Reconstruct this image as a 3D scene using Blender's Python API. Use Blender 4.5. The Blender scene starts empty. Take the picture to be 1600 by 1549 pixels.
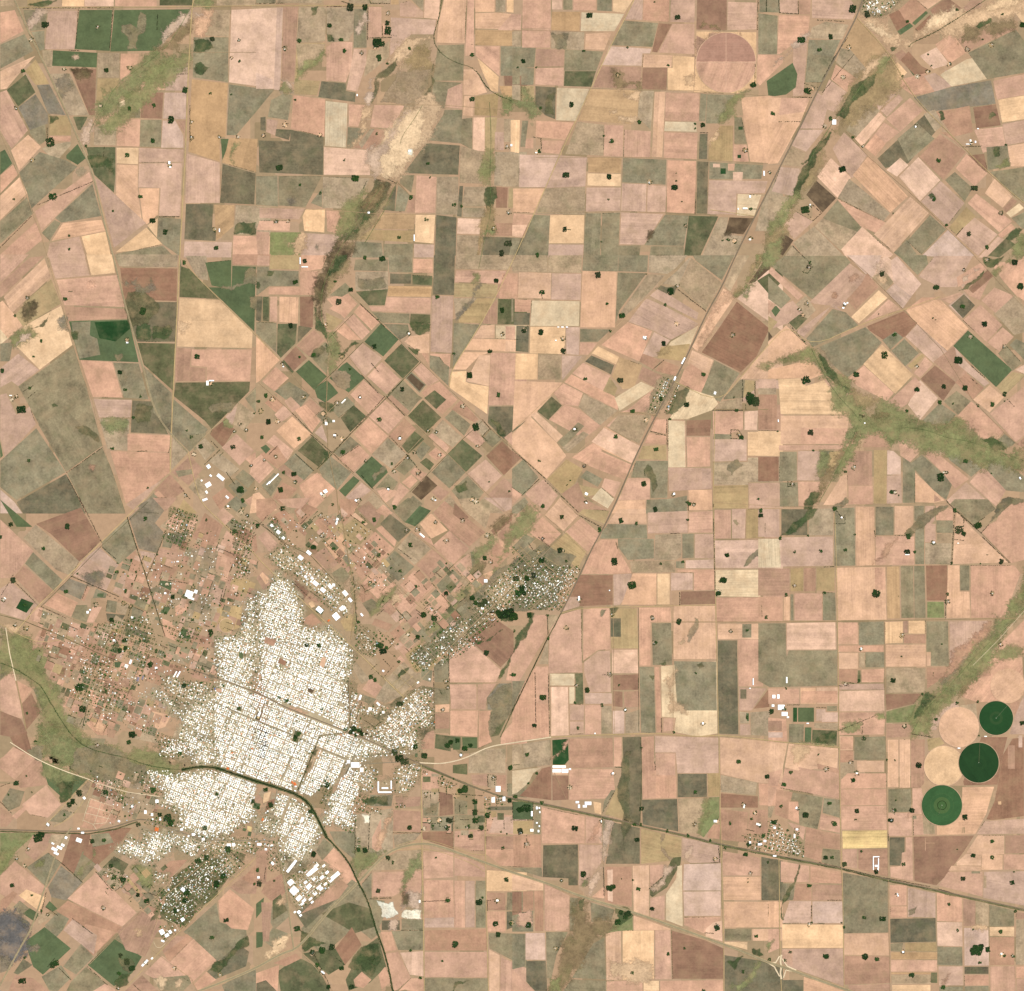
import bpy, math, random
import numpy as np
from mathutils import Vector, noise as mnoise
from mathutils.geometry import tessellate_polygon
random.seed(7); rng = np.random.default_rng(7)
sc = bpy.context.scene
S = 13.0                                  # metres on the ground per photo pixel
CX, CY = 800.0, 774.5
ALT = 40000.0
def W(x, y): return ((x - CX) * S, (CY - y) * S)
# ---------------------------------------------------------------- camera
cam = bpy.data.cameras.new('camera'); co = bpy.data.objects.new('camera', cam); sc.collection.objects.link(co)
cam.sensor_fit = 'HORIZONTAL'; cam.sensor_width = 36.0
cam.lens = 36.0 * ALT / (1600 * S)
cam.clip_start = 100.0; cam.clip_end = 300000.0
co.location = (0, 0, ALT); co.rotation_euler = (0, 0, 0); sc.camera = co
# ---------------------------------------------------------------- daylight
SUN_EL, SUN_AZ = math.radians(52), math.radians(55)   # azimuth clockwise from north
w = bpy.data.worlds.new('World'); sc.world = w; w.use_nodes = True
nt = w.node_tree; bg = nt.nodes['Background']
sky = nt.nodes.new('ShaderNodeTexSky'); sky.sky_type = 'NISHITA'; sky.sun_disc = False
sky.sun_elevation = SUN_EL; sky.sun_rotation = SUN_AZ
nt.links.new(sky.outputs[0], bg.inputs[0]); bg.inputs[1].default_value = 0.07
sl = bpy.data.lights.new('sun', 'SUN'); so = bpy.data.objects.new('sun', sl); sc.collection.objects.link(so)
sl.energy = 4.0; sl.angle = math.radians(0.53); sl.color = (1.0, 0.955, 0.89)
sd = Vector((math.sin(SUN_AZ) * math.cos(SUN_EL), math.cos(SUN_AZ) * math.cos(SUN_EL), math.sin(SUN_EL)))
so.rotation_euler = sd.to_track_quat('Z', 'Y').to_euler(); so.location = sd * 30000
sc.view_settings.view_transform = 'Standard'; sc.view_settings.look = 'None'
sc.view_settings.gamma = 1.0; sc.view_settings.use_curve_mapping = False
sc.view_settings.exposure = 0.79
sc.cycles.max_bounces = 4; sc.cycles.diffuse_bounces = 2
GAIN = (1.97, 1.97, 2.02)                  # daylight x exposure on a level surface: photo tone / GAIN = base colour

# open lots inside the town
TOWN_OPEN = [[(404,1112),(411,1110),(406,1126),(398,1124)], [(460,1140),(471,1143),(466,1162),(456,1158)], [(371,1104),(378,1104),(377,1112),(369,1110)],
  [(442,1096),(460,1103),(495,1115),(525,1130),(512,1134),(480,1122),(455,1112),(438,1104)], [(437,1027),(449,1034),(445,1041),(434,1036)], [(503,1026),(510,1028),(506,1044),(499,1040)],
  [(480,1075),(492,1078),(488,1084),(481,1081)], [(487,1172),(502,1168),(490,1200),(476,1215),(470,1222),(480,1190)], [(395,1250),(410,1235),(432,1245),(425,1262),(405,1272),(392,1258)],
  [(336,1237),(342,1239),(341,1245),(335,1243)], [(372,1018),(386,1022),(384,1031),(373,1028)], [(338,1075),(348,1078),(346,1083),(338,1081)],
  [(460,1218),(470,1222),(464,1236),(455,1232)], [(530,1095),(540,1100),(536,1106),(528,1102)], [(415,995),(432,1000),(428,1010),(412,1005)]]
DATA = [
('t00', '''
T 0 0 3.8725
g 0 -5 85 40;r 165 -5 255 40;d 375 -5 510 40;a 510 -5 690 40;b 695 -5 950 40;j 965 -5 1165 35;g 1310 -5 1545 35
b 0 75 90 60 145 190 0 265;h 0 270 150 205 205 310 0 420;h 140 60 290 60 275 180 185 190 150 120;t 290 65 470 65 455 300 270 300;h 190 195 270 185 270 300 240 310
k 480 60 680 60 665 310 450 300;k 690 60 1150 55 1150 95 940 310 665 315
g 1240 60 1395 60 1385 225 1240 215;h 1170 225 1385 225 1380 500 1165 470
a 1400 60 1705 45 1670 540 1385 500
g 255 305 320 305 320 410 265 400;k 320 305 590 320 585 410 315 400;c 0 430 215 340 150 410 40 540 0 545
r 150 430 215 360 300 510 215 515;j 40 545 155 450 215 560 110 645;s 220 515 300 510 400 700 290 690;g 300 445 425 445 540 700 410 700 340 560
n 425 415 585 415 575 700 540 700;g 590 320 725 320 720 470 590 470;r 590 475 720 475 715 540 580 640;b 730 325 840 325 835 400 725 490
g 1075 340 1140 340 1140 400 1070 400;t 1000 405 1140 405 1140 550 1000 550;b 870 540 1000 460 1000 545 930 550
o 720 620 850 550 855 650 715 660;h 715 662 850 657 850 715 710 715;n 855 560 990 560 980 720 850 715
u 995 560 1130 560 1125 725 985 720;u 985 730 1060 730 1110 820 1110 895 975 895;e 1065 730 1120 730 1115 810
f 1160 480 1380 505 1365 830 1330 830 1330 980 1140 920
b 0 560 40 545 170 790 70 905 0 790;s 110 650 215 570 290 690 290 750 180 790;r 295 700 400 700 430 760 430 820 300 820;b 300 825 430 825 425 860 320 850
h 180 790 275 750 280 850 240 880 180 810;g 290 880 430 855 430 880 340 980 250 900;c 65 910 170 815 250 890 115 1035;k 400 940 470 870 520 960 470 1000 400 960
g 570 770 710 720 700 880 565 880;j 440 705 535 705 490 790 470 790;b 715 720 850 720 845 890 705 885;h 850 725 980 725 975 890 845 890
j 520 890 700 890 700 1065 690 1170 570 1060 540 970;d 705 895 840 895 835 995 705 990;t 840 895 1110 905 1105 980 840 985
t 840 990 1105 985 1090 1310 960 1310 970 1140 835 1135;c 705 995 835 1000 835 1140 860 1340 700 1180;c 840 1140 965 1140 955 1300 890 1360 865 1340
t 1130 930 1330 985 1330 1230 1120 1230
k 0 920 30 905 75 990 0 1060;b 0 1060 80 995 110 1060 0 1175;c 0 1185 120 1070 165 1170 0 1335
h 115 1045 240 920 400 970 470 1010 185 1270 165 1170;b 210 1280 540 1040 560 1095 250 1400;h 560 1110 615 1310 370 1350 330 1320
h 250 1410 330 1330 370 1350 300 1460;h 0 1340 165 1190 205 1290 0 1480;b 0 1540 220 1340 260 1450 130 1560
t 575 1080 600 1090 885 1350 690 1500;c 380 1350 615 1330 640 1400 310 1460;d 490 1430 640 1400 675 1560 530 1560;t 300 1470 480 1430 520 1560 280 1560
d 695 1530 885 1375 985 1480 800 1520;h 705 1535 985 1485 1060 1560 700 1575;d 890 1365 955 1320 950 1440;h 960 1315 1095 1325 1085 1549 985 1480 950 1440
i 1345 990 1549 1050 1540 1240 1330 1230;f 1390 835 1560 840 1550 1045 1340 985;k 1335 840 1385 840 1370 910 1345 970
h 1385 510 1660 545 1549 680 1430 820 1370 820;i 1125 1235 1290 1235 1285 1375 1310 1380 1305 1460 1115 1450
f 1295 1238 1420 1240 1415 1370 1310 1460 1300 1370;g 1425 1240 1640 1250 1640 1420 1415 1420
t 1115 1460 1405 1465 1400 1560 1110 1560;b 1410 1425 1640 1430 1640 1560 1405 1560
~h 740 150 830 170 850 70 885 90 880 190 840 210 830 300 770 305 770 220 735 190;~n 1150 80 1165 180 1080 310 930 320 960 270 1060 130;~l 850 360 930 310 1060 330 1000 460 860 540 720 620 570 780 590 640 730 510
~c 1180 210 1180 130 1240 55 1290 60 1240 200 1230 230;~k 1170 240 1230 235 1300 290 1215 320 1170 315;~k 1180 395 1220 375 1270 410 1220 455 1180 440;~l 1165 0 1310 0 1270 60 1170 40
~k 170 30 240 40 350 0 290 0;~u 180 120 230 55 300 60 260 90 185 180;~u 470 820 560 720 580 790 540 860 500 870;~k 1415 1420 1430 1360 1549 1345 1549 1420
~k 300 705 355 715 320 750 300 755;~k 530 940 690 960 690 1060 640 1000 550 1020;~s 330 470 410 450 440 520 380 600 350 560;~u 1250 100 1150 60 1080 170 950 280 990 240 1100 90;~m 430 420 560 430 520 480 460 480
~g 455 1045 490 1010 525 1030 480 1075;~l 1400 870 1450 860 1410 990 1390 960;~u 440 340 475 340 470 355 445 355
G 275 150 22;G 305 860 28;G 1285 235 14;G 320 1190 25;G 1035 725 22;G 925 850 14;G 930 640 12;G 785 657 12;G 770 940 13;G 645 425 14;G 1120 545 18;G 925 1335 18;G 1000 1405 15;G 1450 370 8;G 1272 565 8;G 850 1190 12;G 140 430 12;G 520 885 8;G 85 1205 7;G 420 1508 7;G 420 1427 6;G 1400 570 6;G 1310 1500 14;G 685 1278 7
R 627 950 632 890;R 288 845 285 775;R 1070 450 1135 448;R 460 290 475 60;R 665 290 685 60;R 140 50 690 48;R 950 180 955 90;R 1150 860 1150 640;R 0 1500 190 1310;R 420 305 480 308;R 230 1240 560 1100;R 180 210 220 270;R 965 1312 1085 1312
F 590 165;F 785 410;F 390 420;F 195 970;F 1025 1000;F 1445 245;F 1160 740;F 1300 1390;F 1440 830;F 95 655;F 1400 350;F 1325 830;F 1160 835;F 190 240;F 610 640
B 1025 985 12 16;B 1030 1012 12 10;B 1328 1395 6 20
'''),
('t10', '''
T 400 0 3.8725
h 0 -5 120 20;g 125 -5 400 22;g 560 -5 690 22;g 700 -5 810 20;f 815 -5 865 30
e 165 45 255 45 230 490 155 495;t 125 45 165 45 150 500 145 550 105 545
g 260 45 425 45 420 250 245 260;g 425 45 595 45 590 190 560 250 430 258;h 595 55 670 55 670 290 590 290 590 160
b 680 40 760 40 760 225 680 230;b 765 130 820 215 765 220;t 815 105 1090 120 1080 210 940 210 860 290 810 340;t 870 20 930 5 1015 75 1010 110 870 100;g 935 -5 1015 -5 1015 75;a 1020 -5 1115 -5 1105 120 1015 110
c 1135 -5 1275 -5 1265 265 1090 260 1105 130;b 1280 -5 1320 -5 1320 340 1265 340;c 1325 -5 1445 -5 1445 75 1325 75;c 1450 75 1560 85 1560 180 1325 175 1325 80;g 1450 -5 1510 -5 1510 75 1450 75;d 1515 -5 1560 -5 1560 80 1515 75
f 1325 180 1560 185 1560 280 1325 275;b 1325 280 1475 280 1475 465 1330 340;h 1480 280 1640 280 1640 460 1480 460
r 245 265 420 260 420 310 235 490;r 230 480 390 490 370 580 230 570;g 240 265 420 265 410 330 260 460;b 425 285 470 255 585 255 580 400 545 500 425 490;t 590 295 670 295 670 380 615 555 545 545
g 680 300 740 305 810 240 805 345 730 410 650 470;i 395 490 545 505 545 550 605 560 600 620 375 590
b 0 0 0 0 0 0;u 0 440 100 480 105 540 0 540
h 30 545 100 555 50 610 20 610;h 90 605 165 565 220 575 195 730 70 710;b 225 575 420 600 415 830 210 780;o 420 610 555 625 545 895 415 885;b 560 630 660 635 620 770 560 765
b 715 635 900 640 820 780 690 770;h 555 770 680 780 580 895 550 895;e 690 780 820 785 800 830 700 910 590 895;g 620 870 690 780 720 780 640 900
i 120 780 215 785 200 850 115 825;t 65 720 135 730 115 820 60 800;i 25 710 60 705 60 795 25 790
i 210 785 410 830 405 1060 20 1045 15 850 205 855
a 410 890 690 910 690 1060 410 1060;h 0 1065 130 1060 135 1250 0 1240;h 135 1065 400 1065 330 1200 300 1255 135 1245;h 330 1230 400 1140 400 1255;g 405 1070 690 1080 620 1230 550 1265 400 1260
t 20 1255 300 1260 260 1330 20 1320;b 20 1335 210 1335 205 1400 0 1395;d 300 1265 420 1265 415 1410 290 1400 280 1310;b 425 1270 580 1275 510 1420 430 1400
l 85 1405 275 1405 270 1549 80 1549;t 280 1410 510 1420 450 1549 270 1549;b 0 1400 80 1405 75 1560 10 1560
i 1030 865 1235 880 1225 1060 890 1050 900 1040;h 1240 720 1310 710 1310 910 1235 870;h 1140 665 1250 665 1240 870 1030 850 1130 700;c 1260 580 1320 580 1315 705 1250 700;a 1315 710 1385 710 1385 915 1310 915;g 1235 880 1375 920 1370 1115 1230 1110
h 1100 275 1260 270 1255 490 1070 490;h 1075 490 1250 500 1160 560 1140 660 1050 640;b 1160 540 1250 500 1250 660 1145 650
c 1255 420 1330 420 1400 560 1330 580 1255 575;r 1325 580 1470 560 1460 705 1320 700;d 1340 350 1470 465 1465 560 1420 550 1370 440;f 1470 520 1560 520 1560 600 1490 580;n 1500 460 1640 460 1640 520 1505 520
r 1385 710 1460 710 1440 920 1385 915;g 1500 720 1560 720 1550 860 1500 860;t 1445 800 1500 800 1500 910 1445 910;g 1445 920 1640 920 1640 1130 1440 1125
h 870 1060 960 1060 940 1170 870 1110;h 860 1120 930 1180 900 1280 840 1280;i 770 1240 850 1120 840 1280 760 1270;b 970 1060 1095 1070 1085 1290 960 1290;e 930 1180 965 1180 960 1290 910 1285
g 1095 1070 1225 1070 1225 1300 1090 1300;i 1230 1125 1255 1125 1245 1315 1215 1310;g 1260 1130 1395 1130 1390 1250 1250 1250;g 1250 1255 1390 1260 1390 1320 1250 1315
f 760 1285 965 1295 955 1390 690 1385 720 1340;r 690 1390 960 1395 950 1470 610 1450;d 965 1300 1085 1300 1075 1475 960 1465;i 1090 1300 1215 1315 1210 1549 1080 1549
a 1220 1320 1360 1325 1355 1420 1215 1415;g 1215 1420 1350 1425 1340 1560 1210 1560;h 600 1460 760 1470 770 1560 580 1560;h 770 1475 950 1475 950 1560 770 1560;t 955 1475 1080 1480 1075 1560 955 1560
i 1370 1430 1640 1440 1640 1560 1370 1560;n 1450 1130 1525 1135 1520 1260 1450 1260;e 1450 1350 1640 1350 1640 1430 1450 1430;r 1530 1140 1640 1140 1640 1260 1525 1260
~l 1370 940 1440 900 1450 1010 1430 1125 1375 1115;~k 1400 1130 1450 1130 1450 1340 1420 1345 1390 1250;~r 1385 1260 1445 1260 1440 1440 1360 1420;~l 1370 1390 1450 1390 1440 1420 1380 1425;~l 1470 570 1560 600 1560 640 1530 690 1480 700;~r 1340 1440 1370 1440 1350 1560 1330 1560
~r 950 280 1060 300 1080 400 950 410 880 360;~d 880 270 1000 225 1080 240 960 270 870 380 800 400;~j 720 480 850 360 840 420 700 630 680 610;~g 860 420 1060 420 1040 520 900 650 750 620;~d 740 470 880 380 860 430 720 500;~j 1100 330 1080 490 1000 640 1050 620 1060 480
~d 1050 560 950 640 760 1000 700 1060 850 1090 900 1040 1100 700 1140 650;~o 980 640 820 760 740 1040 820 1080 900 980 1000 800 1010 660;~u 900 680 810 840 690 900 700 1060 730 1070 830 840 940 680;~d 640 640 720 640 580 890 560 890
~u 690 480 720 470 690 640 660 620;~j 600 1260 720 1080 800 1095 820 1120 740 1280 610 1450 490 1450 560 1380;~k 690 1240 750 1190 720 1300 610 1420 570 1400;~m 490 1450 600 1455 570 1560 440 1560;~n 690 1180 780 1100 720 1270 610 1260
~l 600 1190 660 1150 620 1290 500 1440 480 1450;~r 740 1260 830 1140 800 1240 690 1370 610 1450 700 1310
~l 240 490 410 300 440 310 260 480;~u 160 500 230 500 220 560 150 560;~l 150 510 180 500 220 550 170 570;~u 600 160 660 70 680 130 620 210;~k 330 45 375 45 360 95 335 95
~s 190 1210 230 1190 250 1225 200 1240;~s 360 1480 380 1480 380 1510 365 1510;~k 430 210 460 210 470 250 430 250;~d 200 1480 290 1400 300 1440 230 1560
G 447 155 14;G 262 247 13;G 535 308 13;G 735 260 28;G 765 268 15;G 745 350 20;G 730 810 8;G 143 1015 20;G 1040 990 10;G 600 1080 22;G 265 1118 9;G 390 1168 9;G 938 1195 13;G 1200 1240 11;G 1243 1248 9;G 1033 1330 11;G 866 1438 10;G 1310 600 16;G 1308 332 12;G 795 385 8;G 800 185 26;G 1052 1075 6;G 1525 1475 22;G 1485 1532 18;G 795 140 14;G 930 295 10;G 535 967 7;G 238 606 7;G 570 45 22;G 660 45 18;G 515 240 12
R 430 40 590 38;R 680 230 820 228;R 678 50 675 240;R 765 160 768 220;R 820 215 850 217;R 650 1140 670 1100;R 800 1085 850 1110;R 0 22 170 20;R 520 10 560 20;R 690 5 695 20;R 700 20 810 22;R 1305 270 1335 270
F 800 80;F 720 290;F 175 295;F 175 755;F 120 1342;F 193 1340;F 1520 890;F 1440 1385;F 385 820;F 640 320;F 45 820;F 1530 1285
B 612 577 7 12;B 682 1288 12 10;B 957 1440 5 38;B 930 915 15 10;B 1545 880 10 12
~x 930 900 950 905 945 940 920 930 925 905
'''),
('t20', '''
T 800 0 3.8725
b -5 85 60 85 55 188 -90 185;b 65 -5 235 -5 235 175 60 175;a 240 -5 305 -5 305 60 240 60;h 310 -5 365 -5 365 60 310 60;b 370 -5 510 -5 510 65 370 65;h 515 -5 605 -5 605 70 515 65;d 610 -5 735 -5 680 80 610 70
f 240 70 415 70 410 190 235 185;o 420 75 680 85 620 190 415 190;g 0 190 55 190 55 285 0 285;b 60 180 235 175 230 290 60 290;g 240 190 440 195 435 305 235 295;c 445 205 605 195 560 305 440 300
h 0 290 145 290 135 410 0 410;e 145 295 320 300 315 405 140 405;b 142 410 315 408 312 522 138 515;h 320 300 555 312 510 430 315 430;j 318 430 510 430 480 528 312 522;h 0 412 50 412 50 515 0 515;h 55 412 135 412 130 515 55 515
i 140 520 268 528 262 725 200 700 140 640;o 270 530 470 538 390 735 265 730;r 55 520 135 520 135 610 60 610;g 0 515 50 515 50 610 0 600;b 145 730 380 740 320 850 140 830;b 180 850 320 850 285 935 180 925
t 740 -5 795 -5 790 125 680 120;b 795 -5 955 -5 950 135 790 125;t 960 -5 1110 -5 1105 140 955 135;n 1120 -5 1300 -5 1300 185 1115 180;t 1305 10 1485 15 1480 180 1300 185
h 680 125 885 140 850 285 600 275;n 885 140 970 145 880 320 845 315;b 970 145 1105 145 1105 330 885 320;u 590 280 845 295 835 325 790 325 785 400 540 395
e 530 400 785 405 775 540 490 530;n 790 410 940 410 935 550 785 540;c 795 330 970 335 965 410 790 408;d 970 335 1105 345 1100 555 940 550 940 410 970 410
d 1115 190 1480 195 1480 520 1360 570 1100 560
f 475 538 770 548 760 710 730 755 400 730;g 775 550 860 550 840 790 760 710;c 862 555 930 555 910 955 845 950;b 930 560 1135 565 1130 735 925 730
h 1140 565 1180 570 1170 735 1130 735;h 1180 570 1345 575 1250 750 1170 750;c 1385 590 1560 580 1640 600 1640 800 1560 990 1440 980 1400 720
g 395 735 560 755 555 945 320 935;b 560 755 675 760 670 950 555 945;b 680 785 840 795 835 955 675 950;o 925 735 1115 740 1120 800 920 795;b 920 800 1125 805 1120 970 915 960
i 1135 810 1185 810 1180 965 1130 965;r 1190 870 1260 760 1340 760 1335 980 1185 975;h 1345 710 1390 710 1420 870 1345 870;b 1340 875 1420 875 1435 980 1340 980
u 45 935 285 940 205 1135 40 1135;g -90 935 40 935 40 1130 -60 1130;c 5 1140 200 1140 135 1290 5 1285;b 10 1290 130 1300 90 1370 0 1360;a 0 1360 95 1360 60 1440 0 1430
t 290 940 455 950 445 1130 200 1140;g 200 1140 445 1130 440 1300 145 1295;f 460 950 665 955 660 1050 460 1045;d 455 1048 660 1052 660 1130 455 1125
h 670 955 935 965 930 1120 665 1105;t 450 1135 660 1135 655 1280 445 1285;t 665 1110 815 1115 810 1285 660 1280;t 820 1120 935 1125 930 1285 815 1285;b 940 970 1115 975 1105 1295 935 1285
i 1120 975 1190 980 1180 1300 1115 1295;t 1190 1090 1549 1095 1530 1170 1360 1175 1355 1300 1180 1300;o 1365 1175 1510 1180 1465 1310 1360 1305
h 130 1300 230 1305 220 1549 30 1549;d 230 1300 440 1300 435 1475 220 1475;t 220 1478 435 1480 430 1560 215 1560;h 445 1290 540 1290 535 1549 430 1549;h 545 1290 655 1285 645 1549 535 1549
t 660 1285 920 1295 800 1485 650 1480;h 925 1300 1070 1305 1040 1490 800 1485;j 1070 1305 1250 1310 1140 1549 1040 1549;g 1255 1315 1310 1315 1290 1420 1400 1430 1350 1560 1145 1560;m 1315 1315 1465 1320 1400 1420 1290 1410
h 645 1485 780 1485 770 1560 640 1560;h 840 1490 1040 1490 1040 1560 830 1560;h 0 1440 55 1440 20 1549 -20 1549;g 1510 1240 1640 1000 1640 1400 1470 1400;h 1195 980 1520 1000 1510 1085 1190 1085
b 1305 990 1350 990 1345 1035 1305 1035;a 1335 1040 1400 1040 1395 1095 1335 1095;a 1215 990 1260 990 1260 1015 1215 1015;p 1260 1018 1295 1018 1295 1055 1260 1055;h 1495 -5 1640 -5 1640 80 1495 75
b 1485 330 1640 335 1640 380 1500 520 1480 500;b 80 840 130 835 130 900 80 900;h 60 730 100 730 80 890 50 890;d -10 725 50 725 45 930 -10 920
O 1295 380 180 b
e 1115 215 1470 380 1115 380
~e 1125 250 1200 210 1290 205 1380 240 1400 330 1285 370 1115 360;~n 1130 180 1180 150 1280 185 1200 170 1160 120;~d 640 550 770 550 760 610 700 600;~d 645 710 755 710 750 745 670 740;~n 610 420 660 430 700 500 780 480 775 540 640 530
~m 810 1450 830 1400 860 1395 850 1440 825 1465;~l -10 620 130 620 180 690 120 720 90 660 0 640;~l 60 530 110 530 140 620 60 610;~d 1045 460 1095 450 1095 520 1060 510;~d 590 670 630 670 620 690 590 690;~l 1250 750 1340 575 1440 540 1350 700;~d 1185 860 1240 780 1250 830 1200 890
~m 1290 1390 1330 1390 1330 1430 1290 1430;~h 230 195 340 200 330 300 260 290;~j 200 600 260 560 260 700 200 690
p 1368 765 1398 765 1398 788 1368 788;p 1362 935 1388 935 1388 960 1362 960
G 470 93 18;G 1003 105 16;G 68 368 14;G 360 633 16;G 327 1060 20;G 588 1070 15;G 985 1135 20;G 1460 515 18;G 435 308 8;G 605 857 12;G 770 740 12;G 175 655 9;G 557 825 7;G 1310 1450 11;G 1275 1455 6;G 583 1208 7;G 995 1050 5;G 1030 1220 5;G 700 288 6;G 147 408 5;G 35 408 5;G 540 1463 5;G 865 14 6;G 320 1388 15;G 945 395 8;G 1108 750 7;G 1108 777 7;G 995 1095 5;G 1155 755 14;G 1445 1265 10;G 165 915 10;G 155 1545 12
R 1490 0 1485 180;R 1540 0 1540 70;R 1472 390 1470 510;R 1110 1210 1108 1295;R 175 840 178 900;R 130 830 178 840;R 1140 803 1185 805;R 1440 1178 1482 1182;R 1440 1265 1480 1266;R 310 1388 355 1390
F 600 855;F 770 738;F 832 1100;F 155 920;F 1150 765;F 1410 910;F 1345 1460;F 1440 1445;F 640 455;F 1050 1368
B 1440 1190 10 14;B 1410 1262 28 8;B 1525 1050 8 28;B 1368 1265 5 10;B 830 1108 8 6;B 145 925 10 6;B 1440 1450 12 10
'''),
('t30', '''
T 1200 0 3.8725
t 70 -5 180 -5 180 85 70 80;e 185 -5 260 -5 255 90 190 88;b -5 90 255 95 245 200 70 330 55 330 65 95;h -60 80 60 95 55 330 -60 330;t 265 -5 500 -5 540 60 510 120 265 110
g 265 165 350 130 490 150 450 240 245 235;h 245 240 440 240 330 500 225 500;t 150 260 240 260 215 580 150 585
h 250 330 420 340 340 490 230 490
f 540 110 640 210 720 310 560 440 440 270;g 440 290 500 300 600 420 540 480 410 380;b 410 390 540 480 480 560 380 480
t 370 480 480 560 400 680 300 640;t 300 560 370 610 330 780 190 780;c 0 590 255 595 190 760 0 990;b 80 590 255 595 215 680 60 700;c 0 740 190 750 60 990 0 995
t 190 785 340 785 230 920 140 880;g 140 880 230 930 200 1010 80 1000;t 75 1010 200 1020 150 1190 20 1160;g 0 1170 150 1200 110 1340 0 1420
 n 730 90 790 60 870 150 780 190
d 715 440 785 375 845 440 780 505
e 790 60 860 -5 900 0 965 60 870 150 830 130;c 890 -5 1060 -5 965 60;e 1170 60 1230 -5 1300 -5 1290 50 1200 75;n 1060 -5 1100 -5 1200 70 1000 100 980 60;k 870 140 955 65 970 80 890 155;k 780 190 860 140 880 160 800 215;n 890 175 980 90 1000 110 910 195
e 760 330 810 300 845 330 800 375;k 835 400 860 380 900 450 880 460;k 870 380 900 375 955 420 915 450
n 800 365 850 310 930 400 990 430 900 470;b 800 480 960 440 1010 560 875 580 790 520;t 940 460 1010 440 1120 520 1010 560
a 915 340 1020 285 1100 390 1000 420;b 1020 280 1130 220 1200 320 1100 385;b 1010 270 1110 200 1140 240 1050 330;u 1045 455 1080 420 1130 520 1070 490;o 1060 440 1200 360 1250 350 1325 480 1110 525 1040 455
h 1210 320 1500 180 1560 260 1560 440 1325 480;e 1140 240 1360 160 1480 150 1500 180 1210 310
s 880 590 1110 525 1350 485 1380 630 960 680;b 1360 490 1640 430 1640 560 1385 605;d 1390 605 1640 560 1640 710 1415 745;t 1415 750 1640 710 1640 850 1440 880;c 1445 885 1640 850 1640 1010 1470 1010
t 640 600 740 570 780 570 670 670;t 680 670 790 570 820 600 720 710;b 710 720 860 590 940 670 800 800;b 500 880 680 680 705 710 530 850 ;a 525 840 670 680 715 715 570 890
g 560 640 620 630 680 670 540 830 470 790;b 590 880 700 740 800 800 710 870;b 580 890 650 810 715 870 650 950
i 660 960 950 690 1040 770 850 990 710 1020;h 780 840 900 740 1010 840 850 980
e 915 950 1040 810 1200 920 1060 1090;e 1040 800 1090 800 1130 850 1200 930 1120 850
g 940 690 1010 660 1060 760 1010 800;e 1020 680 1220 640 1240 800 1120 830 1060 740;n 1240 650 1380 630 1410 760 1260 780;b 1245 785 1420 765 1440 880 1300 930;n 1200 940 1310 930 1330 1040 1290 1030;h 1320 890 1450 880 1465 1010 1330 1030
t 390 900 460 800 600 940 510 1080 440 1000;a 295 1070 380 955 505 1075 420 1200;c 510 1060 610 940 850 1190 740 1290;g 490 1080 600 1170 740 1290 700 1340 420 1200
b 420 1205 720 1350 650 1410 560 1370;h 330 1320 420 1210 570 1380 500 1460;g 280 1370 330 1320 540 1400 440 1520;g 150 1470 280 1370 470 1560 220 1560
m 230 1180 290 1090 415 1200 330 1290;t 90 1370 170 1280 275 1340 160 1450;m 30 1510 90 1410 155 1455 90 1549;g 100 1549 150 1480 220 1560
a 715 1030 800 955 850 1000 780 1070;a 790 1070 910 950 1045 1090 920 1220;t 925 1220 1045 1095 1190 1230 1080 1370;c 640 1420 860 1190 975 1290 760 1530;a 440 1510 570 1370 760 1540 740 1560 470 1560
b 1135 1020 1200 930 1330 1050 1250 1130;h 1070 1090 1130 1040 1240 1140 1190 1220;c 1310 1170 1370 1080 1480 1190 1420 1260;b 1205 1230 1260 1170 1480 1340 1400 1410;h 1340 1040 1560 1010 1640 1200 1560 1240 1490 1190
h 840 1460 980 1300 1080 1390 930 1540;t 1140 1430 1240 1310 1390 1420 1270 1549;u 930 1549 1090 1390 1250 1549 1100 1560;r 1090 1380 1200 1250 1260 1310 1140 1420;h 760 1530 840 1450 900 1540 800 1560
b 1390 1420 1470 1350 1500 1380 1410 1450;e 1420 1260 1480 1200 1510 1220 1440 1290;o 1440 1290 1520 1230 1550 1260 1470 1320;j 1330 1549 1440 1440 1500 1480 1400 1560;h 1470 1320 1640 1240 1640 1380 1540 1390;t 1270 1560 1390 1430 1430 1450 1320 1560
b 200 240 250 170 220 230 100 340 80 350;d 1500 0 1640 -5 1640 150 1540 140 1480 60
P 0 580 -10 490 150 378 180 450 170 530 110 575 40 585
~d 560 110 800 290 900 230 1000 190 1200 75 1130 60 980 110 820 240 700 150;~o 1000 90 1180 60 1200 90 1060 170 960 190;~d 1200 75 1300 40 1550 0 1549 80 1300 140 1100 220 1000 200;~o 1380 0 1520 0 1460 60 1300 60;~o 590 150 640 150 700 180 760 210 730 230 640 190
~n 1200 150 1480 130 1500 170 1320 180 1160 260;~u 250 170 190 240 60 370 20 410 100 350 220 250
~r 720 320 760 350 800 520 600 680 520 760 400 800 310 1060 120 1350 0 1549 0 1420 170 1200 220 1050 330 840 480 560;~d 640 370 720 310 740 350 600 480 460 620 420 640 540 500
~k 600 470 655 450 650 480 540 600 460 720 410 700 480 590;~k 330 850 390 780 330 900 250 1050 190 1190 150 1190 200 1040 270 900;~k 200 990 280 900 310 870 260 960 210 1000;~l 150 1190 230 1150 100 1340 0 1440 0 1360;~l 700 350 740 340 720 400 660 450;~k 740 290 785 285 750 310
~k 1340 690 1360 675 1380 700 1340 720;~k 1440 1440 1500 1380 1540 1390 1450 1470;~l 1470 1500 1560 1420 1560 1549 1480 1549;~k 1030 680 1050 670 1070 720 1045 735;~k 1260 160 1350 110 1355 130 1280 175;~l 1380 1010 1450 950 1460 1000 1400 1030;~k 970 1180 990 1160 1010 1190 980 1200;~k 1370 890 1400 890 1405 940 1370 950
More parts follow.
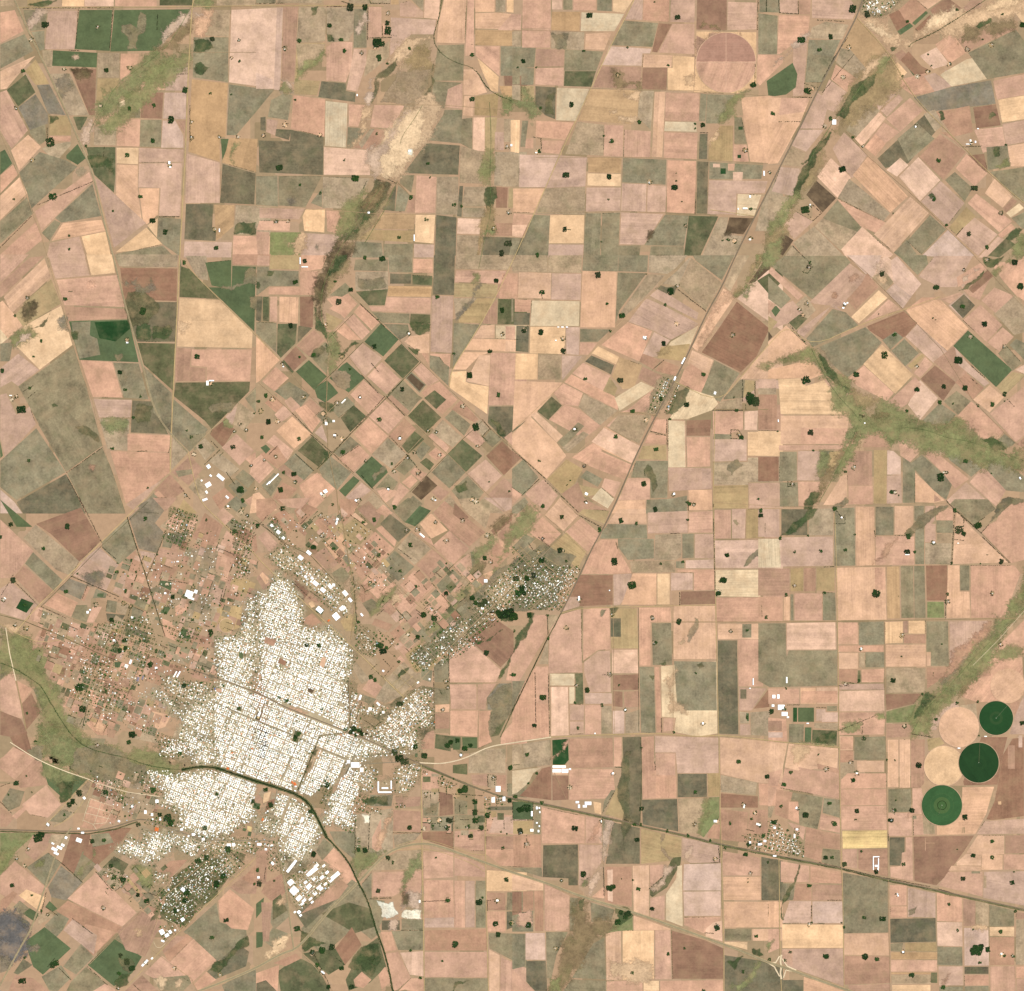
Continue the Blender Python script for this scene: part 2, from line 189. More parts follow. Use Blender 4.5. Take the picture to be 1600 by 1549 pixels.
G 513 55 24;G 203 242 22;G 380 222 15;G 312 302 12;G 450 1025 20;G 1032 972 12;G 1250 1140 20;G 1215 1415 14;G 1325 1498 12;G 1082 1363 9;G 515 830 9;G 378 718 13;G 30 688 12;G 1418 87 7;G 1540 150 16;G 225 1270 24;G 240 550 22;G 1145 60 8;G 757 1290 5;G 970 330 5;G 988 398 5;G 815 462 7;G 845 130 9;G 1005 1205 12;G 1440 877 6;G 1300 240 5;G 600 85 20
R 65 0 70 75;R 70 78 185 85;R 183 10 185 80;R 300 122 460 130;R 65 737 195 737;R 220 505 300 530;R 150 588 265 590;R 210 1260 275 1335;R 275 1335 325 1290;R 325 1290 270 1240;R 150 1490 210 1549;R 520 330 330 560;R 480 230 400 350;R 400 350 330 480;R 1180 890 1290 885;R 1140 1425 1180 1380
F 490 290;F 455 470;F 345 765;F 250 1255;F 905 465;F 1095 390;F 1350 275;F 1205 300;F 1410 1290;F 895 765;F 575 885;F 1230 870;F 10 1045;F 1000 1200;F 965 435;F 270 540
B 400 740 24 30;B 1225 852 10 12;B 1255 860 8 12;B 1270 780 10 5;B 893 768 8 10;B 1210 873 26 5;B 255 1240 8 8
U .75 -40 575 0 810 -10 760 50 690 105 600 95 560 60
~g 575 0 810 -10 760 50 690 105 600 110 560 60
'''),
('t01', '''
T 0 400 3.8725
b 0 -10 180 -10 20 150 0 165;e 0 170 180 10 270 0 10 250 0 255;c 20 250 270 10 310 130 70 350;c 0 280 15 270 75 340 150 410 50 500 0 490
t 290 -10 510 -10 545 120 335 140;d 520 -10 680 -10 700 105 550 120;b 340 145 710 115 760 310 390 300;e 390 305 765 320 775 380 410 395
g 690 -10 1080 -10 1075 70 720 65;n 725 70 1075 75 1070 275 750 265
r 180 250 310 140 370 290 140 430 90 360;d 150 420 370 300 440 540 240 690 80 530;o 0 440 50 500 0 540
h 0 530 80 520 60 640 0 640;t 0 680 110 590 240 690 110 790 70 760 0 800
h 110 790 450 550 520 780 620 1150 400 1310 230 1010 160 880;h 230 1020 400 930 620 1150 400 1310;t 0 840 40 830 100 960 180 910 220 1020 30 1220 0 1100
h 0 1240 220 1040 400 1310 100 1480 0 1400;i 100 1490 400 1320 520 1560 140 1560;h 405 1315 620 1160 690 1330 760 1560 530 1560;u 0 1410 90 1490 140 1560 0 1560
k 415 395 780 385 840 645 480 630;h 430 400 550 395 545 480 590 500 610 600 480 625 440 480;p 570 400 775 390 790 440 700 520 600 500
b 485 630 680 640 745 860 560 855;h 685 645 840 650 900 870 750 860;t 565 865 800 870 790 980 600 980;g 600 985 785 985 775 1180 650 1170;i 800 875 915 880 1020 1080 790 1070
b 770 1075 1030 1085 1025 1190 770 1180;b 665 1180 1025 1190 1030 1310 870 1440 760 1500;t 760 1505 920 1390 980 1360 820 1549
i 750 275 1070 280 1065 520 830 520 800 440;j 830 525 1060 530 1050 820 870 660;h 870 670 1040 830 1035 1070 930 950
j 1090 60 1150 80 1320 260 1085 250;h 1090 0 1100 50 1085 150;g 1120 0 1250 0 1260 150 1200 140;k 1240 40 1400 25 1400 190 1330 190 1280 180;e 1405 -10 1640 -10 1640 60 1405 55;k 1405 60 1549 65 1540 460 1260 190 1400 190
d 1085 255 1335 265 1530 460 1525 560 1070 550;e 1065 555 1160 560 1150 670 1245 680 1245 760 1060 760;b 1160 565 1525 565 1515 760 1250 755 1250 675 1155 665
j 1060 765 1515 760 1510 820 1280 1050 1240 1000 1050 850;h 1045 860 1260 1050 1150 1190 1040 1080;g 1045 1090 1140 1190 1035 1300
h 1130 1090 1250 1070 1240 1100 1180 1180;t 1360 970 1440 890 1440 960 1400 1030;g 1440 880 1549 960 1480 1060 1410 1020;h 1480 860 1549 790 1549 950
n 1285 1050 1360 990 1420 1050 1350 1160 1270 1080;b 1340 1160 1430 1075 1540 1180 1450 1270;g 1180 1150 1240 1100 1310 1170 1240 1240
e 1040 1310 1150 1210 1230 1290 1140 1390;h 1060 1300 1160 1290 1170 1320 1080 1340;e 930 1420 1030 1320 1120 1420 1010 1500;h 820 1549 930 1430 1000 1510 960 1560;b 930 1440 960 1420 1020 1480 1005 1505
g 1260 1240 1330 1190 1450 1290 1390 1340;h 1420 1340 1470 1290 1549 1350 1500 1410;h 1380 1390 1430 1350 1500 1420 1450 1470;b 1480 1230 1549 1180 1549 1290;g 1140 1400 1200 1340 1280 1420 1220 1480;e 1280 1460 1360 1400 1420 1460 1330 1540;r 1060 1560 1110 1470 1200 1560;h 1370 1500 1430 1450 1500 1510 1440 1560;b 1480 1480 1560 1430 1560 1560
~j 750 280 780 220 840 200 960 290 960 340 900 410 800 430;~k 920 430 1020 420 1045 450 1020 500 930 505;~k 830 420 910 420 905 510 830 500;~s 740 150 820 150 860 190 920 150 950 200 860 220 760 180;~h 1260 920 1430 890 1400 950 1280 950
~m 120 340 150 290 210 270 240 300 180 380 130 380;~l 50 490 160 430 230 490 120 560 80 540;~j 190 440 310 340 260 430;~s 350 380 390 360 420 450 370 440;~h 690 600 740 590 740 620 710 640;~k 430 460 480 460 470 510 440 510
~h 1480 100 1530 70 1560 120 1560 180 1400 210 1340 200 1350 180 1470 170;~h 1510 250 1560 240 1560 330 1510 310;~j 820 900 930 910 910 1000 830 1010;~h 740 690 780 740 740 790 720 750;~u 130 480 180 470 190 510 100 540;~l 1360 990 1410 1030 1400 1050 1350 1030;~d 1085 400 1140 420 1110 470 1085 460
~k 310 900 330 890 350 910 320 920;~l 600 1000 780 1000 770 1050 640 1060;k 0 1110 20 1210 0 1230;~j 450 1030 600 1100 600 1140 500 1080;~b 530 160 570 160 570 190 530 190;~e 540 1270 580 1270 575 1295 545 1290
p 400 -10 405 -10 405 -5 400 -5
G 1195 610 16;G 728 705 14;G 865 335 22;G 130 930 28;G 807 980 10;G 1158 1092 11;G 1412 1157 14;G 1215 1152 14;G 1130 1058 6;G 850 848 8;G 175 1240 10;G 205 610 7;G 1455 1415 22;G 250 515 10;G 180 800 10;G 895 1403 7;G 15 695 14;G 1115 40 12;G 758 810 10;G 1470 1480 12;G 1540 950 6;G 680 1165 10;G 395 262 12;G 90 360 10
R 405 1310 490 1255;R 500 1245 620 1160;R 140 820 200 785;R 170 860 225 815;R 1280 1120 1330 1175;R 1330 1175 1240 1260;R 1350 1190 1330 1210;R 830 1183 890 1180;R 415 215 440 215;R 1020 1190 1030 1160;R 1090 1400 1150 1470;R 1370 1310 1420 1380;R 410 1340 520 1549
F 165 255;F 100 850;F 70 870;F 770 510;F 1275 772;F 1450 1018;F 1380 1520;F 1520 1270;F 1120 1450;F 1490 1055;F 1420 1060;F 1175 1200;F 1550 1410;F 1470 1530
B 1255 770 14 28;B 1280 755 30 6;B 1262 1275 20 22 -35;B 1335 1340 50 20 40;B 1260 1385 34 26 -30;B 1240 1475 30 12 -20;B 1250 1430 12 18 -30;B 1375 1460 22 12 40;B 65 845 16 5;B 1220 1360 10 10 30;B 1275 1330 14 10 35;B 770 525 12 8;B 1380 1515 12 8
'''),
('t11', '''
T 400 400 3.8725
b 10 -5 80 0 80 60 5 60;r 85 -5 265 -5 260 85 80 80;b 270 -5 440 -5 400 80 270 100;h 5 65 80 65 80 85 260 90 260 185 80 185 10 240 0 240;b 75 190 265 185 265 95 380 90 355 240 75 235
j 40 245 80 245 80 400 40 395;b 85 245 130 245 130 400 80 400;c 140 245 260 250 255 410 140 400;n 265 245 350 245 345 430 265 470;i 5 245 40 245 30 400 0 390
h 0 400 125 405 125 590 0 470;j 130 410 250 410 240 530 150 620 125 590;i 255 420 345 435 250 530;c 0 480 145 630 20 760 0 770;e 240 540 350 445 420 510 320 610
n 160 630 240 545 310 620 215 710;h 330 610 420 520 440 540 430 720 400 690;j 215 715 150 640 170 630 230 700;k 240 700 320 630 430 730 350 810;b 35 760 120 670 200 740 110 820;h 110 820 200 760 330 840 260 930
h 600 20 800 20 800 95 590 90;g 600 95 800 95 800 220 600 210;j 600 215 800 200 780 300 680 300;h 800 -5 945 -5 945 100 805 100;b 950 15 1070 20 1070 105 950 105;i 810 105 940 110 940 170 810 170;j 945 115 1070 120 1065 180 945 175
f 800 180 1065 185 1060 250 795 245;b 790 250 1060 255 1055 350 700 335 680 305 780 305;h 700 340 930 350 930 410 760 405;j 935 350 1055 355 1055 410 930 410;h 770 410 920 415 930 470 870 510
i 1075 -5 1205 -5 1200 240 1070 235;t 1065 240 1195 245 1185 590 1055 580;b 1210 85 1515 90 1480 170 1200 160;g 1210 -5 1640 -5 1520 85 1205 80;r 1200 165 1480 175 1450 250 1195 250;r 1225 255 1450 255 1365 410 1225 405;g 1195 255 1340 255 1210 400;h 1195 405 1365 415 1190 680
e 1465 170 1640 120 1640 255 1450 255;j 1465 260 1640 260 1640 415 1460 415;e 1400 330 1460 260 1460 415 1370 410;c 1365 420 1445 415 1445 500 1310 500;o 1450 420 1640 420 1640 510 1450 500;c 1310 500 1640 505 1640 585 1260 570;c 1255 580 1415 585 1350 610 1270 690 1185 690
c 1350 600 1420 600 1410 790 1270 760;d 1185 700 1275 695 1270 760 1290 770 1410 790 1400 960 1170 800;b 1420 585 1640 590 1640 905 1405 905
i 1410 910 1640 910 1640 1000 1500 1110 1400 1010
b 1055 590 1180 590 1175 680 1050 600;h 1050 600 1110 610 1140 650 1170 670 1165 790 1050 680;b 980 560 1045 500 1045 660;c 895 520 930 485 1050 470 1050 590 990 590
b 425 260 550 220 615 290 535 380;b 440 320 520 260 540 370;b 590 340 630 295 750 400 700 450;b 530 390 590 350 690 460 640 510;b 480 450 530 400 640 510 560 510;r 420 340 530 390 470 450 430 450;h 440 240 540 160 590 210 520 250
k 655 520 755 410 865 505 770 610;j 775 635 880 530 990 640 890 745;t 555 610 645 525 765 620 660 730;b 670 730 760 640 880 750 790 840;h 900 740 940 700 1030 780 990 830;b 950 690 1000 650 1110 750 1040 790;m 910 740 940 710 1020 780 990 820;b 1000 830 1040 790 1110 760 1220 870 1130 960 1100 940;j 1015 860 1080 810 1155 870 1090 930
k 520 660 550 640 660 740 560 830 440 740;b 570 840 650 750 780 860 680 955;b 680 970 780 870 900 970 800 1080;h 790 850 890 750 1000 860 920 960;h 880 880 930 810 1010 860 930 920;e 790 860 820 840 930 940 910 970;j 915 970 1010 870 1125 980 1030 1070
k 350 800 430 750 460 780 500 830 420 890 370 860;j 510 980 590 900 670 970 570 1070;h 450 920 550 850 600 900 500 980;e 260 930 330 860 400 930 350 980;b 230 930 300 900 360 960 390 1000 340 1070;b 170 880 210 850 270 910 220 950;e 50 890 110 840 170 900 120 950;b 110 960 170 900 220 960 150 1010;c 120 1060 220 970 340 1080 230 1170
b 590 1080 680 980 800 1090 700 1200;e 800 1090 900 980 970 1050 880 1140;h 470 1190 570 1090 640 1150 500 1220;b 500 1230 620 1140 690 1210 590 1310;g 700 1200 800 1100 910 1200 820 1290;j 880 1150 960 1060 1020 1110 920 1200;k 600 1310 700 1210 790 1290 800 1310 700 1410
j 250 1180 340 1090 440 1190 380 1280;t 350 1070 400 1020 440 1140;h 380 1290 450 1210 580 1310 490 1420 400 1340;h 170 1260 240 1190 350 1300 290 1360;b 130 1170 60 1130 110 1080 230 1180 190 1240;e 20 1200 130 1150 190 1240 130 1290;k 25 1160 60 1140 90 1170 60 1200
b -20 1240 30 1200 110 1290 20 1380 -40 1320;e 130 1290 170 1260 290 1360 260 1380;h 30 1390 110 1310 160 1350 90 1460;e 100 1460 160 1370 250 1410 160 1510;b 260 1390 370 1310 480 1410 340 1549 ;c 20 1430 130 1540 -40 1560 -20 1440;g 150 1530 250 1430 350 1540 330 1560 130 1560
k 500 1420 590 1330 630 1360 540 1460;t 540 1460 640 1370 700 1420 590 1500;g 640 1520 710 1430 830 1549 620 1560;b 730 1420 810 1400 870 1430 780 1500;h 720 1410 800 1320 860 1370 830 1420 770 1400;b 880 1370 940 1320 980 1360 930 1410;b 820 1500 870 1370 930 1420 840 1520
m 940 1430 1030 1325 1100 1390 1000 1480;e 1060 1430 1100 1390 1170 1430 1120 1480;h 860 1549 950 1450 1010 1500 960 1560;j 960 1560 1020 1500 1060 1560;g 1060 1560 1170 1440 1260 1560;h 1060 1310 1160 1200 1270 1310 1170 1410;j 1160 1200 1250 1110 1370 1210 1270 1310
b 930 1310 960 1280 1040 1320 1000 1370;h 840 1290 920 1210 970 1260 900 1330;h 960 1190 1010 1120 1060 1160 1000 1240;b 1040 1200 1090 1160 1150 1210 1090 1240;j 990 1250 1030 1220 1080 1260 1050 1300;b 1040 1090 1080 1060 1170 1160 1150 1190
g 1060 1070 1130 990 1250 1100 1190 1160;h 1140 980 1190 930 1300 1020 1260 1090;e 1180 930 1240 870 1350 990 1320 1010;b 1260 1090 1310 1040 1390 1120 1350 1160;g 1320 1020 1360 990 1410 1050 1370 1090;h 1370 1110 1420 1050 1490 1110 1430 1160
n 1390 1210 1490 1120 1600 1230 1500 1330;t 1280 1320 1390 1230 1490 1330 1390 1430;h 1180 1420 1280 1330 1380 1430 1290 1549;e 1400 1450 1500 1340 1610 1440 1510 1549;g 1290 1549 1390 1450 1500 1560;b 1500 1100 1549 1060 1560 1160
~m 440 -10 550 -10 520 80 470 150 430 200 400 290 390 420 360 390 350 260 360 150 420 70;~k 480 0 550 -5 500 100 440 180 430 130;~r 560 20 550 100 450 220 430 250 430 190 500 90;~k 350 290 400 400 430 500 440 620 420 500 360 440;~l 430 470 470 460 510 570 480 690 440 730 430 620
~k 500 590 600 520 620 530 530 620;~k 930 410 1055 415 1050 450 990 480 940 450;~j 320 610 400 540 420 560 350 620;~g 450 720 490 690 570 720 570 800 540 810 470 760;~k 1410 980 1480 1020 1510 1090 1470 1100;~k 1200 1390 1270 1360 1280 1410 1230 1440;~h 620 130 770 130 790 180 700 210 620 190
~h 700 1330 770 1270 790 1290 720 1360;~k 380 880 470 900 470 940 440 950 380 900;~h 410 930 470 1000 430 1020 370 970;~k 395 1150 450 1190 430 1240 390 1260 420 1210;~k 70 90 110 90 100 120 70 120;~k 0 150 25 160 20 200 0 190;~s 1240 330 1330 190 1360 170 1280 320 1210 390;~l 1310 100 1350 100 1350 160 1310 160
~k 920 550 990 570 980 600 930 570
G 295 30 14;G 765 18 18;G 660 12 12;G 500 278 18;G 575 205 14;G 240 158 15;G 210 420 16;G 718 548 14;G 885 805 14;G 1292 722 18;G 1468 840 13;G 1490 327 16;G 1418 578 14;G 1198 590 9;G 748 990 13;G 1330 1035 22;G 350 600 13;G 570 685 8;G 75 1003 16;G 35 1097 11;G 525 1188 13;G 822 1258 8;G 230 1320 16;G 150 1415 16;G 168 1310 10;G 1098 248 12;G 1455 150 14;G 265 612 7;G 260 1108 12;G 465 1505 8;G 840 1520 13;G 1410 1368 5;G 1533 1425 7;G 60 845 12;G 740 385 5;G 15 880 10;G 480 155 8
R 790 850 900 965;R 570 1080 780 850;R 460 1190 570 1080;R 460 1190 590 1310;R 330 1080 460 1190;R 620 1150 510 1220;R 700 650 740 700;R 630 290 780 430;R 1370 990 1420 1050;R 1410 1050 1370 1090;R 1370 1090 1400 1120;R 220 950 340 1075;R 910 1200 1000 1310;R 810 1090 920 1210;R 830 1290 920 1210;R 640 720 740 830;R 880 760 800 840;R 240 1200 350 1300;R 130 1150 80 1200;R 970 1310 1010 1350;R 640 1330 710 1410
F 160 655;F 290 855;F 490 890;F 925 470;F 710 550;F 630 855;F 520 610;F 870 1105;F 1250 910;F 980 1315;F 1310 1475;F 800 1410;F 410 1450;F 620 1480;F 235 1370;F 1090 1065;F 960 1190;F 1110 1205;F 100 870;F 30 940;F 130 1000;F 1070 1470;F 160 1530;F 480 1090;F 420 1000;F 1490 475;F 120 1215;F 50 1235;F 920 1220;F 835 1305;F 665 1240;F 410 955;F 520 1110;F 1040 1060;F 1340 1150;F 420 415
B 267 30 5 40;B 295 67 40 6;B 120 1335 46 7 -45;B 105 1350 46 7 -45;B 90 1365 40 7 -45;B 75 1375 30 6 -45;B 420 1425 22 20 -30;B 395 1440 10 16 -30;B 425 1015 16 18;B 470 1000 14 12;B 530 880 34 7 -45;B 605 1480 14 10 40;B 800 1412 14 9 30;B 475 1085 14 10;B 1085 1478 10 8 30;B 870 1105 14 12;B 630 857 10 7;B 165 670 8 7;B 925 470 8 10
'''),
('t21', '''
T 800 400 3.8725
g 0 -5 215 -5 215 100 0 95;g 220 -5 425 -5 420 105 215 100;h 430 -5 645 -5 640 95 425 90;h 645 -5 825 -5 820 100 640 95;g 830 -5 1065 -5 990 75 940 110 825 100
b -60 105 35 105 35 260 -80 260;c 40 98 240 102 235 262 35 255;t 240 105 420 108 415 268 235 265;c 425 90 635 95 625 435 410 435;b 15 260 115 265 110 340 15 340;o 120 270 410 275 405 425 110 425
i 15 345 110 345 105 418 10 418;i 25 420 105 425 100 585 20 580;h -5 255 10 255 10 400 -5 400;b -40 425 20 425 20 510 -40 510;c -40 515 20 515 20 580 -40 580;d 110 428 325 428 320 540 300 595 105 590;t 325 430 410 432 405 600 330 595
d 20 590 160 590 155 750 15 750;g 160 597 300 600 295 750 155 750;t 300 600 430 605 310 750 300 750;h 412 442 600 445 520 520 410 520;b 410 522 520 525 480 580 460 600 405 600
h 640 100 815 105 650 330 625 415;g 820 110 930 115 750 310 680 370 655 340
g 1070 10 1085 10 1010 180 900 170 1000 90;g 1085 10 1275 165 1170 335 1010 180;i 860 200 900 175 960 200 930 240;t 830 240 880 200 960 240 1130 345 1120 390 960 310;h 1090 -5 1350 -5 1270 150 1110 30;i 930 190 1000 180 980 240
g 1360 -5 1440 -5 1320 220 1280 180
t 810 255 940 310 1130 410 1100 440 960 510 850 450 700 400;b 540 540 700 400 850 455 770 640;t 860 460 960 510 880 610 775 620;o 960 520 1130 420 1080 540 920 580
r 900 550 1080 530 1040 640 880 620;d 480 590 520 545 650 610 630 660;i 440 640 480 600 620 660 600 720;b 360 710 430 645 600 725 550 820;b 315 765 360 715 620 850 650 890 640 935
f 600 730 650 610 790 660 740 800 670 810;e 770 640 790 590 900 630 860 690;e 865 695 910 630 1010 670 990 730;e 765 740 790 670 910 725 870 800;r 550 820 590 730 640 800 620 850;o 620 860 780 760 870 800 650 940;b 700 930 860 800 840 940 640 950
c 15 755 310 765 150 950 0 1060;b 250 830 310 770 430 830 400 910 300 900;g 400 915 435 835 640 935 530 1030;j 150 940 240 850 305 905 220 995;b 220 990 320 900 410 930 540 1030 430 1110 350 1060
c 110 960 150 945 310 1090 270 1130;c 0 1080 110 970 270 1130 330 1210 210 1350 0 1170;h 275 1130 400 1005 440 1030 310 1160;g 300 1160 430 1060 470 1080 340 1190
n 0 1175 60 1225 0 1270;h 0 1290 70 1230 160 1340 70 1450 0 1400;b 80 1440 190 1350 280 1450 210 1545 110 1480;b 0 1400 65 1450 0 1510;h 0 1520 75 1460 100 1490 50 1560 0 1560;c 230 1540 290 1460 380 1549 240 1560;e 60 1550 110 1490 200 1549
c 490 1130 560 1030 770 1150 720 1255 540 1170;a 480 1125 555 1040 775 1150 725 1255;b 570 1030 640 965 770 960 680 1070;g 640 965 850 960 770 1140 580 1040;e 840 960 930 1000 860 1060
b 360 1220 490 1130 550 1170 470 1270;b 460 1270 500 1165 740 1270 690 1360;h 410 1340 450 1295 550 1350 520 1400;r 210 1350 330 1230 430 1290 380 1380 300 1440;r 380 1380 530 1410 540 1440 440 1460;b 540 1400 560 1345 660 1370 620 1460;o 480 1470 540 1400 620 1470 580 1530;e 300 1440 400 1370 440 1470 590 1549 400 1560
e 1360 275 1549 430 1480 600 1380 700 1150 580;n 1360 275 1560 440 1480 610 1385 705 1145 585 1250 440;c 1280 195 1350 250 1120 580 1090 550;a 1540 80 1640 130 1640 460 1360 260 1450 170;c 1545 540 1640 560 1640 745 1380 745
c 1090 570 1220 630 1180 730 1120 710 1060 650;b 1040 690 1080 650 1200 730 1140 830 1010 770;h 1225 630 1380 710 1260 885 1140 840;t 1400 755 1470 755 1465 870 1395 880;r 1395 750 1470 755 1470 810 1400 860;t 1475 755 1640 750 1640 805 1475 805
o 950 990 1060 800 1220 850 1250 895 1210 935 1060 990;b 940 995 1050 995 1055 1280 945 1280;o 945 995 1045 1000 1050 1280 945 1280;n 1055 995 1205 990 1200 1090 1055 1090;b 1055 1095 1200 1095 1200 1275 1060 1280
b 870 990 940 985 930 1080 840 1060;b 830 1070 935 1090 930 1140 800 1135;r 790 1150 935 1145 935 1235 760 1230;h 750 1240 945 1240 940 1465 840 1465 835 1345 720 1340
b 700 1345 835 1345 835 1475 640 1480;c 640 1480 810 1475 810 1560 600 1560;h 815 1475 950 1470 1060 1450 1060 1560 810 1560;t 945 1280 1205 1285 1210 1410 950 1425;c 1065 1415 1210 1415 1215 1540 1070 1540
g 1215 945 1260 880 1390 860 1395 935;b 1215 940 1400 940 1400 1050 1215 1110;h 1220 1075 1330 1080 1330 1110 1215 1110;t 1215 1110 1420 1110 1420 1240 1215 1245;a 1405 940 1490 935 1485 1055 1405 1055;e 1490 900 1640 900 1640 1060 1490 1055;d 1425 1065 1640 1060 1640 1215 1425 1210
g 1215 1250 1425 1245 1425 1220 1640 1215 1640 1370 1430 1370 1430 1390 1220 1385;r 1220 1390 1430 1385 1430 1530 1220 1530;t 1430 1375 1640 1375 1640 1525 1435 1525;h 1280 870 1400 860 1410 750 1380 750 1280 860
t 1150 1290 1205 1290 1205 1405 1150 1405
m 1430 170 1530 20 1560 0 1560 80 1470 160;j 1480 150 1640 50 1640 150 1560 240
~r 1320 230 1450 60 1480 0 1540 0 1430 180 1360 260;~l 1340 240 1420 160 1480 0 1500 0 1450 120 1360 250;~c 1120 580 1200 360 1320 220 1340 250 1180 500 1140 570;~r 880 590 960 540 920 600;~j 930 960 1060 790 1080 800 970 960;~h 1300 1290 1360 1230 1400 1260 1330 1330
~j 800 1300 820 1260 880 1400 850 1440;~r 1470 670 1520 640 1560 650 1560 690 1500 690
G 155 5 10;G 520 115 18;G 182 220 15;G 577 290 9;G 668 362 18;G 175 460 18;G 928 297 10;G 960 215 22;G 918 530 15;G 445 743 11;G 655 753 17;G 1058 900 16;G 1160 718 13;G 730 940 13;G 873 1170 12;G 955 990 9;G 628 1093 12;G 188 1515 12;G 797 1378 16;G 1075 1500 12;G 1360 935 10;G 1445 870 30;G 1475 880 28;G 1440 850 24;G 1390 1100 14;G 72 455 14;G 310 575 16;G 815 110 6;G 868 1533 15;G 1490 1470 7;G 165 1240 8;G 595 455 7;G 900 865 14;G 335 1385 5;G 355 1358 5;G 1345 855 5;G 1505 1540 12
R 1000 200 1175 335;R 1325 1055 1325 1105;R 1325 1053 1370 1053;R 1325 1105 1395 1108;R 1370 1055 1400 1095;R 180 230 185 258;R 935 990 940 1150;R 1395 750 1395 880;R 1415 900 1415 930;R 0 1170 200 1345;R 200 1360 400 1549;R 1215 935 1395 935;R 840 1060 930 1085;R 60 1450 165 1350;R 850 690 920 630;R 1065 1480 1068 1540;R 1470 760 1472 860;R 800 1300 805 1330
F 1000 180;F 995 410;F 310 500;F 805 500;F 380 1050;F 437 1270;F 1335 480;F 810 992;F 445 1490;F 975 1445;F 1375 1080;F 1100 1505;F 795 1380;F 75 450
B 280 431 12 5;B 305 431 16 5;B 332 431 12 5;B 1036 635 8 42 28;B 985 742 10 24 20;B 265 512 10 6;B 450 1440 18 14 30;B 378 1048 12 10;B 980 1440 12 12;B 803 495 22 18;B 1228 830 12 16 20;B 450 1495 12 8
U .62 -64 905 735 985 745 935 850 880 960 820 945 850 850;U .5 -64 1000 780 1025 790 990 880 955 955 915 950 960 870
~g 900 740 985 745 880 960 820 945
'''),
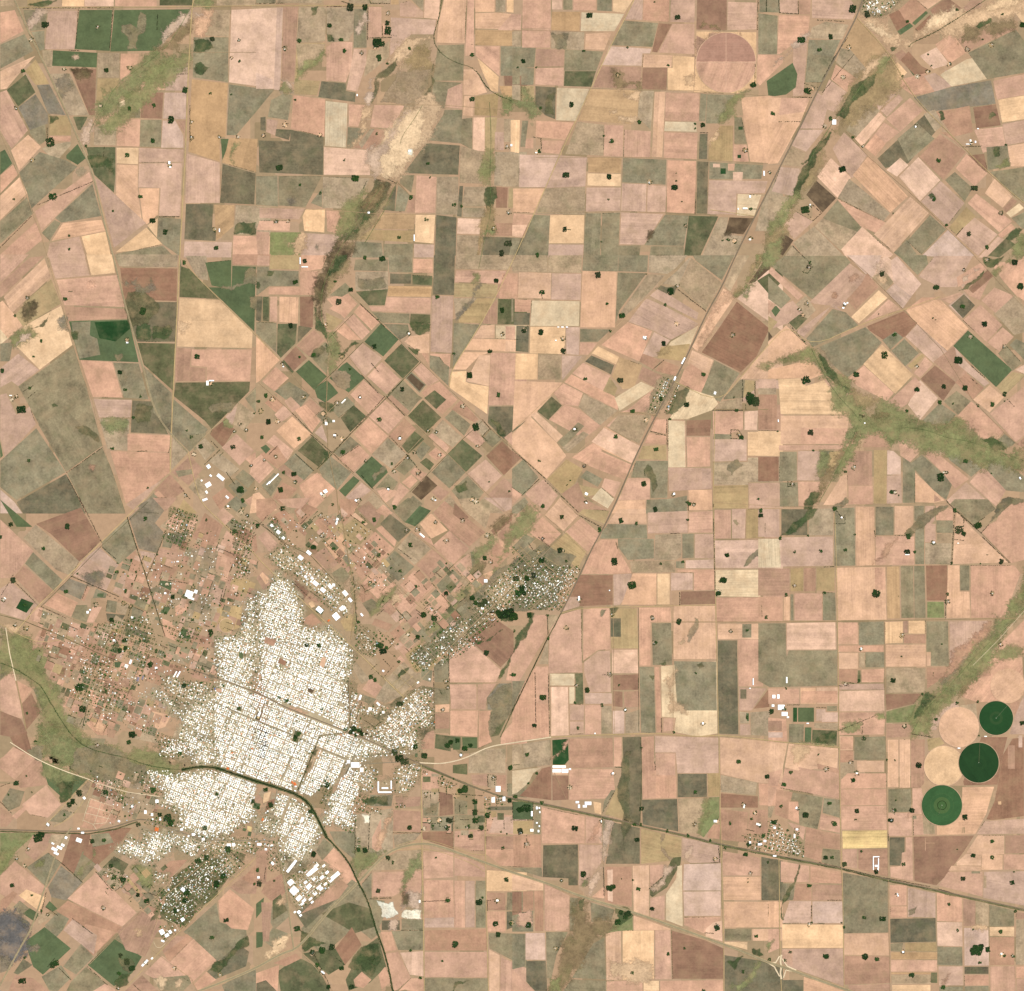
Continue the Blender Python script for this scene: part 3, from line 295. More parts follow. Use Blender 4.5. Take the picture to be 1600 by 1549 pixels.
('t31', '''
T 1200 400 3.8725
h 100 0 300 0 470 0 500 40 275 270 20 60;b 20 65 215 240 180 270 0 100;a 480 0 660 20 720 0 920 180 865 250 710 130 620 140;u 470 -5 690 -5 640 120 620 140 480 0
t 250 280 495 45 620 140 480 260 440 310 280 290;e 480 260 560 170 600 100 670 190 530 330 480 270;d 500 370 670 205 725 255 550 410;b 580 400 730 260 810 325 720 350;g 630 130 700 80 760 160 710 210
u 710 215 765 165 870 245 815 320;u 740 30 780 0 930 170 870 245 760 160;h 780 -10 960 -5 970 50 905 120;t 970 50 1010 0 1240 0 1180 110 1140 190 1040 190 910 125
b 830 330 930 250 1020 250 1010 265;c 835 330 1010 265 1050 270 1215 440 1085 575 900 420
t 180 450 400 290 450 340 380 310 220 490 170 470;h 230 500 390 320 470 340 550 420 270 555;g 120 330 230 240 290 330 170 450 120 400;j 125 405 180 350 240 380 170 450;t 10 340 150 270 210 340 120 410 30 440;k 10 320 50 300 75 330 45 370
h 0 120 140 260 80 320 0 260;b 0 265 50 295 0 360;r 0 360 60 400 0 470;m 0 450 30 490 0 520;c 0 520 110 420 240 545 150 600 40 640 0 640
h 310 550 590 430 690 525 580 655 480 740 380 650;n 600 425 820 335 905 405 830 490 700 510 610 450;h 690 510 770 455 820 495 740 570;d 575 655 690 535 880 720 770 835;h 745 575 825 500 915 590 830 670;r 840 665 930 590 950 605 870 690
t 830 490 905 410 1090 580 1000 650;e 1000 640 1120 550 1240 680 1140 760;b 880 710 950 610 1000 655 920 740;n 920 745 1010 660 1140 765 1060 880;a 845 900 920 750 1030 860 920 995;b 730 880 890 730 930 780 840 900 790 930
h 930 1000 1040 890 1140 960 1090 1015 990 1020;h 1060 880 1140 815 1230 880 1150 965;b 490 740 580 660 765 830 720 880 540 790
e 1130 765 1200 705 1310 800 1240 870;t 1130 550 1200 640 1340 770 1310 790 1150 660
k 1120 545 1210 450 1480 690 1380 795;t 1090 300 1190 220 1250 300 1175 380;i 1105 300 1185 230 1255 300 1180 380;b 1040 260 1160 220 1180 230 1100 290;b 1180 390 1285 295 1420 420 1320 520;b 1325 525 1420 430 1490 490 1400 580;h 1390 590 1440 540 1540 650 1480 700;h 1460 540 1500 500 1560 530 1560 640
c 1240 870 1340 780 1430 855 1340 950;r 1380 790 1480 700 1560 720 1430 850;a 1490 690 1560 650 1560 720;b 1340 955 1560 780 1560 1080 1500 1130;b 1145 970 1230 880 1430 1060 1390 1110 1290 1105
h 1395 1110 1430 1075 1500 1130 1480 1150 1430 1170;b 1290 270 1370 190 1490 240 1390 360;g 1370 350 1490 240 1560 310 1560 460 1490 480;b 1150 170 1210 110 1360 110 1280 270 1210 240;b 1420 150 1549 0 1640 40 1640 330 1500 240;b 1290 40 1330 80 1150 190 1140 130
n 1210 200 1330 80 1370 120 1240 230;b 1360 60 1400 40 1560 20 1420 150
d 60 745 200 740 230 785 340 750 510 950 495 965 75 960;c 0 690 250 630 340 715 250 750 200 740 50 745 0 740;c 75 965 495 965 465 1140 75 1140;b 200 1040 480 1045 465 1140 195 1140;c 350 770 410 810 540 960 510 950;b 340 760 360 745 480 860 460 870
e -60 840 55 840 55 1050 -60 1050;t -60 745 50 745 50 835 -60 835;g -60 800 50 800 50 838 -60 838;n -60 1215 65 1215 65 1365 -60 1365;h 70 1185 175 1185 175 1360 70 1365;t 180 1180 315 1180 315 1360 175 1360;b 65 1145 460 1145 440 1170 65 1180
h 320 1180 440 1180 380 1320 315 1340;r 370 1185 440 1180 400 1300 350 1310;h 70 1370 180 1370 185 1520 70 1520;b 180 1365 315 1365 310 1430 260 1430 260 1515 185 1515;t -60 1375 65 1370 65 1520 -60 1520;d -60 1060 60 1060 60 1210 -60 1210
c 330 1510 450 1320 480 1325 480 1510;e 500 1180 630 1180 630 1390 480 1390 480 1290;b 485 1390 635 1390 635 1505 485 1505;r 640 1175 720 1175 715 1500 640 1500;u 720 1175 760 1180 805 1220 805 1325 720 1325;t 720 1330 805 1325 810 1495 720 1500
h 815 1180 890 1290 890 1495 815 1495;c 890 1310 1070 1480 1000 1495 890 1490;e 1005 1440 1050 1480 1005 1490;e 570 1160 590 1090 640 1060 750 1160;b 790 1130 830 1100 960 1150 860 1250 800 1210;h 855 1260 930 1200 1120 1370 1080 1480 1000 1420
b 935 1195 970 1150 1220 1350 1130 1410 1060 1320;h 1050 1150 1120 1160 1300 1280 1230 1340 1100 1240;b 1215 1370 1300 1280 1450 1400 1430 1440 1380 1520;h 1310 1280 1380 1210 1640 1400 1640 1440 1440 1420;t 1080 1480 1200 1370 1370 1520 1130 1549
e 1500 1140 1560 1090 1560 1170;b 1410 1549 1470 1490 1560 1490 1560 1560
g 80 1525 260 1525 240 1560 75 1560;b 525 1515 640 1515 640 1560 525 1560;e 650 1510 760 1510 760 1560 650 1560;c 765 1510 880 1510 880 1560 765 1560
~l 0 650 200 580 250 545 310 590 340 640 440 720 520 800 480 850 420 800 340 720 250 630 130 630 0 680;~k 300 580 350 620 440 780 500 810 470 840 400 770 340 690;~r 470 860 520 800 680 860 550 970;~l 560 990 690 870 800 930 910 1000 830 1090 740 1150 640 1060 600 1060
~l 840 1080 930 1000 1080 1020 1140 975 1240 1060 1300 1110 1420 1130 1440 1170 1290 1290 1140 1180 960 1150;~r 960 1160 1100 1100 1260 1230 1300 1270 1200 1230;~n 560 1000 720 960 600 1040 540 1120 440 1280 330 1440 280 1500 260 1490 440 1180 500 1100;~l 500 960 560 980 460 1170 470 1090;~k 490 980 520 960 560 980 530 1020
~l 600 1040 640 1060 540 1150 440 1310 400 1360 440 1230;~l 310 1180 360 1180 330 1340 315 1340;~k 260 1430 310 1430 260 1549 220 1549;~k 1200 170 1310 80 1300 120 1210 200 1150 210;~k 1300 10 1430 0 1360 70 1320 60;~l 1360 100 1430 60 1460 20 1480 40 1380 120
~r 1380 1200 1560 1140 1560 1300 1500 1310;~k 1300 1110 1420 1130 1440 1170 1370 1190;~e 490 130 520 105 550 130 510 165;~e 380 220 410 210 420 245 390 255;~u 1280 80 1220 120 1180 190 1210 110;~e 1020 1070 1060 1060 1060 1085 1020 1085;~h 360 1549 470 1460 490 1480 420 1560;~i 1370 1549 1470 1460 1500 1480 1400 1560
~g 300 560 340 580 400 680 380 670 320 600;~u 640 70 680 40 720 100 690 130;~d 650 150 690 110 730 150 700 170
G 705 600 22;G 1178 306 13;G 766 477 12;G 1152 632 24;G 903 808 16;G 1065 790 14;G 1192 798 16;G 1040 887 12;G 1432 835 14;G 1358 898 13;G 1270 905 9;G 535 718 18;G 230 750 26;G 258 1068 18;G 750 1428 14;G 840 938 9;G 1197 1242 13;G 1527 184 20;G 1493 40 18;G 1310 412 16;G 690 110 14;G 1018 190 17;G 1045 1340 24;G 60 1060 6;G 468 1307 8;G 405 1530 12;G 1120 895 6;G 1001 377 5;G 1015 388 4;G 220 520 5;G 670 350 4;G 275 1178 6;G 790 1448 5;G 1352 1318 5;G 1435 880 5;G 1130 1540 12;G 255 40 9
R 210 95 265 50;R 210 0 255 40;R 215 100 240 105;R 245 100 270 65;R 1450 870 1490 910;R 1230 665 1310 735;R 1230 740 1265 775;R 125 410 220 520;R 120 1365 122 1395;R 120 1395 165 1392;R 395 1520 420 1549;R 1080 1480 1140 1549
F 245 70;F 465 295;F 190 325;F 210 360;F 1185 85;F 1020 190;F 1225 490;F 900 670;F 1430 550;F 1310 412;F 145 1380;F 520 1280;F 1065 1310;F 1325 25;F 770 1430;F 690 105;F 235 290;F 1080 1310
B 465 290 18 10 30;B 455 315 12 8;B 480 285 10 8;B 62 998 5 14;B 1525 1345 8 14 -30;B 585 1012 8 6
'''),
('t02', '''
T 0 780 3.8725
b 0 120 205 315 80 480 0 480;g 140 235 215 155 480 375 430 465 340 430;h 150 390 200 320 380 490 330 560;e 85 470 145 400 330 560 240 635
n 215 150 490 50 610 255 480 380 310 215;t 0 540 70 500 230 640 150 735 0 690
h 615 260 770 115 830 300 720 395 620 300;t 480 380 600 290 720 400 660 470;t 440 460 520 350 690 450 640 560;t 680 560 740 450 770 460 750 600;e 715 400 820 310 880 480;e 760 470 880 490 810 640 740 610
s 350 545 420 480 530 520 490 610;b 265 640 345 565 475 625 430 715;h 460 640 530 640 530 750 430 715;s 780 110 850 50 990 200 960 330 840 300;t 840 310 950 330 890 430;s 830 40 920 -10 1010 50 920 170
e 920 -10 1080 -10 1000 80;g 960 170 1050 90 1100 130 1080 200;b 1000 150 1050 90 1110 130 1070 200;b 1140 130 1200 120 1170 200 1130 180;e 1160 230 1240 80 1350 160 1290 330;h 990 210 1140 200 1100 310 980 290;b 1310 90 1350 50 1420 110 1360 160
e 960 290 1100 330 1070 400 940 370;g 1090 370 1150 290 1280 330 1220 460;e 900 500 950 380 1080 410 1030 490;k 970 490 1040 500 1040 560 960 520;e 1030 550 1060 480 1140 500 1110 580;t 1220 490 1370 540 1330 640 1190 590;g 1140 640 1330 650 1310 770 1120 740
b 1260 400 1310 310 1430 370 1380 460;r 1380 520 1420 460 1549 510 1520 590;h 1240 460 1260 430 1340 470 1320 510;e 1330 500 1360 450 1420 470 1390 520;e 1360 590 1380 540 1460 570 1440 620;r 1310 660 1470 640 1450 780 1330 820
h 1370 150 1410 110 1480 170 1430 210;n 1400 210 1480 170 1530 210 1480 260;g 1420 90 1460 50 1549 130 1500 170;b 1330 280 1370 190 1480 270 1440 320;e 1480 260 1549 210 1560 310 1540 330;e 1290 310 1320 290 1480 340 1430 370;h 1530 400 1560 370 1560 430
b 980 720 1100 770 1060 860 990 830;k 1100 780 1180 800 1160 850 1080 840;e 1160 800 1290 850 1250 930 1150 880;h 1010 860 1180 920 1140 1000 1040 940;b 1160 930 1230 900 1250 940 1190 970;h 1200 960 1330 1000 1290 1060 1150 1010;g 1000 910 1080 930 1130 1010 1020 970
e 880 930 1000 980 1130 1030 960 1090 870 1060;e 650 1130 700 1070 790 1090 760 1170;c 1070 1210 1180 1250 1150 1280 1060 1230;c 1030 1150 1080 1180 1000 1200;e 1150 1040 1290 1070 1270 1110 1160 1080
g 690 620 780 640 760 700 710 690;h 650 610 710 620 700 690 640 680;h 580 540 650 570 640 600 560 600;e 520 530 550 530 510 620 490 610;b 560 650 620 650 570 750 520 750;h 800 650 880 680 850 740 790 740;h 830 590 910 610 890 680 810 640
b 200 650 260 660 240 750 170 730;g 260 660 430 740 390 840 240 760;b 430 740 550 780 510 880 395 850;i 640 690 760 700 730 750 650 740;i 760 760 900 810 880 850 750 800;g 590 760 660 790 640 840 570 810;r 660 790 740 780 720 850 650 840
b 240 790 380 850 350 920 270 890 200 860;n 360 860 460 880 430 970 330 960;e 460 880 520 900 510 970 440 950;e 660 840 740 860 740 900 650 890;g 700 700 760 740 720 790 660 780;g 880 680 950 700 930 760 850 740;e 750 1010 780 980 760 1070 730 1060
k 980 650 1040 650 1010 700 970 690;g 1050 600 1110 610 1080 650 1010 620;b 1060 650 1150 600 1140 680 1060 710;e 1120 600 1150 610 1140 640 1100 630;h 910 560 1000 530 990 590 920 600
g 0 750 40 780 80 1010 0 1000 ;h 50 880 100 830 180 880 160 950 90 1010;h 0 1000 80 1020 0 1100;b 0 1100 80 1030 100 1100 140 1330 40 1310 0 1270;b 105 1100 200 1150 130 1240;n 130 1240 190 1170 250 1290 160 1400;h 200 1150 250 1120 290 1230 260 1290
g 300 1110 370 1090 400 1170 380 1260 310 1210;b 380 1260 420 1160 460 1180 430 1260;n 260 1310 300 1270 370 1390 350 1430;n 0 1280 130 1330 170 1420 60 1440 0 1430;n 60 1440 160 1410 200 1549 100 1520;c 0 1430 70 1480 10 1549 0 1549;b 20 1549 80 1480 180 1530 180 1560
n 310 1010 400 1020 390 1080 310 1060;e 160 880 270 890 330 950 270 1000;b 320 1000 360 1000 340 1080 300 1060;g 450 1030 520 1050 500 1150 420 1080;b 550 1290 660 1300 670 1430 590 1430 520 1360;g 390 1310 530 1330 510 1400 400 1350;h 480 1440 640 1450 620 1510 480 1470
b 780 1210 900 1220 860 1320 800 1380 760 1330;e 850 1330 890 1260 950 1280 930 1350;c 920 1280 1040 1310 1000 1380 940 1400;b 540 1150 620 1180 650 1260 560 1270;g 660 1210 740 1190 730 1320 660 1280;h 720 1230 790 1210 740 1350 700 1340;e 570 1070 700 1090 640 1140 560 1130
h 800 1450 960 1480 940 1560 780 1560;h 630 1460 750 1480 740 1549 640 1530;e 640 1330 720 1350 690 1450 650 1440;g 810 1390 940 1420 960 1480 800 1450;g 1060 1400 1120 1400 1100 1460 1040 1450
k 100 170 200 170 0 0
~l 100 870 170 840 210 890 180 950 90 920;~l 180 940 280 910 310 1010 220 1090 110 1020;~l 230 1370 330 1390 420 1440 540 1510 700 1549 330 1549 250 1460;~l 300 1130 360 1110 380 1190 310 1200;~h 960 210 1140 190 1120 310 1050 270;~d 0 740 150 790 100 830 30 780;~b 390 950 420 960 410 1010 370 1000
~e 450 850 620 900 650 1000 480 1000;~e 650 1100 760 1110 820 1230 600 1200;~c 560 1320 640 1340 620 1420 570 1410;~n 370 1030 390 1030 390 1070 360 1060;~s 480 460 630 450 620 530 530 520;~h 880 550 980 530 990 580 920 600
O 1370 765 42 r
p 95 660 130 600 205 630 160 690
k 590 570 630 570 625 595 585 590;k 690 985 735 985 725 1020 695 1020;k 890 980 930 975 920 1020 895 1015
G 150 640 10;G 408 165 17;G 262 298 11;G 66 152 14;G 0 230 14;G 470 450 6;G 400 560 12;G 800 515 7;G 760 555 10;G 708 440 10;G 880 118 13;G 796 370 8;G 825 440 6;G 163 1295 8;G 1250 125 8;G 1420 195 14;G 1045 590 14;G 80 490 18;G 215 1465 8;G 1275 805 18;G 1155 625 8;G 640 1165 10;G 1165 730 10;G 755 855 14;G 1000 690 9;G 675 730 14;G 500 1270 20;G 480 1140 24;G 800 1425 20;G 1040 595 10;G 1115 1130 16;G 910 1000 16;G 780 1470 14;G 1000 950 8;G 850 860 8;G 725 915 14;G 760 900 14;G 945 920 10;G 1350 1128 9
R 480 -10 615 260;R 90 500 230 640;R 10 580 80 460;R 770 110 890 480;R 890 490 1000 830;R 430 465 720 590;R 250 650 400 720;R 960 520 980 470;R 1370 160 1440 210;R 1480 270 1549 215;R 650 580 870 680;R 1000 210 890 470;R 1350 540 1330 640;R 1380 130 1480 180;R 620 290 700 360;R 1310 290 1430 340;R 790 660 770 740;R 1340 640 1370 530;R 500 600 530 520;R 530 1250 500 1380;R 1020 490 1140 510
F 20 610;F 1380 45;F 1410 195;F 1460 80;F 1495 100;F 790 650;F 750 630;F 1030 640;F 1010 515;F 680 740;F 580 640;F 1100 830;F 1095 405;F 160 780;F 1080 75;F 1500 440;F 1480 420;F 800 720;F 700 860;F 600 1050;F 870 600;F 1450 380;F 1100 80;F 1430 575;F 590 1490;F 90 760
B 1380 45 20 14 30;B 1240 8 30 12 -15;B 1145 575 44 40 20;B 1185 560 18 20 20;B 1155 600 40 12 20;B 30 600 14 6 30;B 530 685 12 14;B 545 670 10 8;B 790 985 12 26 20;B 765 1010 20 18 20;B 945 1022 14 12;B 690 855 14 12;B 800 715 14 12;B 1075 378 14 7;B 1000 570 12 10;B 835 1090 14 26 20;B 865 1080 10 26 20;B 1300 1147 6 10 22;B 1060 1060 40 8 -60;B 1080 1060 40 8 -60
U .5 -65 470 1060 560 920 610 930 570 1090;U .45 20 780 1130 860 950 890 960 870 1060 810 1150;U .75 22 975 1085 1040 1060 1140 1110 1290 1090 1250 1250 1150 1270 1010 1180;U .8 22 900 1180 960 1150 1100 1260 1300 1190 1300 1549 1150 1420 1040 1280;U .85 22 1300 830 1430 820 1500 600 1549 580 1549 1560 960 1560 970 1490 1080 1450 1110 1280 1290 1150;U .5 22 840 1370 920 1380 910 1430 840 1400;U .55 22 920 1400 1050 1440 1080 1500 960 1500
U .25 22 500 870 1000 900 1000 970 720 940 530 900;U .15 20 560 760 900 700 960 900 620 860;U .3 22 1100 1150 1300 1090 1300 1200 1180 1260;U .2 20 1400 120 1549 130 1500 480 1420 470;U .2 22 560 930 700 960 680 1090 560 1080;U .12 20 1040 30 1200 100 1140 320 980 240;U .15 22 980 760 1230 780 1180 870 1080 870;U .12 20 500 1050 800 1150 700 1300 420 1200
'''),
('t12', '''
T 400 780 3.8725
e 0 0 110 -10 130 50 40 140 0 100;e 100 100 170 60 260 150 190 220;h 60 160 110 110 190 230 150 250;b 10 230 60 190 140 280 80 320;e 230 70 280 20 380 60 270 160;b 130 0 340 -10 270 60 190 50;e 330 170 390 100 500 170 430 240;g 430 100 490 80 520 170 480 170
c 410 270 500 195 530 220 545 360 500 390;e 500 0 640 0 590 90 520 160;c 575 100 600 80 680 150 650 170;r 520 170 600 110 700 200 630 280 530 260;e 610 60 680 10 760 90 720 170;b 720 75 770 30 830 85 790 110
b 640 290 720 195 840 300 740 400;e 560 360 620 300 730 410 640 500;i 750 150 810 90 940 190 860 260;b 725 180 760 160 850 250 840 290;h 820 70 920 -10 1010 30 900 150;k 900 140 990 40 1060 70 970 170;c 990 150 1060 85 1160 190 1060 240
h 750 400 840 310 960 410 860 500;g 850 300 940 200 1060 300 960 400;b 1010 220 1060 240 1080 290 950 200;b 640 510 730 410 850 520 760 630 ;b 870 520 960 430 1080 530 980 630;e 970 400 1070 300 1190 410 1090 520
b 1070 280 1170 190 1290 300 1190 400;e 1070 80 1140 10 1390 200 1290 290 1170 190;h 1190 400 1310 310 1330 380 1280 480;b 1190 400 1300 320 1310 420 1250 470;n 1200 20 1240 60 1290 110 1250 140 1190 90;g 1220 0 1330 -10 1420 80 1390 180 1260 70;t 1370 -10 1549 -10 1549 60 1500 80
b 1165 530 1220 485 1255 520 1210 575;b 1030 610 1090 540 1190 630 1130 700;h 1090 520 1190 420 1250 480 1170 580 1200 620 1130 580;e 1450 220 1549 130 1549 300 1500 260;b 1470 240 1549 300 1480 330;e 1400 330 1460 260 1540 330 1440 440;n 1420 190 1549 90 1549 130 1440 220;c 1320 480 1430 430 1480 480 1370 570
h 450 450 530 400 570 470 500 550;b 500 390 560 360 560 430 530 410;e 340 340 420 290 500 390 440 440;b 370 430 400 400 450 460 420 480;e 620 590 690 560 720 600 650 640;h 640 630 700 600 760 650 690 700;e 740 670 860 560 960 640 870 720
b 870 560 980 640 870 760 840 640;e 890 740 960 660 1020 700 940 790;b 880 600 960 580 960 640 900 650;h 930 800 990 740 1040 800 970 830;e 810 810 870 760 930 830 880 900;b 850 900 920 830 980 850 900 960;e 720 720 830 760 800 800 700 760
r 510 740 560 680 610 720 600 800 540 800;g 590 900 600 980 690 1090 640 1120 580 1020;b 640 1150 690 1080 770 1140 720 1200;g 720 1210 790 1090 890 1190 780 1240;h 640 1180 730 1210 700 1250 620 1210;g 780 1090 890 980 980 1060 890 1200;g 900 1060 1070 1040 950 1150;g 660 960 730 970 720 1010
r 1040 860 1120 780 1210 850 1100 970;r 900 940 990 870 1110 980 1060 1040 960 1050;e 280 730 340 690 410 760 360 830 300 860;e 190 640 260 600 280 690 210 730;e 300 600 350 560 410 600 370 630;c 330 840 390 780 370 870;b 390 930 420 960 400 1010 370 1010;c 430 890 480 900 470 950
e 0 480 40 430 100 500 50 560;c 20 460 40 440 90 490 60 520;n 230 490 340 540 290 610 240 560
b 1170 1120 1335 1120 1335 1275 1180 1270;b 1175 1280 1345 1280 1340 1440 1175 1430;b 1340 1120 1460 1115 1400 1200 1390 1275 1340 1275;b 1345 1280 1420 1280 1420 1440 1430 1470 1345 1510;h 1080 1140 1175 1150 1170 1240 1080 1240;c 1085 1245 1170 1240 1170 1290 1085 1290;e 1080 1295 1175 1290 1170 1390 1085 1390;e 990 1390 1080 1390 1080 1480 990 1470
j 1085 1420 1240 1440 1240 1510 1085 1510;k 1245 1440 1340 1440 1340 1510 1250 1510;h 1075 1010 1110 980 1170 940 1165 1110 1080 1110;h 1170 960 1150 900 1220 870 1170 940
b 1170 950 1300 870 1490 1040 1450 1110 1170 1110;n 1270 860 1430 710 1560 800 1560 940 1480 1020 1310 870;b 1540 960 1560 950 1560 1100 1510 1100
b 1480 1430 1560 1340 1640 1340 1640 1480 1480 1490;j 1420 1290 1500 1290 1540 1280 1470 1430 1420 1440;s 1400 1200 1470 1115 1549 1115 1540 1280 1400 1275;h 1290 1560 1390 1500 1640 1490 1640 1560;h 1000 1010 1070 1040 1060 1110 1000 1090
~l 1310 310 1420 220 1450 240 1400 330 1350 380 1320 440 1290 520 1310 560 1220 660 1130 740 1080 820 1000 860 1020 810 1100 740 1190 620 1270 520 1290 440 1330 370;~n 1330 400 1370 380 1390 400 1310 500 1290 480;~n 1420 170 1549 80 1549 120 1440 220;~l 700 680 800 560 850 530 840 590 740 690 690 720;~d 830 580 870 530 850 660 880 710 850 700 820 640
~h 1150 740 1270 580 1320 640 1180 780;~k 1470 1090 1510 1010 1549 940 1560 970 1500 1060;~k 1310 870 1430 830 1490 790 1420 860 1340 880;~k 860 1060 960 1010 900 1060 860 1090;~e 600 520 700 520 650 640;~l 550 260 610 290 560 350;~k 1420 670 1549 660 1549 740 1500 740;~h 1390 1200 1549 1115 1560 1270 1500 1340 1420 1440 1430 1280
~l 530 340 560 360 570 470 600 600 610 720 600 800 580 740 570 560
G 465 35 8;G 160 55 14;G 835 48 10;G 935 275 14;G 873 435 10;G 968 527 9;G 1150 570 14;G 470 300 10;G 715 125 12;G 650 140 8;G 1395 930 16;G 745 340 12;G 750 885 22;G 770 920 20;G 350 290 16;G 1385 355 14;G 695 1075 14;G 310 885 14;G 380 885 14;G 980 835 14;G 1530 690 34;G 1490 700 26;G 1470 690 20;G 1365 640 20;G 1385 620 18;G 1310 600 16;G 1330 630 14;G 1545 1065 8;G 870 1240 20;G 590 1390 18;G 620 1400 14;G 640 1420 14;G 1015 700 18;G 1080 720 18;G 1160 1490 16;G 1220 1460 14;G 1300 1490 14;G 1180 1470 14;G 240 1440 14;G 260 1420 12;G 400 1270 10;G 620 745 10;G 10 160 14;G 140 1200 10;G 185 1220 12;G 965 1495 16;G 790 900 12;G 720 1095 12;G 865 985 10;G 620 735 10
R 1090 445 1125 475;R 570 95 660 160;R 590 470 610 740;R 0 180 70 100;R 40 150 190 290;R 970 670 1020 710;R 980 690 1010 720;R 640 520 660 550;R 1380 560 1460 640;R 1240 850 1380 740;R 780 1070 830 1010;R 690 1080 720 1050;R 770 970 810 1010;R 730 1040 770 1080;R 700 1030 730 1000;R 220 500 330 600;R 230 560 290 610;R 700 540 660 560;R 1110 1150 1125 1180;R 1075 1040 1080 1390;R 1165 940 1170 1110;R 560 1100 560 1290;R 590 1380 640 1230;R 790 570 750 640;R 750 1350 720 1380;R 660 1340 720 1380;R 860 300 940 360;R 270 150 310 110;R 330 560 390 600
F 490 135;F 620 20;F 650 140;F 1250 130;F 1150 250;F 975 185;F 1085 140;F 720 360;F 1400 220;F 880 715;F 920 820;F 400 220;F 390 100;F 1130 1275;F 1160 1140;F 1150 1100;F 910 190;F 1330 15;F 1420 380;F 160 50;F 690 510
B 1005 220 36 10 40;B 490 130 14 30 20;B 135 200 24 20 40;B 165 235 18 16 40;B 95 160 16 14 40;B 320 325 30 18 40;B 270 355 30 22 40;B 360 510 34 22 40;B 405 550 30 22 40;B 450 530 18 24 -40;B 540 570 24 34 -40;B 570 610 16 26 -40;B 520 660 30 22 -40;B 485 710 34 40 -40;B 530 660 26 20 -40;B 440 735 16 10 -40;B 640 700 10 20 -40;B 385 670 40 28 40;B 690 1270 20 18;B 770 1290 14 14;B 740 1240 12 26 -45;B 880 1355 16 16;B 805 1330 18 14 -40;B 1390 495 20 18;B 1370 660 16 14;B 1050 1090 10 10;B 630 1200 12 30 20;B 340 480 20 14 40;B 300 470 16 14 40;B 470 520 16 16;B 1080 1350 6 6;B 770 1040 12 10 30;B 980 1110 14 10 -40;B 20 1300 14 30 22
p 360 660 415 665 400 700 365 685;d 315 630 340 615 360 650 335 660
U .7 40 60 350 150 280 250 330 400 430 560 560 560 720 470 690 300 530 240 480 130 420;U .9 22 -5 560 60 560 120 430 220 500 290 660 300 760 400 770 440 760 590 900 600 980 560 1100 560 1380 600 1420 420 1480 280 1549 -10 1560;U .45 40 60 120 120 100 220 270 330 330 160 290;U .4 -45 590 770 640 750 740 830 780 870 700 960 610 920
U .55 -45 730 770 860 880 850 900 740 810;U .45 -41 920 950 990 870 1050 900 1090 980 1030 1040 960 1040;U .4 -41 1060 850 1120 790 1180 850 1090 950;U .7 -41 1180 820 1270 720 1310 770 1220 860;U .6 -41 1230 860 1420 680 1400 740 1260 870;U .65 -41 1380 560 1549 420 1640 450 1549 640 1440 660;U .6 -41 1300 640 1380 600 1430 660 1390 700 1330 680
U .75 -42 810 1270 960 1150 1070 1150 1080 1380 980 1390 980 1500 900 1540 820 1490 700 1440 650 1380 740 1370;U .7 22 570 1100 640 1200 620 1250 720 1240 800 1260 800 1300 640 1320 640 1390 570 1380;U .5 -42 990 620 1030 600 1120 720 1060 800 1020 790 1080 720;U .85 22 440 1549 600 1430 700 1440 800 1500 820 1560;U .5 -41 680 940 720 910 740 930 700 960;U .6 40 560 470 640 540 600 560;U .7 22 560 880 620 950 600 1000
'''),
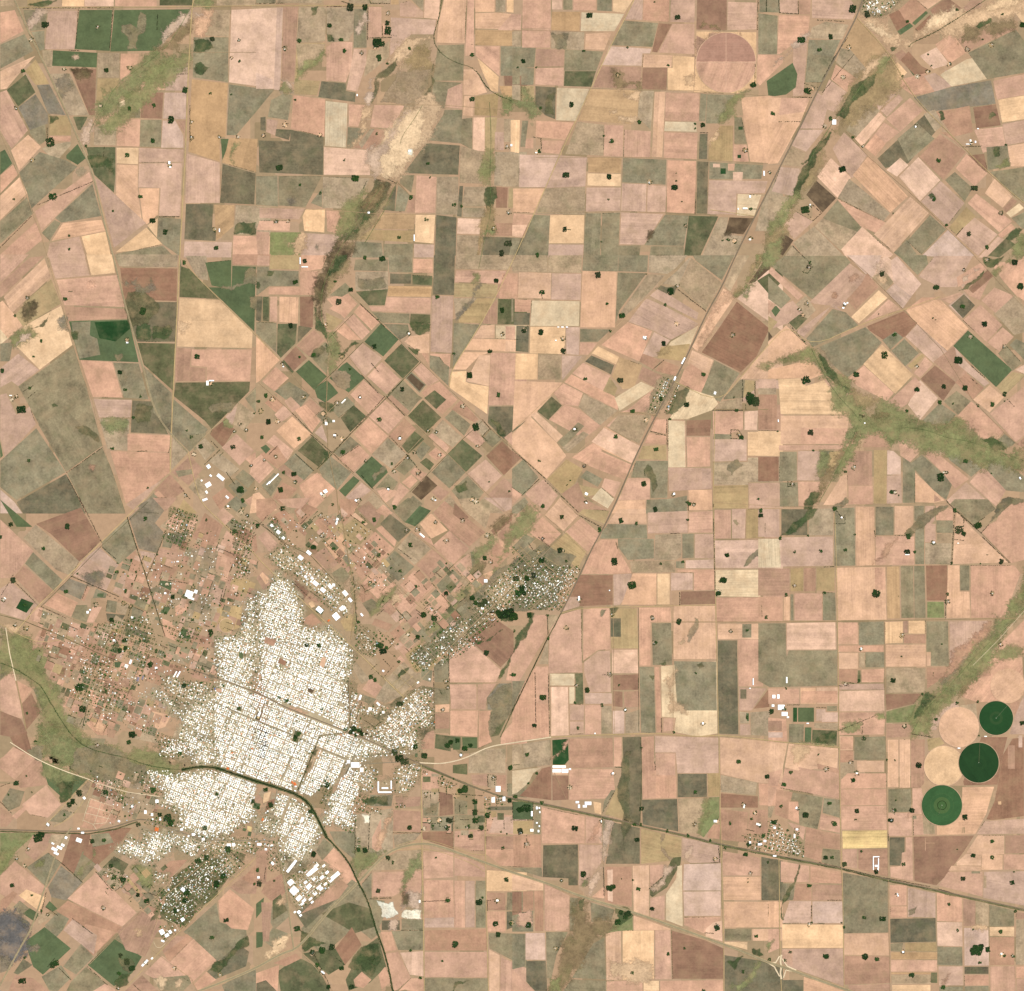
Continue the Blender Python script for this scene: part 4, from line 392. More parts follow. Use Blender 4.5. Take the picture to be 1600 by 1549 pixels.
('t22', '''
T 800 780 3.8725
b 20 100 110 20 180 95 80 195;c 195 95 290 0 400 100 310 200;b 90 200 185 105 300 210 220 290 200 270;e -10 200 20 150 70 200 -60 330;h 0 290 80 210 140 240 100 290 150 330 60 350;b 320 200 420 110 520 200 530 230 460 320;r 400 90 430 60 590 70 560 150
c 575 150 640 60 810 60 815 150 600 150;h 545 200 580 150 815 155 820 240 530 240;t 820 80 1065 70 1065 205 820 210;b 1070 80 1215 70 1215 205 1065 205
b 490 280 540 245 640 245 640 300 700 400 725 450 600 455 420 455;h 640 240 860 240 860 360 700 370 640 290;g 865 215 1025 210 1025 350 990 370 860 370;h 1030 210 1100 210 1100 355 1030 360;t 1105 210 1220 210 1220 360 1105 360;g 710 375 990 370 990 445 725 445;u 1050 370 1220 365 1220 420 1050 420;h 990 375 1045 375 1045 420 990 420
n 410 458 610 460 610 640 410 650 350 590;t 612 455 725 450 725 540 655 640 615 645;c 730 450 875 450 875 640 660 640;d 878 450 955 450 955 640 878 640;t 960 445 1095 445 1095 550 965 555 965 640 960 640;b 1000 425 1225 425 1225 550 1100 555 1100 445 1000 440;n 1020 558 1230 555 1230 635 1020 640
t 350 590 415 590 410 650 300 685;d 60 370 60 370 60 370
b 1225 65 1325 65 1325 240 1225 240;t 1330 60 1415 60 1410 240 1330 240;r 1418 60 1525 60 1525 235 1415 240;b 1530 60 1600 60 1600 235 1530 235;u 1225 250 1640 245 1640 425 1230 420;o 1230 428 1510 425 1505 595 1230 590;b 1235 595 1510 595 1515 745 1240 745
b 1515 425 1640 420 1640 740 1520 740;c 1245 755 1515 755 1515 850 1245 850;h 1392 755 1450 755 1450 840 1392 840;i 1245 855 1362 855 1370 1425 1245 1420;b 1368 850 1515 850 1520 1135 1370 1135;t 1375 1140 1540 1145 1450 1280 1375 1280;g 1375 1285 1430 1290 1435 1360 1380 1360
n 1460 1270 1550 1150 1560 1260;g 1440 1290 1560 1280 1560 1435 1445 1430;t 1380 1362 1440 1362 1445 1430 1380 1430;i 1380 1150 1420 1150 1420 1210 1380 1210
b 140 700 210 700 215 820 0 1180 -10 960 ;g 215 700 300 700 220 800;g 220 840 220 1000 160 1000;b 290 700 420 660 425 1050 220 1055 225 800;b 430 660 590 660 595 910 520 915 430 980;r 595 660 755 660 765 905 600 905;i 595 720 660 720 660 835 595 835
a 605 912 760 910 765 1055 605 1055;t 435 985 520 920 595 915 600 1170 470 1170 435 1050;n 610 1065 765 1060 765 1155 610 1155;n 610 1160 670 1165 670 1260 610 1255;e 675 1165 770 1160 775 1260 680 1260;b 765 655 960 655 965 745 840 745 840 1010 770 1010
h 845 750 965 748 970 1005 850 1005;c 970 645 1235 645 1240 970 975 970;h 770 1015 860 1015 870 1415 780 1415;b 862 1015 890 1015 910 1410 875 1410;o 900 1010 1240 980 1245 1420 1120 1440 980 1410 990 1325 905 1320;b 915 1325 985 1325 980 1400 915 1410
h 980 980 1235 985 1240 1280 1000 1280;b 0 1290 80 1100 140 1020 220 1010 225 1440 0 1470;b 140 1010 220 1015 225 1240 145 1240;o 228 1055 380 1055 380 1130 228 1130;o 345 1135 380 1135 380 1240 345 1240;a 230 1135 340 1135 345 1430 235 1435;j 382 1055 430 1050 435 1240 382 1240
t 350 1245 438 1245 435 1340 350 1340;t 350 1345 435 1345 435 1420 350 1425;t 440 1170 605 1175 605 1240 440 1240;b 440 1245 540 1245 540 1425 440 1425;g 540 1250 605 1250 605 1420 540 1420;u 610 1280 680 1280 680 1420 610 1420;g 685 1300 775 1270 775 1415 685 1420
j 240 1455 340 1450 340 1560 240 1560;g -10 1490 235 1455 235 1560 -10 1560;b 345 1450 610 1440 610 1560 345 1560;b 615 1440 665 1435 670 1560 615 1560;i 668 1435 780 1430 780 1560 668 1560;b 785 1430 985 1425 985 1560 785 1560;t 990 1430 1250 1440 1250 1560 990 1560;c 1260 1440 1640 1460 1640 1560 1260 1560
h 0 1100 80 1100 0 1270;r 330 200 450 320 400 420 220 300
~k 20 840 90 760 100 690 135 690 110 770 50 860 0 940;~k 100 690 135 690 90 720;~h 1420 370 1540 280 1560 290 1470 350 1400 410;~j 590 660 650 660 600 700;~j 890 1000 930 975 930 1000;~d 1000 870 1040 845 1050 860 1010 880;~h 540 670 570 670 540 710;~d 920 1100 1000 1000 980 1200 1060 1300 960 1300;~j 1120 1000 1150 990 1160 1010 1135 1025;~j 830 1060 860 1070 850 1110
~g 1340 130 1360 125 1380 150 1360 160;~g 1060 870 1110 720 1130 740 1080 860
k 1415 1295 1435 1295 1435 1345 1420 1345
G 190 45 12;G 302 107 14;G 728 520 26;G 1010 742 17;G 870 62 13;G 660 128 16;G 753 148 10;G 1303 340 14;G 187 1200 20;G 137 1370 14;G 400 1385 9;G 455 1155 16;G 648 1125 7;G 545 1247 10;G 1508 98 14;G 620 378 22;G 12 1063 13;G 10 710 28;G 105 700 16;G 1062 20 10;G 1062 125 8;G 1423 795 8;G 1540 715 10;G 1112 1052 6;G 980 1410 7;G 530 185 12;G 330 375 9;G 290 310 16;G 1280 490 20;G 1250 570 16;G 40 570 20;G 60 540 18;G 25 480 18;G 130 460 16;G 180 370 18;G 90 480 16;G 870 868 10;G 1033 380 8;G 900 390 8;G 1423 1320 10;G 220 845 8;G 215 705 8;G 75 570 14;G 380 1230 8;G 15 800 8
R 160 960 -5 1290;R 220 830 160 960;R 1015 565 1017 640;R 550 1063 605 1065;R 905 1325 905 1410;R 220 1060 228 1420;R 140 1050 145 1350;R 1220 120 1230 550;R 215 700 218 820;R 230 290 160 230;R 100 265 130 310;R 130 310 180 330;R 410 100 540 170;R 385 1240 430 1240;R 630 260 640 300;R 200 410 250 440;R 850 720 860 725;R 960 208 1015 206
F 440 20;F 185 240;F 160 320;F 405 610;F 328 780;F 605 700;F 860 870;F 1265 495;F 1250 560;F 1322 800;F 685 1275;F 1155 1360;F 390 1130;F 590 1062;F 850 720;F 310 310
B 405 600 10 24;B 685 1275 14 10;B 1155 1357 10 12;B 502 1418 8 8;B 1459 1105 5 40;B 590 553 6 6;B 1440 1145 8 5

U .4 -45 0 370 90 420 200 330 240 400 400 400 430 440 300 680 0 660;U .35 -45 0 440 160 330 220 420 100 560 0 640;U .15 -45 0 280 110 360 60 410 0 360
'''),
('t32', '''
T 1200 780 3.8725
i 80 60 240 60 240 220 80 220;g 245 60 395 55 395 220 245 220;h 400 55 525 50 530 405 400 405;c 530 45 645 45 645 225 650 400 535 405;h 650 45 762 45 762 220 650 220;c 766 42 880 42 880 150 820 215 766 215;h 885 40 945 40 940 160 885 130;t 950 40 1010 40 1010 130 950 200;i 950 35 950 35 950 35
b 650 225 885 225 885 400 650 400;h 890 170 945 170 945 395 890 395;t 950 150 1015 150 1015 260 950 260;h 1020 130 1120 130 1120 205 1020 205;g 950 265 1110 265 1110 395 950 395;g 1020 208 1118 208 1115 265 1020 265;b 1015 40 1120 60 1120 130 1015 130
t 80 230 395 225 395 405 80 410;t -60 60 70 60 70 230 -60 230;o -60 240 70 240 80 415 -60 415
c 1140 70 1240 180 1460 385 1115 395 1125 250;h 1100 30 1130 0 1330 0 1380 60 1240 160;b 1400 90 1480 20 1549 15 1640 60 1640 350 1470 390 1290 200 1340 150 1380 130
e -60 420 130 420 130 585 -60 585;r 135 420 215 415 215 560 135 560;e 218 415 290 415 290 555 218 560;r 292 415 405 415 405 560 292 555;b -60 590 90 590 90 735 -60 735;c 95 590 132 590 132 735 95 735;h 135 575 155 575 155 735 138 735;b 160 570 328 570 328 735 160 735;h 332 565 408 565 412 735 332 735
c 410 415 710 410 718 730 415 735;f 718 408 797 405 800 725 720 725;h 802 405 880 402 885 720 805 722;h 882 402 948 402 955 720 885 720;b 645 415 710 412 712 550 645 550;n 955 402 1085 400 1090 615 960 615;l 962 620 1065 620 1070 720 962 720;c 1088 400 1160 400 1160 560 1220 560 1225 720 1080 720 1080 620
h 1160 400 1220 400 1220 555 1162 555;b 1225 400 1490 400 1530 450 1430 720 1228 720;h 0 750 110 750 110 920 120 1000 420 910 420 1130 10 1140 -60 1100 -60 750;h 125 915 415 915 420 1130 60 1130;a 113 750 408 745 410 910 113 912
b 420 745 545 745 545 880 420 880;h 550 745 700 740 705 880 550 885;b 425 885 700 885 700 925 425 925;c 428 930 545 930 545 1028 428 1028;g 550 930 585 930 585 1020 550 1020;h 588 925 705 925 705 1020 588 1020;e 428 1030 540 1030 540 1115 430 1100;b 565 1030 705 1025 700 1110 565 1110;j 542 1035 562 1035 562 1110 542 1110;t 430 1120 700 1115 705 1155 430 1155
d 708 745 815 740 815 870 710 875;e 818 735 848 735 848 815 818 815;d 850 735 952 735 952 815 850 815;e 820 818 955 818 955 875 820 875;c 712 880 955 880 955 1015 712 1015;g 715 1022 955 1022 950 1170 715 1175;h 958 740 1090 740 1095 1010 985 1010 985 925 958 925;c 960 928 985 928 985 1010 960 1010
t 1098 740 1330 735 1340 760 1180 940 1100 1000;e 960 1018 1100 1015 1050 1090 960 1150;a 430 1160 705 1155 705 1285 430 1285;n 710 1180 940 1175 880 1240 715 1280;b 430 1290 650 1290 710 1330 700 1425 430 1430;l 715 1285 900 1240 860 1350 715 1355;e 715 1360 860 1360 870 1440 715 1445
b 0 1145 190 1145 190 1240 0 1240;c 195 1140 290 1140 290 1240 195 1240;c 293 1140 425 1138 425 1240 293 1240;b 200 1160 420 1160 420 1235 200 1235;p 150 1260 178 1260 178 1350 150 1350;k 180 1260 280 1260 280 1350 180 1350;t 290 1270 350 1270 350 1345 290 1345;u 325 1290 425 1290 425 1350 325 1350;h 355 1250 420 1250 420 1285 355 1285
g 280 1355 425 1355 425 1400 280 1385;h 125 1360 220 1360 215 1480 125 1475;k 222 1380 265 1380 262 1475 220 1475;j 268 1395 420 1400 415 1490 265 1475;b 0 1320 110 1330 120 1470 0 1470;e 0 1340 85 1340 85 1405 0 1405;u 0 1410 90 1410 90 1445 0 1445
b 0 1475 120 1480 115 1560 0 1560;c 125 1490 430 1505 430 1560 120 1560;c 432 1435 515 1435 515 1520 435 1520;h 520 1435 710 1430 715 1560 525 1560;e 435 1520 520 1522 520 1560 435 1560;b 722 1450 780 1450 780 1560 722 1560;c 782 1450 860 1450 860 1560 785 1560;t 862 1450 950 1450 955 1560 865 1560
b 1165 1195 1340 970 1350 960 1540 955 1549 1190 1400 1230 1260 1230;e 1250 1080 1340 970 1350 1070 ;g 1160 1250 1260 1235 1270 1400 1240 1300 1160 1260;t 1040 1280 1140 1220 1160 1260 1060 1310 1020 1400 985 1400 990 1330;r 960 1450 1040 1440 1070 1480 970 1530;n 1290 1435 1450 1435 1410 1550 1390 1560 1290 1490
e 1460 1240 1530 1210 1500 1330 1480 1290;t 1490 1320 1549 1180 1640 1180 1640 1425 1460 1425;e 1480 1440 1640 1440 1640 1560 1440 1560;b 1430 850 1560 720 1640 700 1640 950 1350 960 1360 910
O 1450 1130 105 c
O 1155 1380 120 c
O 1065 1615 120 d
Q 1380 1325 103 55
Q 1275 1595 121 270
Q 1052 1853 122 100
u 1510 1440 1540 1440 1540 1505 1515 1505
~l 1180 1010 1340 850 1370 740 1430 720 1490 600 1549 540 1640 480 1640 560 1500 740 1400 860 1290 1020 1180 1150 1100 1210 1050 1180 1050 1120;~h 1200 960 1370 760 1370 830 1180 1020 1060 1130 1030 1100 1110 1000;~l 940 1190 1080 1110 1130 1200 1060 1260 990 1340 980 1440 870 1440 860 1360
~n 1150 1210 1170 1130 1340 940 1340 970;~l 1430 720 1520 560 1549 420 1640 380 1640 500 1500 700;~k 80 220 150 140 250 60 300 60 240 130 170 200;~h 830 210 880 150 1060 40 1100 40 1020 100 940 180;~l 1350 930 1440 890 1549 900 1549 945 1350 955;~e 1200 960 1340 780 1360 750 1330 740 1100 1000 1050 1100
~l 430 1395 530 1345 570 1350 570 1400 500 1410;~l 650 1300 700 1290 710 1330 670 1335;~k 270 1470 330 1420 410 1410 410 1450 330 1480;~h 1390 80 1480 0 1549 0 1549 20 1450 40 1400 100 1340 140;~l 120 1475 330 1490 430 1500 300 1495;~j 820 210 850 180 890 200 870 230;~e 640 390 700 300 780 240 720 340;~k 880 1330 960 1170 1020 1190 920 1320
G 842 320 18;G 655 572 26;G 757 1096 15;G 1410 378 15;G 1270 160 22;G 110 580 10;G 468 308 10;G 320 315 10;G 160 318 9;G 887 320 9;G 1085 575 10;G 850 225 16;G 1018 1333 10;G 1270 1225 7;G 580 1448 10;G 1275 1430 5;G 808 952 5;G 525 215 6;G 75 237 10;G 1112 388 8;G 1052 878 4;G 20 1285 16;G 1160 185 26;G 1185 210 14;G 1145 1235 10;G 1540 1355 14;G 550 1100 10;G 340 567 10;G 110 1145 7;G 1327 338 4;G 1285 390 5;G 0 718 8;G 242 220 6;G 100 1270 10;G 935 1180 7;G 790 590 4
R 1130 60 1112 390;R 1185 120 1185 165;R 1130 245 1185 250;R 1130 65 1290 205;R 1290 205 1335 155;R 1240 165 1310 110;R 400 45 440 105;R 400 148 465 148;R 465 95 467 148;R 430 1130 490 1130;R 1075 620 1075 720;R 645 190 650 225;R 770 220 830 222;R 120 1245 190 1245;R 430 1400 650 1310;R 575 1360 570 1420;R 1080 590 1080 640;R 295 1260 350 1262;R 1300 230 1460 385;R 1000 1050 1000 1070;R 490 1110 520 1115;R 340 410 400 408;R 870 1420 985 1440
F 445 110;F 1000 265;F 565 908;F 470 1120;F 1357 570;F 1085 620;F 825 1375;F 160 525;F 810 825;F 1150 200;F 580 1445;F 90 1265;F 1410 880
B 80 1260 40 30;B 100 1300 36 24;B 30 1250 16 14;B 62 1195 14 24;B 35 1195 18 20;B 113 1095 8 36;B 842 336 26 6;B 1155 1507 16 5;B 1316 1436 16 5;B 1003 262 14 8;B 240 1357 14 5;B 1150 267 10 5;B 563 905 8 14;B 25 1245 14 10;B 445 112 10 10;B 120 1320 14 10
'''),
('t03', '''
T 0 1149 3.8725
b 0 150 80 70 215 140 90 270 0 200;e 90 270 215 140 250 160 290 300 220 310 120 320;h 60 320 150 340 120 430 50 460 10 400;b 130 420 280 300 370 420 290 500 180 480;e 0 430 60 470 90 500 40 555 0 555;b 70 490 180 400 180 430 100 510
k 250 160 530 265 400 400 290 300;g 300 510 530 280 550 290 530 390 440 490 320 550;h 290 520 380 450 440 470 370 530;b 500 540 550 380 690 430 650 530 580 575 480 555;g 570 280 800 200 870 210 850 330 700 310 580 290
g 570 300 880 360 960 440 800 470 690 420 550 380;g 0 170 0 170 0 170
g 720 380 880 370 950 440 850 470 740 460
l 0 590 220 590 80 720 0 850;e 200 600 320 590 290 680 210 760 150 710;g 310 600 430 600 400 690 290 650
n 430 590 550 600 500 880 370 780;h 440 850 500 700 590 780 490 890;n 580 600 720 560 800 560 700 690 590 790 500 720;h 550 600 660 590 690 650 560 680
h 160 800 290 710 370 770 280 920;b 0 850 90 760 290 930 110 1030 0 960;e 0 1000 80 940 110 960 0 1100;s 290 920 370 790 500 890 400 1000 310 980
d 110 970 160 930 280 980 240 1070;h 80 1040 120 1000 180 1050 130 1100;k 135 1080 180 1045 240 1080 210 1130;k 270 1040 300 1000 350 1050 320 1070;g 230 1080 320 1080 330 1100 230 1150;s 0 1100 60 1060 180 1130 170 1220 100 1340 60 1420 0 1440
b 405 990 580 830 830 1075 740 1160;e 340 1060 410 1000 740 1160 560 1340 ;b 510 1150 520 1140 700 1190 580 1320;h 270 1150 350 1070 420 1110 380 1180 320 1250;t 380 1180 440 1110 590 1210 570 1330
k 150 1250 270 1160 430 1290 260 1450 200 1400;h 380 1400 490 1260 570 1340 460 1450;h 250 1460 370 1390 430 1470 350 1549 300 1549;i 80 1440 140 1350 200 1390 110 1450;e 50 1549 90 1450 200 1470 300 1549
h 430 1490 520 1400 640 1500 590 1549 400 1549;k 530 1390 690 1230 860 1340 800 1440 690 1520;h 690 1230 720 1190 850 1300 870 1340;e 710 1190 850 1060 980 1130 880 1340 760 1300;b 560 1549 640 1500 700 1540 690 1560
j 620 800 690 730 780 780 700 900;g 580 830 660 780 800 860 740 920 690 940;h 820 780 950 820 900 960 790 870;e 740 920 800 870 860 920 840 1000 760 960;h 860 950 930 960 890 1030 840 1040;e 930 850 1030 760 1140 750 1020 880;e 850 1050 900 1030 990 1060 960 1130
h 1110 1190 1310 1010 1330 1130 1430 1160 1490 1180 1500 1260 1310 1370;b 1320 1000 1390 930 1540 1050 1500 1180 1400 1170 1330 1110;e 1390 920 1470 850 1560 900 1549 960 1450 960;e 980 1300 1130 1200 1170 1230 1020 1380
b 1030 1370 1170 1230 1310 1360 1160 1500 1000 1440;b 870 1440 980 1330 1030 1370 1160 1500 1110 1470 940 1480;i 1250 1430 1440 1260 1510 1310 1490 1400 1300 1480;b 1170 1510 1250 1430 1310 1480 1200 1549;h 1340 1510 1549 1410 1560 1560 1360 1560;e 740 1560 860 1450 960 1549
h 920 1470 1140 1450 1160 1500 1110 1549 970 1549;e 1460 870 1549 780 1560 920;e 1000 1260 1060 1210 1130 1220 980 1330
~l 220 0 430 0 550 90 640 130 560 260 440 220 260 140;~l 260 150 400 200 500 260 400 300 290 270;~n 600 220 780 150 870 220 780 300 620 260;~k 340 300 450 280 430 380 360 410;~s 0 1080 130 1080 180 1180 100 1320 60 1400 0 1340;~h 160 90 270 60 250 160 190 130
~k 860 230 885 225 885 285 840 290;~k 1310 1370 1450 1240 1500 1210 1510 1270 1330 1440 1270 1420;~l 0 720 140 600 180 620 60 760 0 830;~b 1080 1100 1080 1100 1080 1110;~d 1180 860 1290 920 1160 1060 1100 1070 1250 930;~l 450 860 570 690 580 720 500 830;~l 220 770 270 750 260 800 220 800;~d 820 1170 870 1160 870 1220 830 1220
~o 930 1480 1050 1470 980 1540;~d 1060 1500 1110 1480 1090 1540;~s 170 1280 240 1270 230 1310 180 1310;~j 720 1340 800 1360 820 1420 780 1440 730 1390;~k 690 1490 790 1440 780 1500 720 1530;~l 800 790 940 820 900 950 800 870;~d 660 570 680 570 680 580
~h 940 130 1000 140 1080 200 940 190
G 75 908 14;G 192 967 8;G 135 1487 22;G 340 1380 18;G 1370 1118 15;G 1283 1225 12;G 835 965 14;G 745 875 18;G 670 790 14;G 100 290 16;G 480 350 20;G 420 420 16;G 440 400 16;G 230 620 28;G 250 600 20;G 1015 500 26;G 1035 530 20;G 640 345 14;G 730 1330 14;G 720 1440 12;G 930 330 18;G 890 1000 16;G 970 480 14;G 1090 110 12;G 630 635 12;G 320 1390 18;G 150 1345 8;G 390 480 8;G 1240 560 14;G 770 1370 20;G 800 1410 18;G 1315 355 10;G 1380 690 20;G 840 540 14;G 250 1060 8;G 505 1160 5;G 50 360 6;G 195 345 5;G 160 245 5;G 1130 950 20;G 1120 1000 16;G 1200 760 18;G 1250 740 16;G 1350 850 16;G 1310 900 20;G 1060 1060 14;G 1530 400 14;G 560 640 14;G 690 860 14;G 1540 900 9
R 390 450 450 470;R 440 390 465 420;R 360 1410 430 1480;R 810 1510 850 1549;R 580 825 680 940;R 700 940 740 910;R 1390 700 1480 780;R 370 770 500 890;R 280 1040 350 1090;R 0 310 60 290;R 0 400 70 470;R 440 1110 560 1200;R 530 1400 650 1510;R 290 1400 330 1350;R 890 950 950 970;R 250 1080 280 950
F 100 290;F 625 1045;F 290 1085;F 745 870;F 150 790;F 290 540;F 690 920;F 100 745;F 1055 1410;F 715 1530;F 880 1380;F 640 340;F 730 390;F 950 550;F 480 345;F 170 690;F 1330 1450;F 800 430
B 478 635 34 24 20;B 330 690 36 16 25;B 360 680 34 16 25;B 340 715 30 12 25;B 380 665 20 14 25;B 320 655 18 10 25;B 400 620 14 14 25;B 500 590 18 10;B 475 565 14 10;B 290 540 20 14 40;B 510 380 14 16 -40;B 950 400 18 20;B 880 465 14 20;B 920 480 14 16;B 970 510 10 10;B 1105 1115 22 20 -35;B 1385 665 24 18;B 1075 1060 10 12;B 980 1190 26 30 -30;B 1010 1210 24 18 -30;B 1110 935 30 20 40;B 885 1370 26 14 -45;B 865 1390 20 12 -45;B 920 1350 14 10 -45;B 800 430 14 20;B 720 520 14 10 30;B 1060 1180 10 10;B 985 1245 20 10 20;B 1030 1190 16 20 -30;B 1170 600 18 14;B 1230 630 18 14;B 1100 570 16 12;B 1130 540 18 14
U .95 22 980 350 880 260 900 200 1080 220 1200 200 1330 210 1549 290 1549 500 1400 600 1260 640 1160 600 1060 560 1080 480 960 420;U .9 22 1150 140 1180 10 1549 -10 1549 270 1300 190 1160 180;U .7 20 950 60 1060 20 1140 40 1120 150 980 130;U .85 22 860 570 1060 580 1240 640 1180 750 1060 680 960 760 880 780 690 700 780 600 860 640;U .75 22 930 820 1020 840 1010 900 930 890
U .5 -42 1020 880 1140 770 1240 700 1400 680 1480 780 1300 960 1100 1180 1010 1110 960 1070 920 990;U .6 -42 1330 780 1390 700 1480 780 1420 820 1400 870;U .3 22 850 230 960 200 960 400 860 330;U .25 20 580 260 760 280 760 420 560 330;U .6 20 1160 600 1549 620 1549 720 1420 720 1200 700;U .2 20 640 790 800 860 740 930 620 840;U .4 -40 960 1150 1060 1140 1070 1200 980 1260;U .3 22 860 510 1060 480 1060 560 880 540
'''),
('t13', '''
T 400 1149 3.8725
k 960 105 980 105 980 135 960 135;j 1085 5 1180 10 1180 100 1080 80;e 1000 15 1080 20 1080 85 1000 85;k 1190 10 1235 10 1235 90 1190 90;g 1290 110 1400 80 1510 80 1510 230 1280 230;j 1190 180 1280 170 1280 240 1190 230
b 1000 200 1100 230 1110 330 1000 330;e 1010 350 1100 340 1110 400 1010 400;h 1010 400 1110 400 1100 490 1010 490;n 1110 340 1190 360 1195 480 1110 490;h 1200 380 1280 400 1280 480 1200 480;e 1300 240 1400 235 1400 310 1310 300;g 1405 240 1450 240 1450 320 1405 320;e 1450 240 1515 240 1510 340 1460 330
h 1520 290 1640 290 1640 380 1520 370;i 1410 430 1640 430 1640 455 1400 455;b 1400 470 1640 490 1640 605 1390 600;t 1440 495 1640 490 1640 600 1410 590;e 1390 610 1640 610 1640 690 1390 690;b 1390 690 1640 690 1640 800 1480 790 1390 720
e 830 450 1000 460 1000 590 830 580;h 690 360 830 360 820 430 690 430;h 610 480 760 480 740 600 600 600;g 830 600 1000 590 960 640 840 690;g 600 480 830 440 830 700 720 740 600 680;b 700 620 760 500 760 690 700 720;e 840 370 1000 370 990 430 850 440
n 1000 585 1195 580 1195 690 1100 660 1010 630;h 1010 490 1195 490 1195 580 1010 580;h 1200 480 1380 480 1380 570 1200 570;b 1200 580 1380 570 1380 700 1300 700 1200 670
h 440 580 600 580 600 760 480 660;h 360 700 410 620 480 680 400 760;b 405 755 470 680 560 770 620 890 560 920;h 600 700 700 680 760 720 600 860
b 1010 700 1195 710 1195 860 1015 870;b 1200 730 1300 740 1390 800 1390 860 1200 850;b 1015 875 1195 875 1200 1100 1015 1160;b 1200 880 1265 880 1265 1165 1200 1165;t 1265 880 1325 880 1325 1165 1265 1165;h 1330 880 1390 880 1390 1165 1330 1165;t 1020 1105 1200 1100 1200 1165 1020 1165
g 700 790 860 700 1000 690 1000 810 690 820;b 710 830 1000 820 1000 960 880 950 820 980 700 980;h 640 900 700 830 700 990 640 990;d 1395 815 1640 830 1640 945 1395 945;e 1395 950 1510 955 1510 1060 1395 1060;b 1395 1065 1510 1065 1510 1190 1400 1190;h 1520 950 1640 950 1640 1060 1515 1060;i 1515 1065 1640 1070 1640 1130 1515 1180
h 690 1000 760 1000 760 1120 720 1160;h 880 1110 1010 1115 1010 1180 880 1180;i 760 1120 870 1120 870 1180 760 1180;n 880 940 950 950 960 1010 880 1030
e 1020 1180 1395 1170 1400 1305 1020 1305;b 1020 1310 1400 1310 1400 1465 1020 1465;h 1020 1470 1405 1470 1405 1560 1020 1560;h 1405 1195 1640 1200 1640 1410 1410 1290;c 1410 1295 1475 1330 1475 1560 1410 1560;b 1480 1340 1640 1410 1640 1560 1475 1560
b 755 1190 820 1190 850 1300 780 1310;h 820 1185 1010 1180 1010 1300 860 1300;b 780 1320 860 1310 940 1470 860 1540 830 1549 800 1400;a 870 1315 1015 1305 1015 1460 930 1450;b 860 1549 940 1470 1020 1470 1020 1560 900 1540
h 270 1170 580 870 640 910 760 1190 700 1240 600 1160 400 1340;j 390 1080 560 1010 700 1050 720 1160 600 1200;n 480 1290 580 1160 640 1270 540 1390;j 640 1290 740 1220 790 1400 690 1500 560 1549 540 1480;j 280 1320 480 1290 540 1390 440 1450
j 130 1430 250 1340 370 1400 450 1549 150 1560;b 0 1440 140 1390 130 1560 0 1560;e 100 1380 240 1320 280 1350 180 1400;i 0 1500 60 1480 130 1549 0 1560;b 590 1480 640 1430 700 1480 650 1530 600 1520;b 740 1450 780 1400 820 1490 760 1540
e 0 700 80 690 60 900 0 900;e 60 890 170 830 180 950 110 1020 30 950;k 0 1020 50 980 40 1060 0 1110;h 50 1060 180 990 210 1090 110 1180;k 0 1190 50 1190 40 1280 0 1290;h 50 1250 100 1160 200 1200 120 1300;j 100 1000 150 960 190 1060 100 1120;e 30 1010 100 1010 80 1250 40 1250
i 240 1080 440 880 560 900 480 1000 300 1170;e 270 1080 500 860 560 910 500 990
h 640 900 690 990 780 1000 780 1090 740 1180 700 1050;g 1000 330 1110 340 1100 420 1010 400
~l 600 690 780 700 700 790 620 860 580 800;~l 880 900 960 740 1000 700 960 830 870 960;~c 770 560 830 440 820 500 780 600 730 700;~k 630 380 800 370 800 420 700 430;~x 730 1000 830 1010 860 1080 790 1110 760 1100 760 1060;~x 900 1060 1000 1060 1000 1110 880 1100;~u 930 940 1000 960 1000 1050 880 1060;~u 820 1110 860 1100 850 1180 810 1180;~k 560 1400 640 1280 740 1260 760 1350 700 1460
~m 880 960 920 960 920 1030 890 1030;~o 60 1330 210 1200 180 1290 80 1350;~d 130 1000 190 970 180 1020 140 1030;~k 270 1180 420 1260 300 1310;~d 230 820 300 860 250 850;~k 1200 1500 1300 1480 1180 1560;~h 1040 430 1100 410 1090 470 1030 480;~x 640 480 690 490 680 530 660 530;~h 180 720 330 760 250 860 180 850
G 1205 1265 20;G 1350 1010 20;G 930 558 14;G 1495 682 9;G 1515 873 14;G 1160 1000 13;G 740 940 14;G 935 1302 9;G 1128 1367 7;G 995 1468 9;G 580 1520 16;G 1265 325 22;G 1240 335 18;G 1325 400 16;G 1170 515 18;G 1330 515 18;G 1365 560 16;G 1300 610 14;G 1325 465 18;G 1400 485 16;G 1450 1140 16;G 1540 195 14;G 870 140 26;G 900 160 24;G 840 100 18;G 1265 80 16;G 960 60 16;G 10 815 12;G 112 880 7;G 430 300 18;G 20 900 16;G 250 1170 18;G 400 1300 20;G 460 1280 18;G 340 1310 14;G 520 1410 14;G 440 1520 14;G 660 695 16;G 800 740 14;G 830 770 10;G 350 720 18;G 330 460 16;G 1370 985 8;G 1290 550 10;G 620 690 14;G 1465 1205 16;G 1020 125 18;G 370 1390 12;G 1535 395 14;G 90 420 16;G 60 330 14;G 1090 740 6;G 1160 560 14;G 1540 1140 10;G 1070 550 9
R 1010 1005 1160 1000;R 1395 1000 1450 995;R 1400 1005 1400 1060;R 600 480 600 720;R 690 990 820 985;R 1190 355 1370 365;R 830 590 1000 590;R 680 690 690 480;R 160 700 190 760;R 60 800 50 870;R 490 1350 540 1390;R 700 1370 720 1350;R 1400 240 1405 310;R 1440 240 1445 300;R 1405 240 1440 240;R 1520 1130 1545 1120;R 1195 490 1190 580;R 340 1300 440 1500;R 130 1270 150 1260;R 880 1180 1010 1180
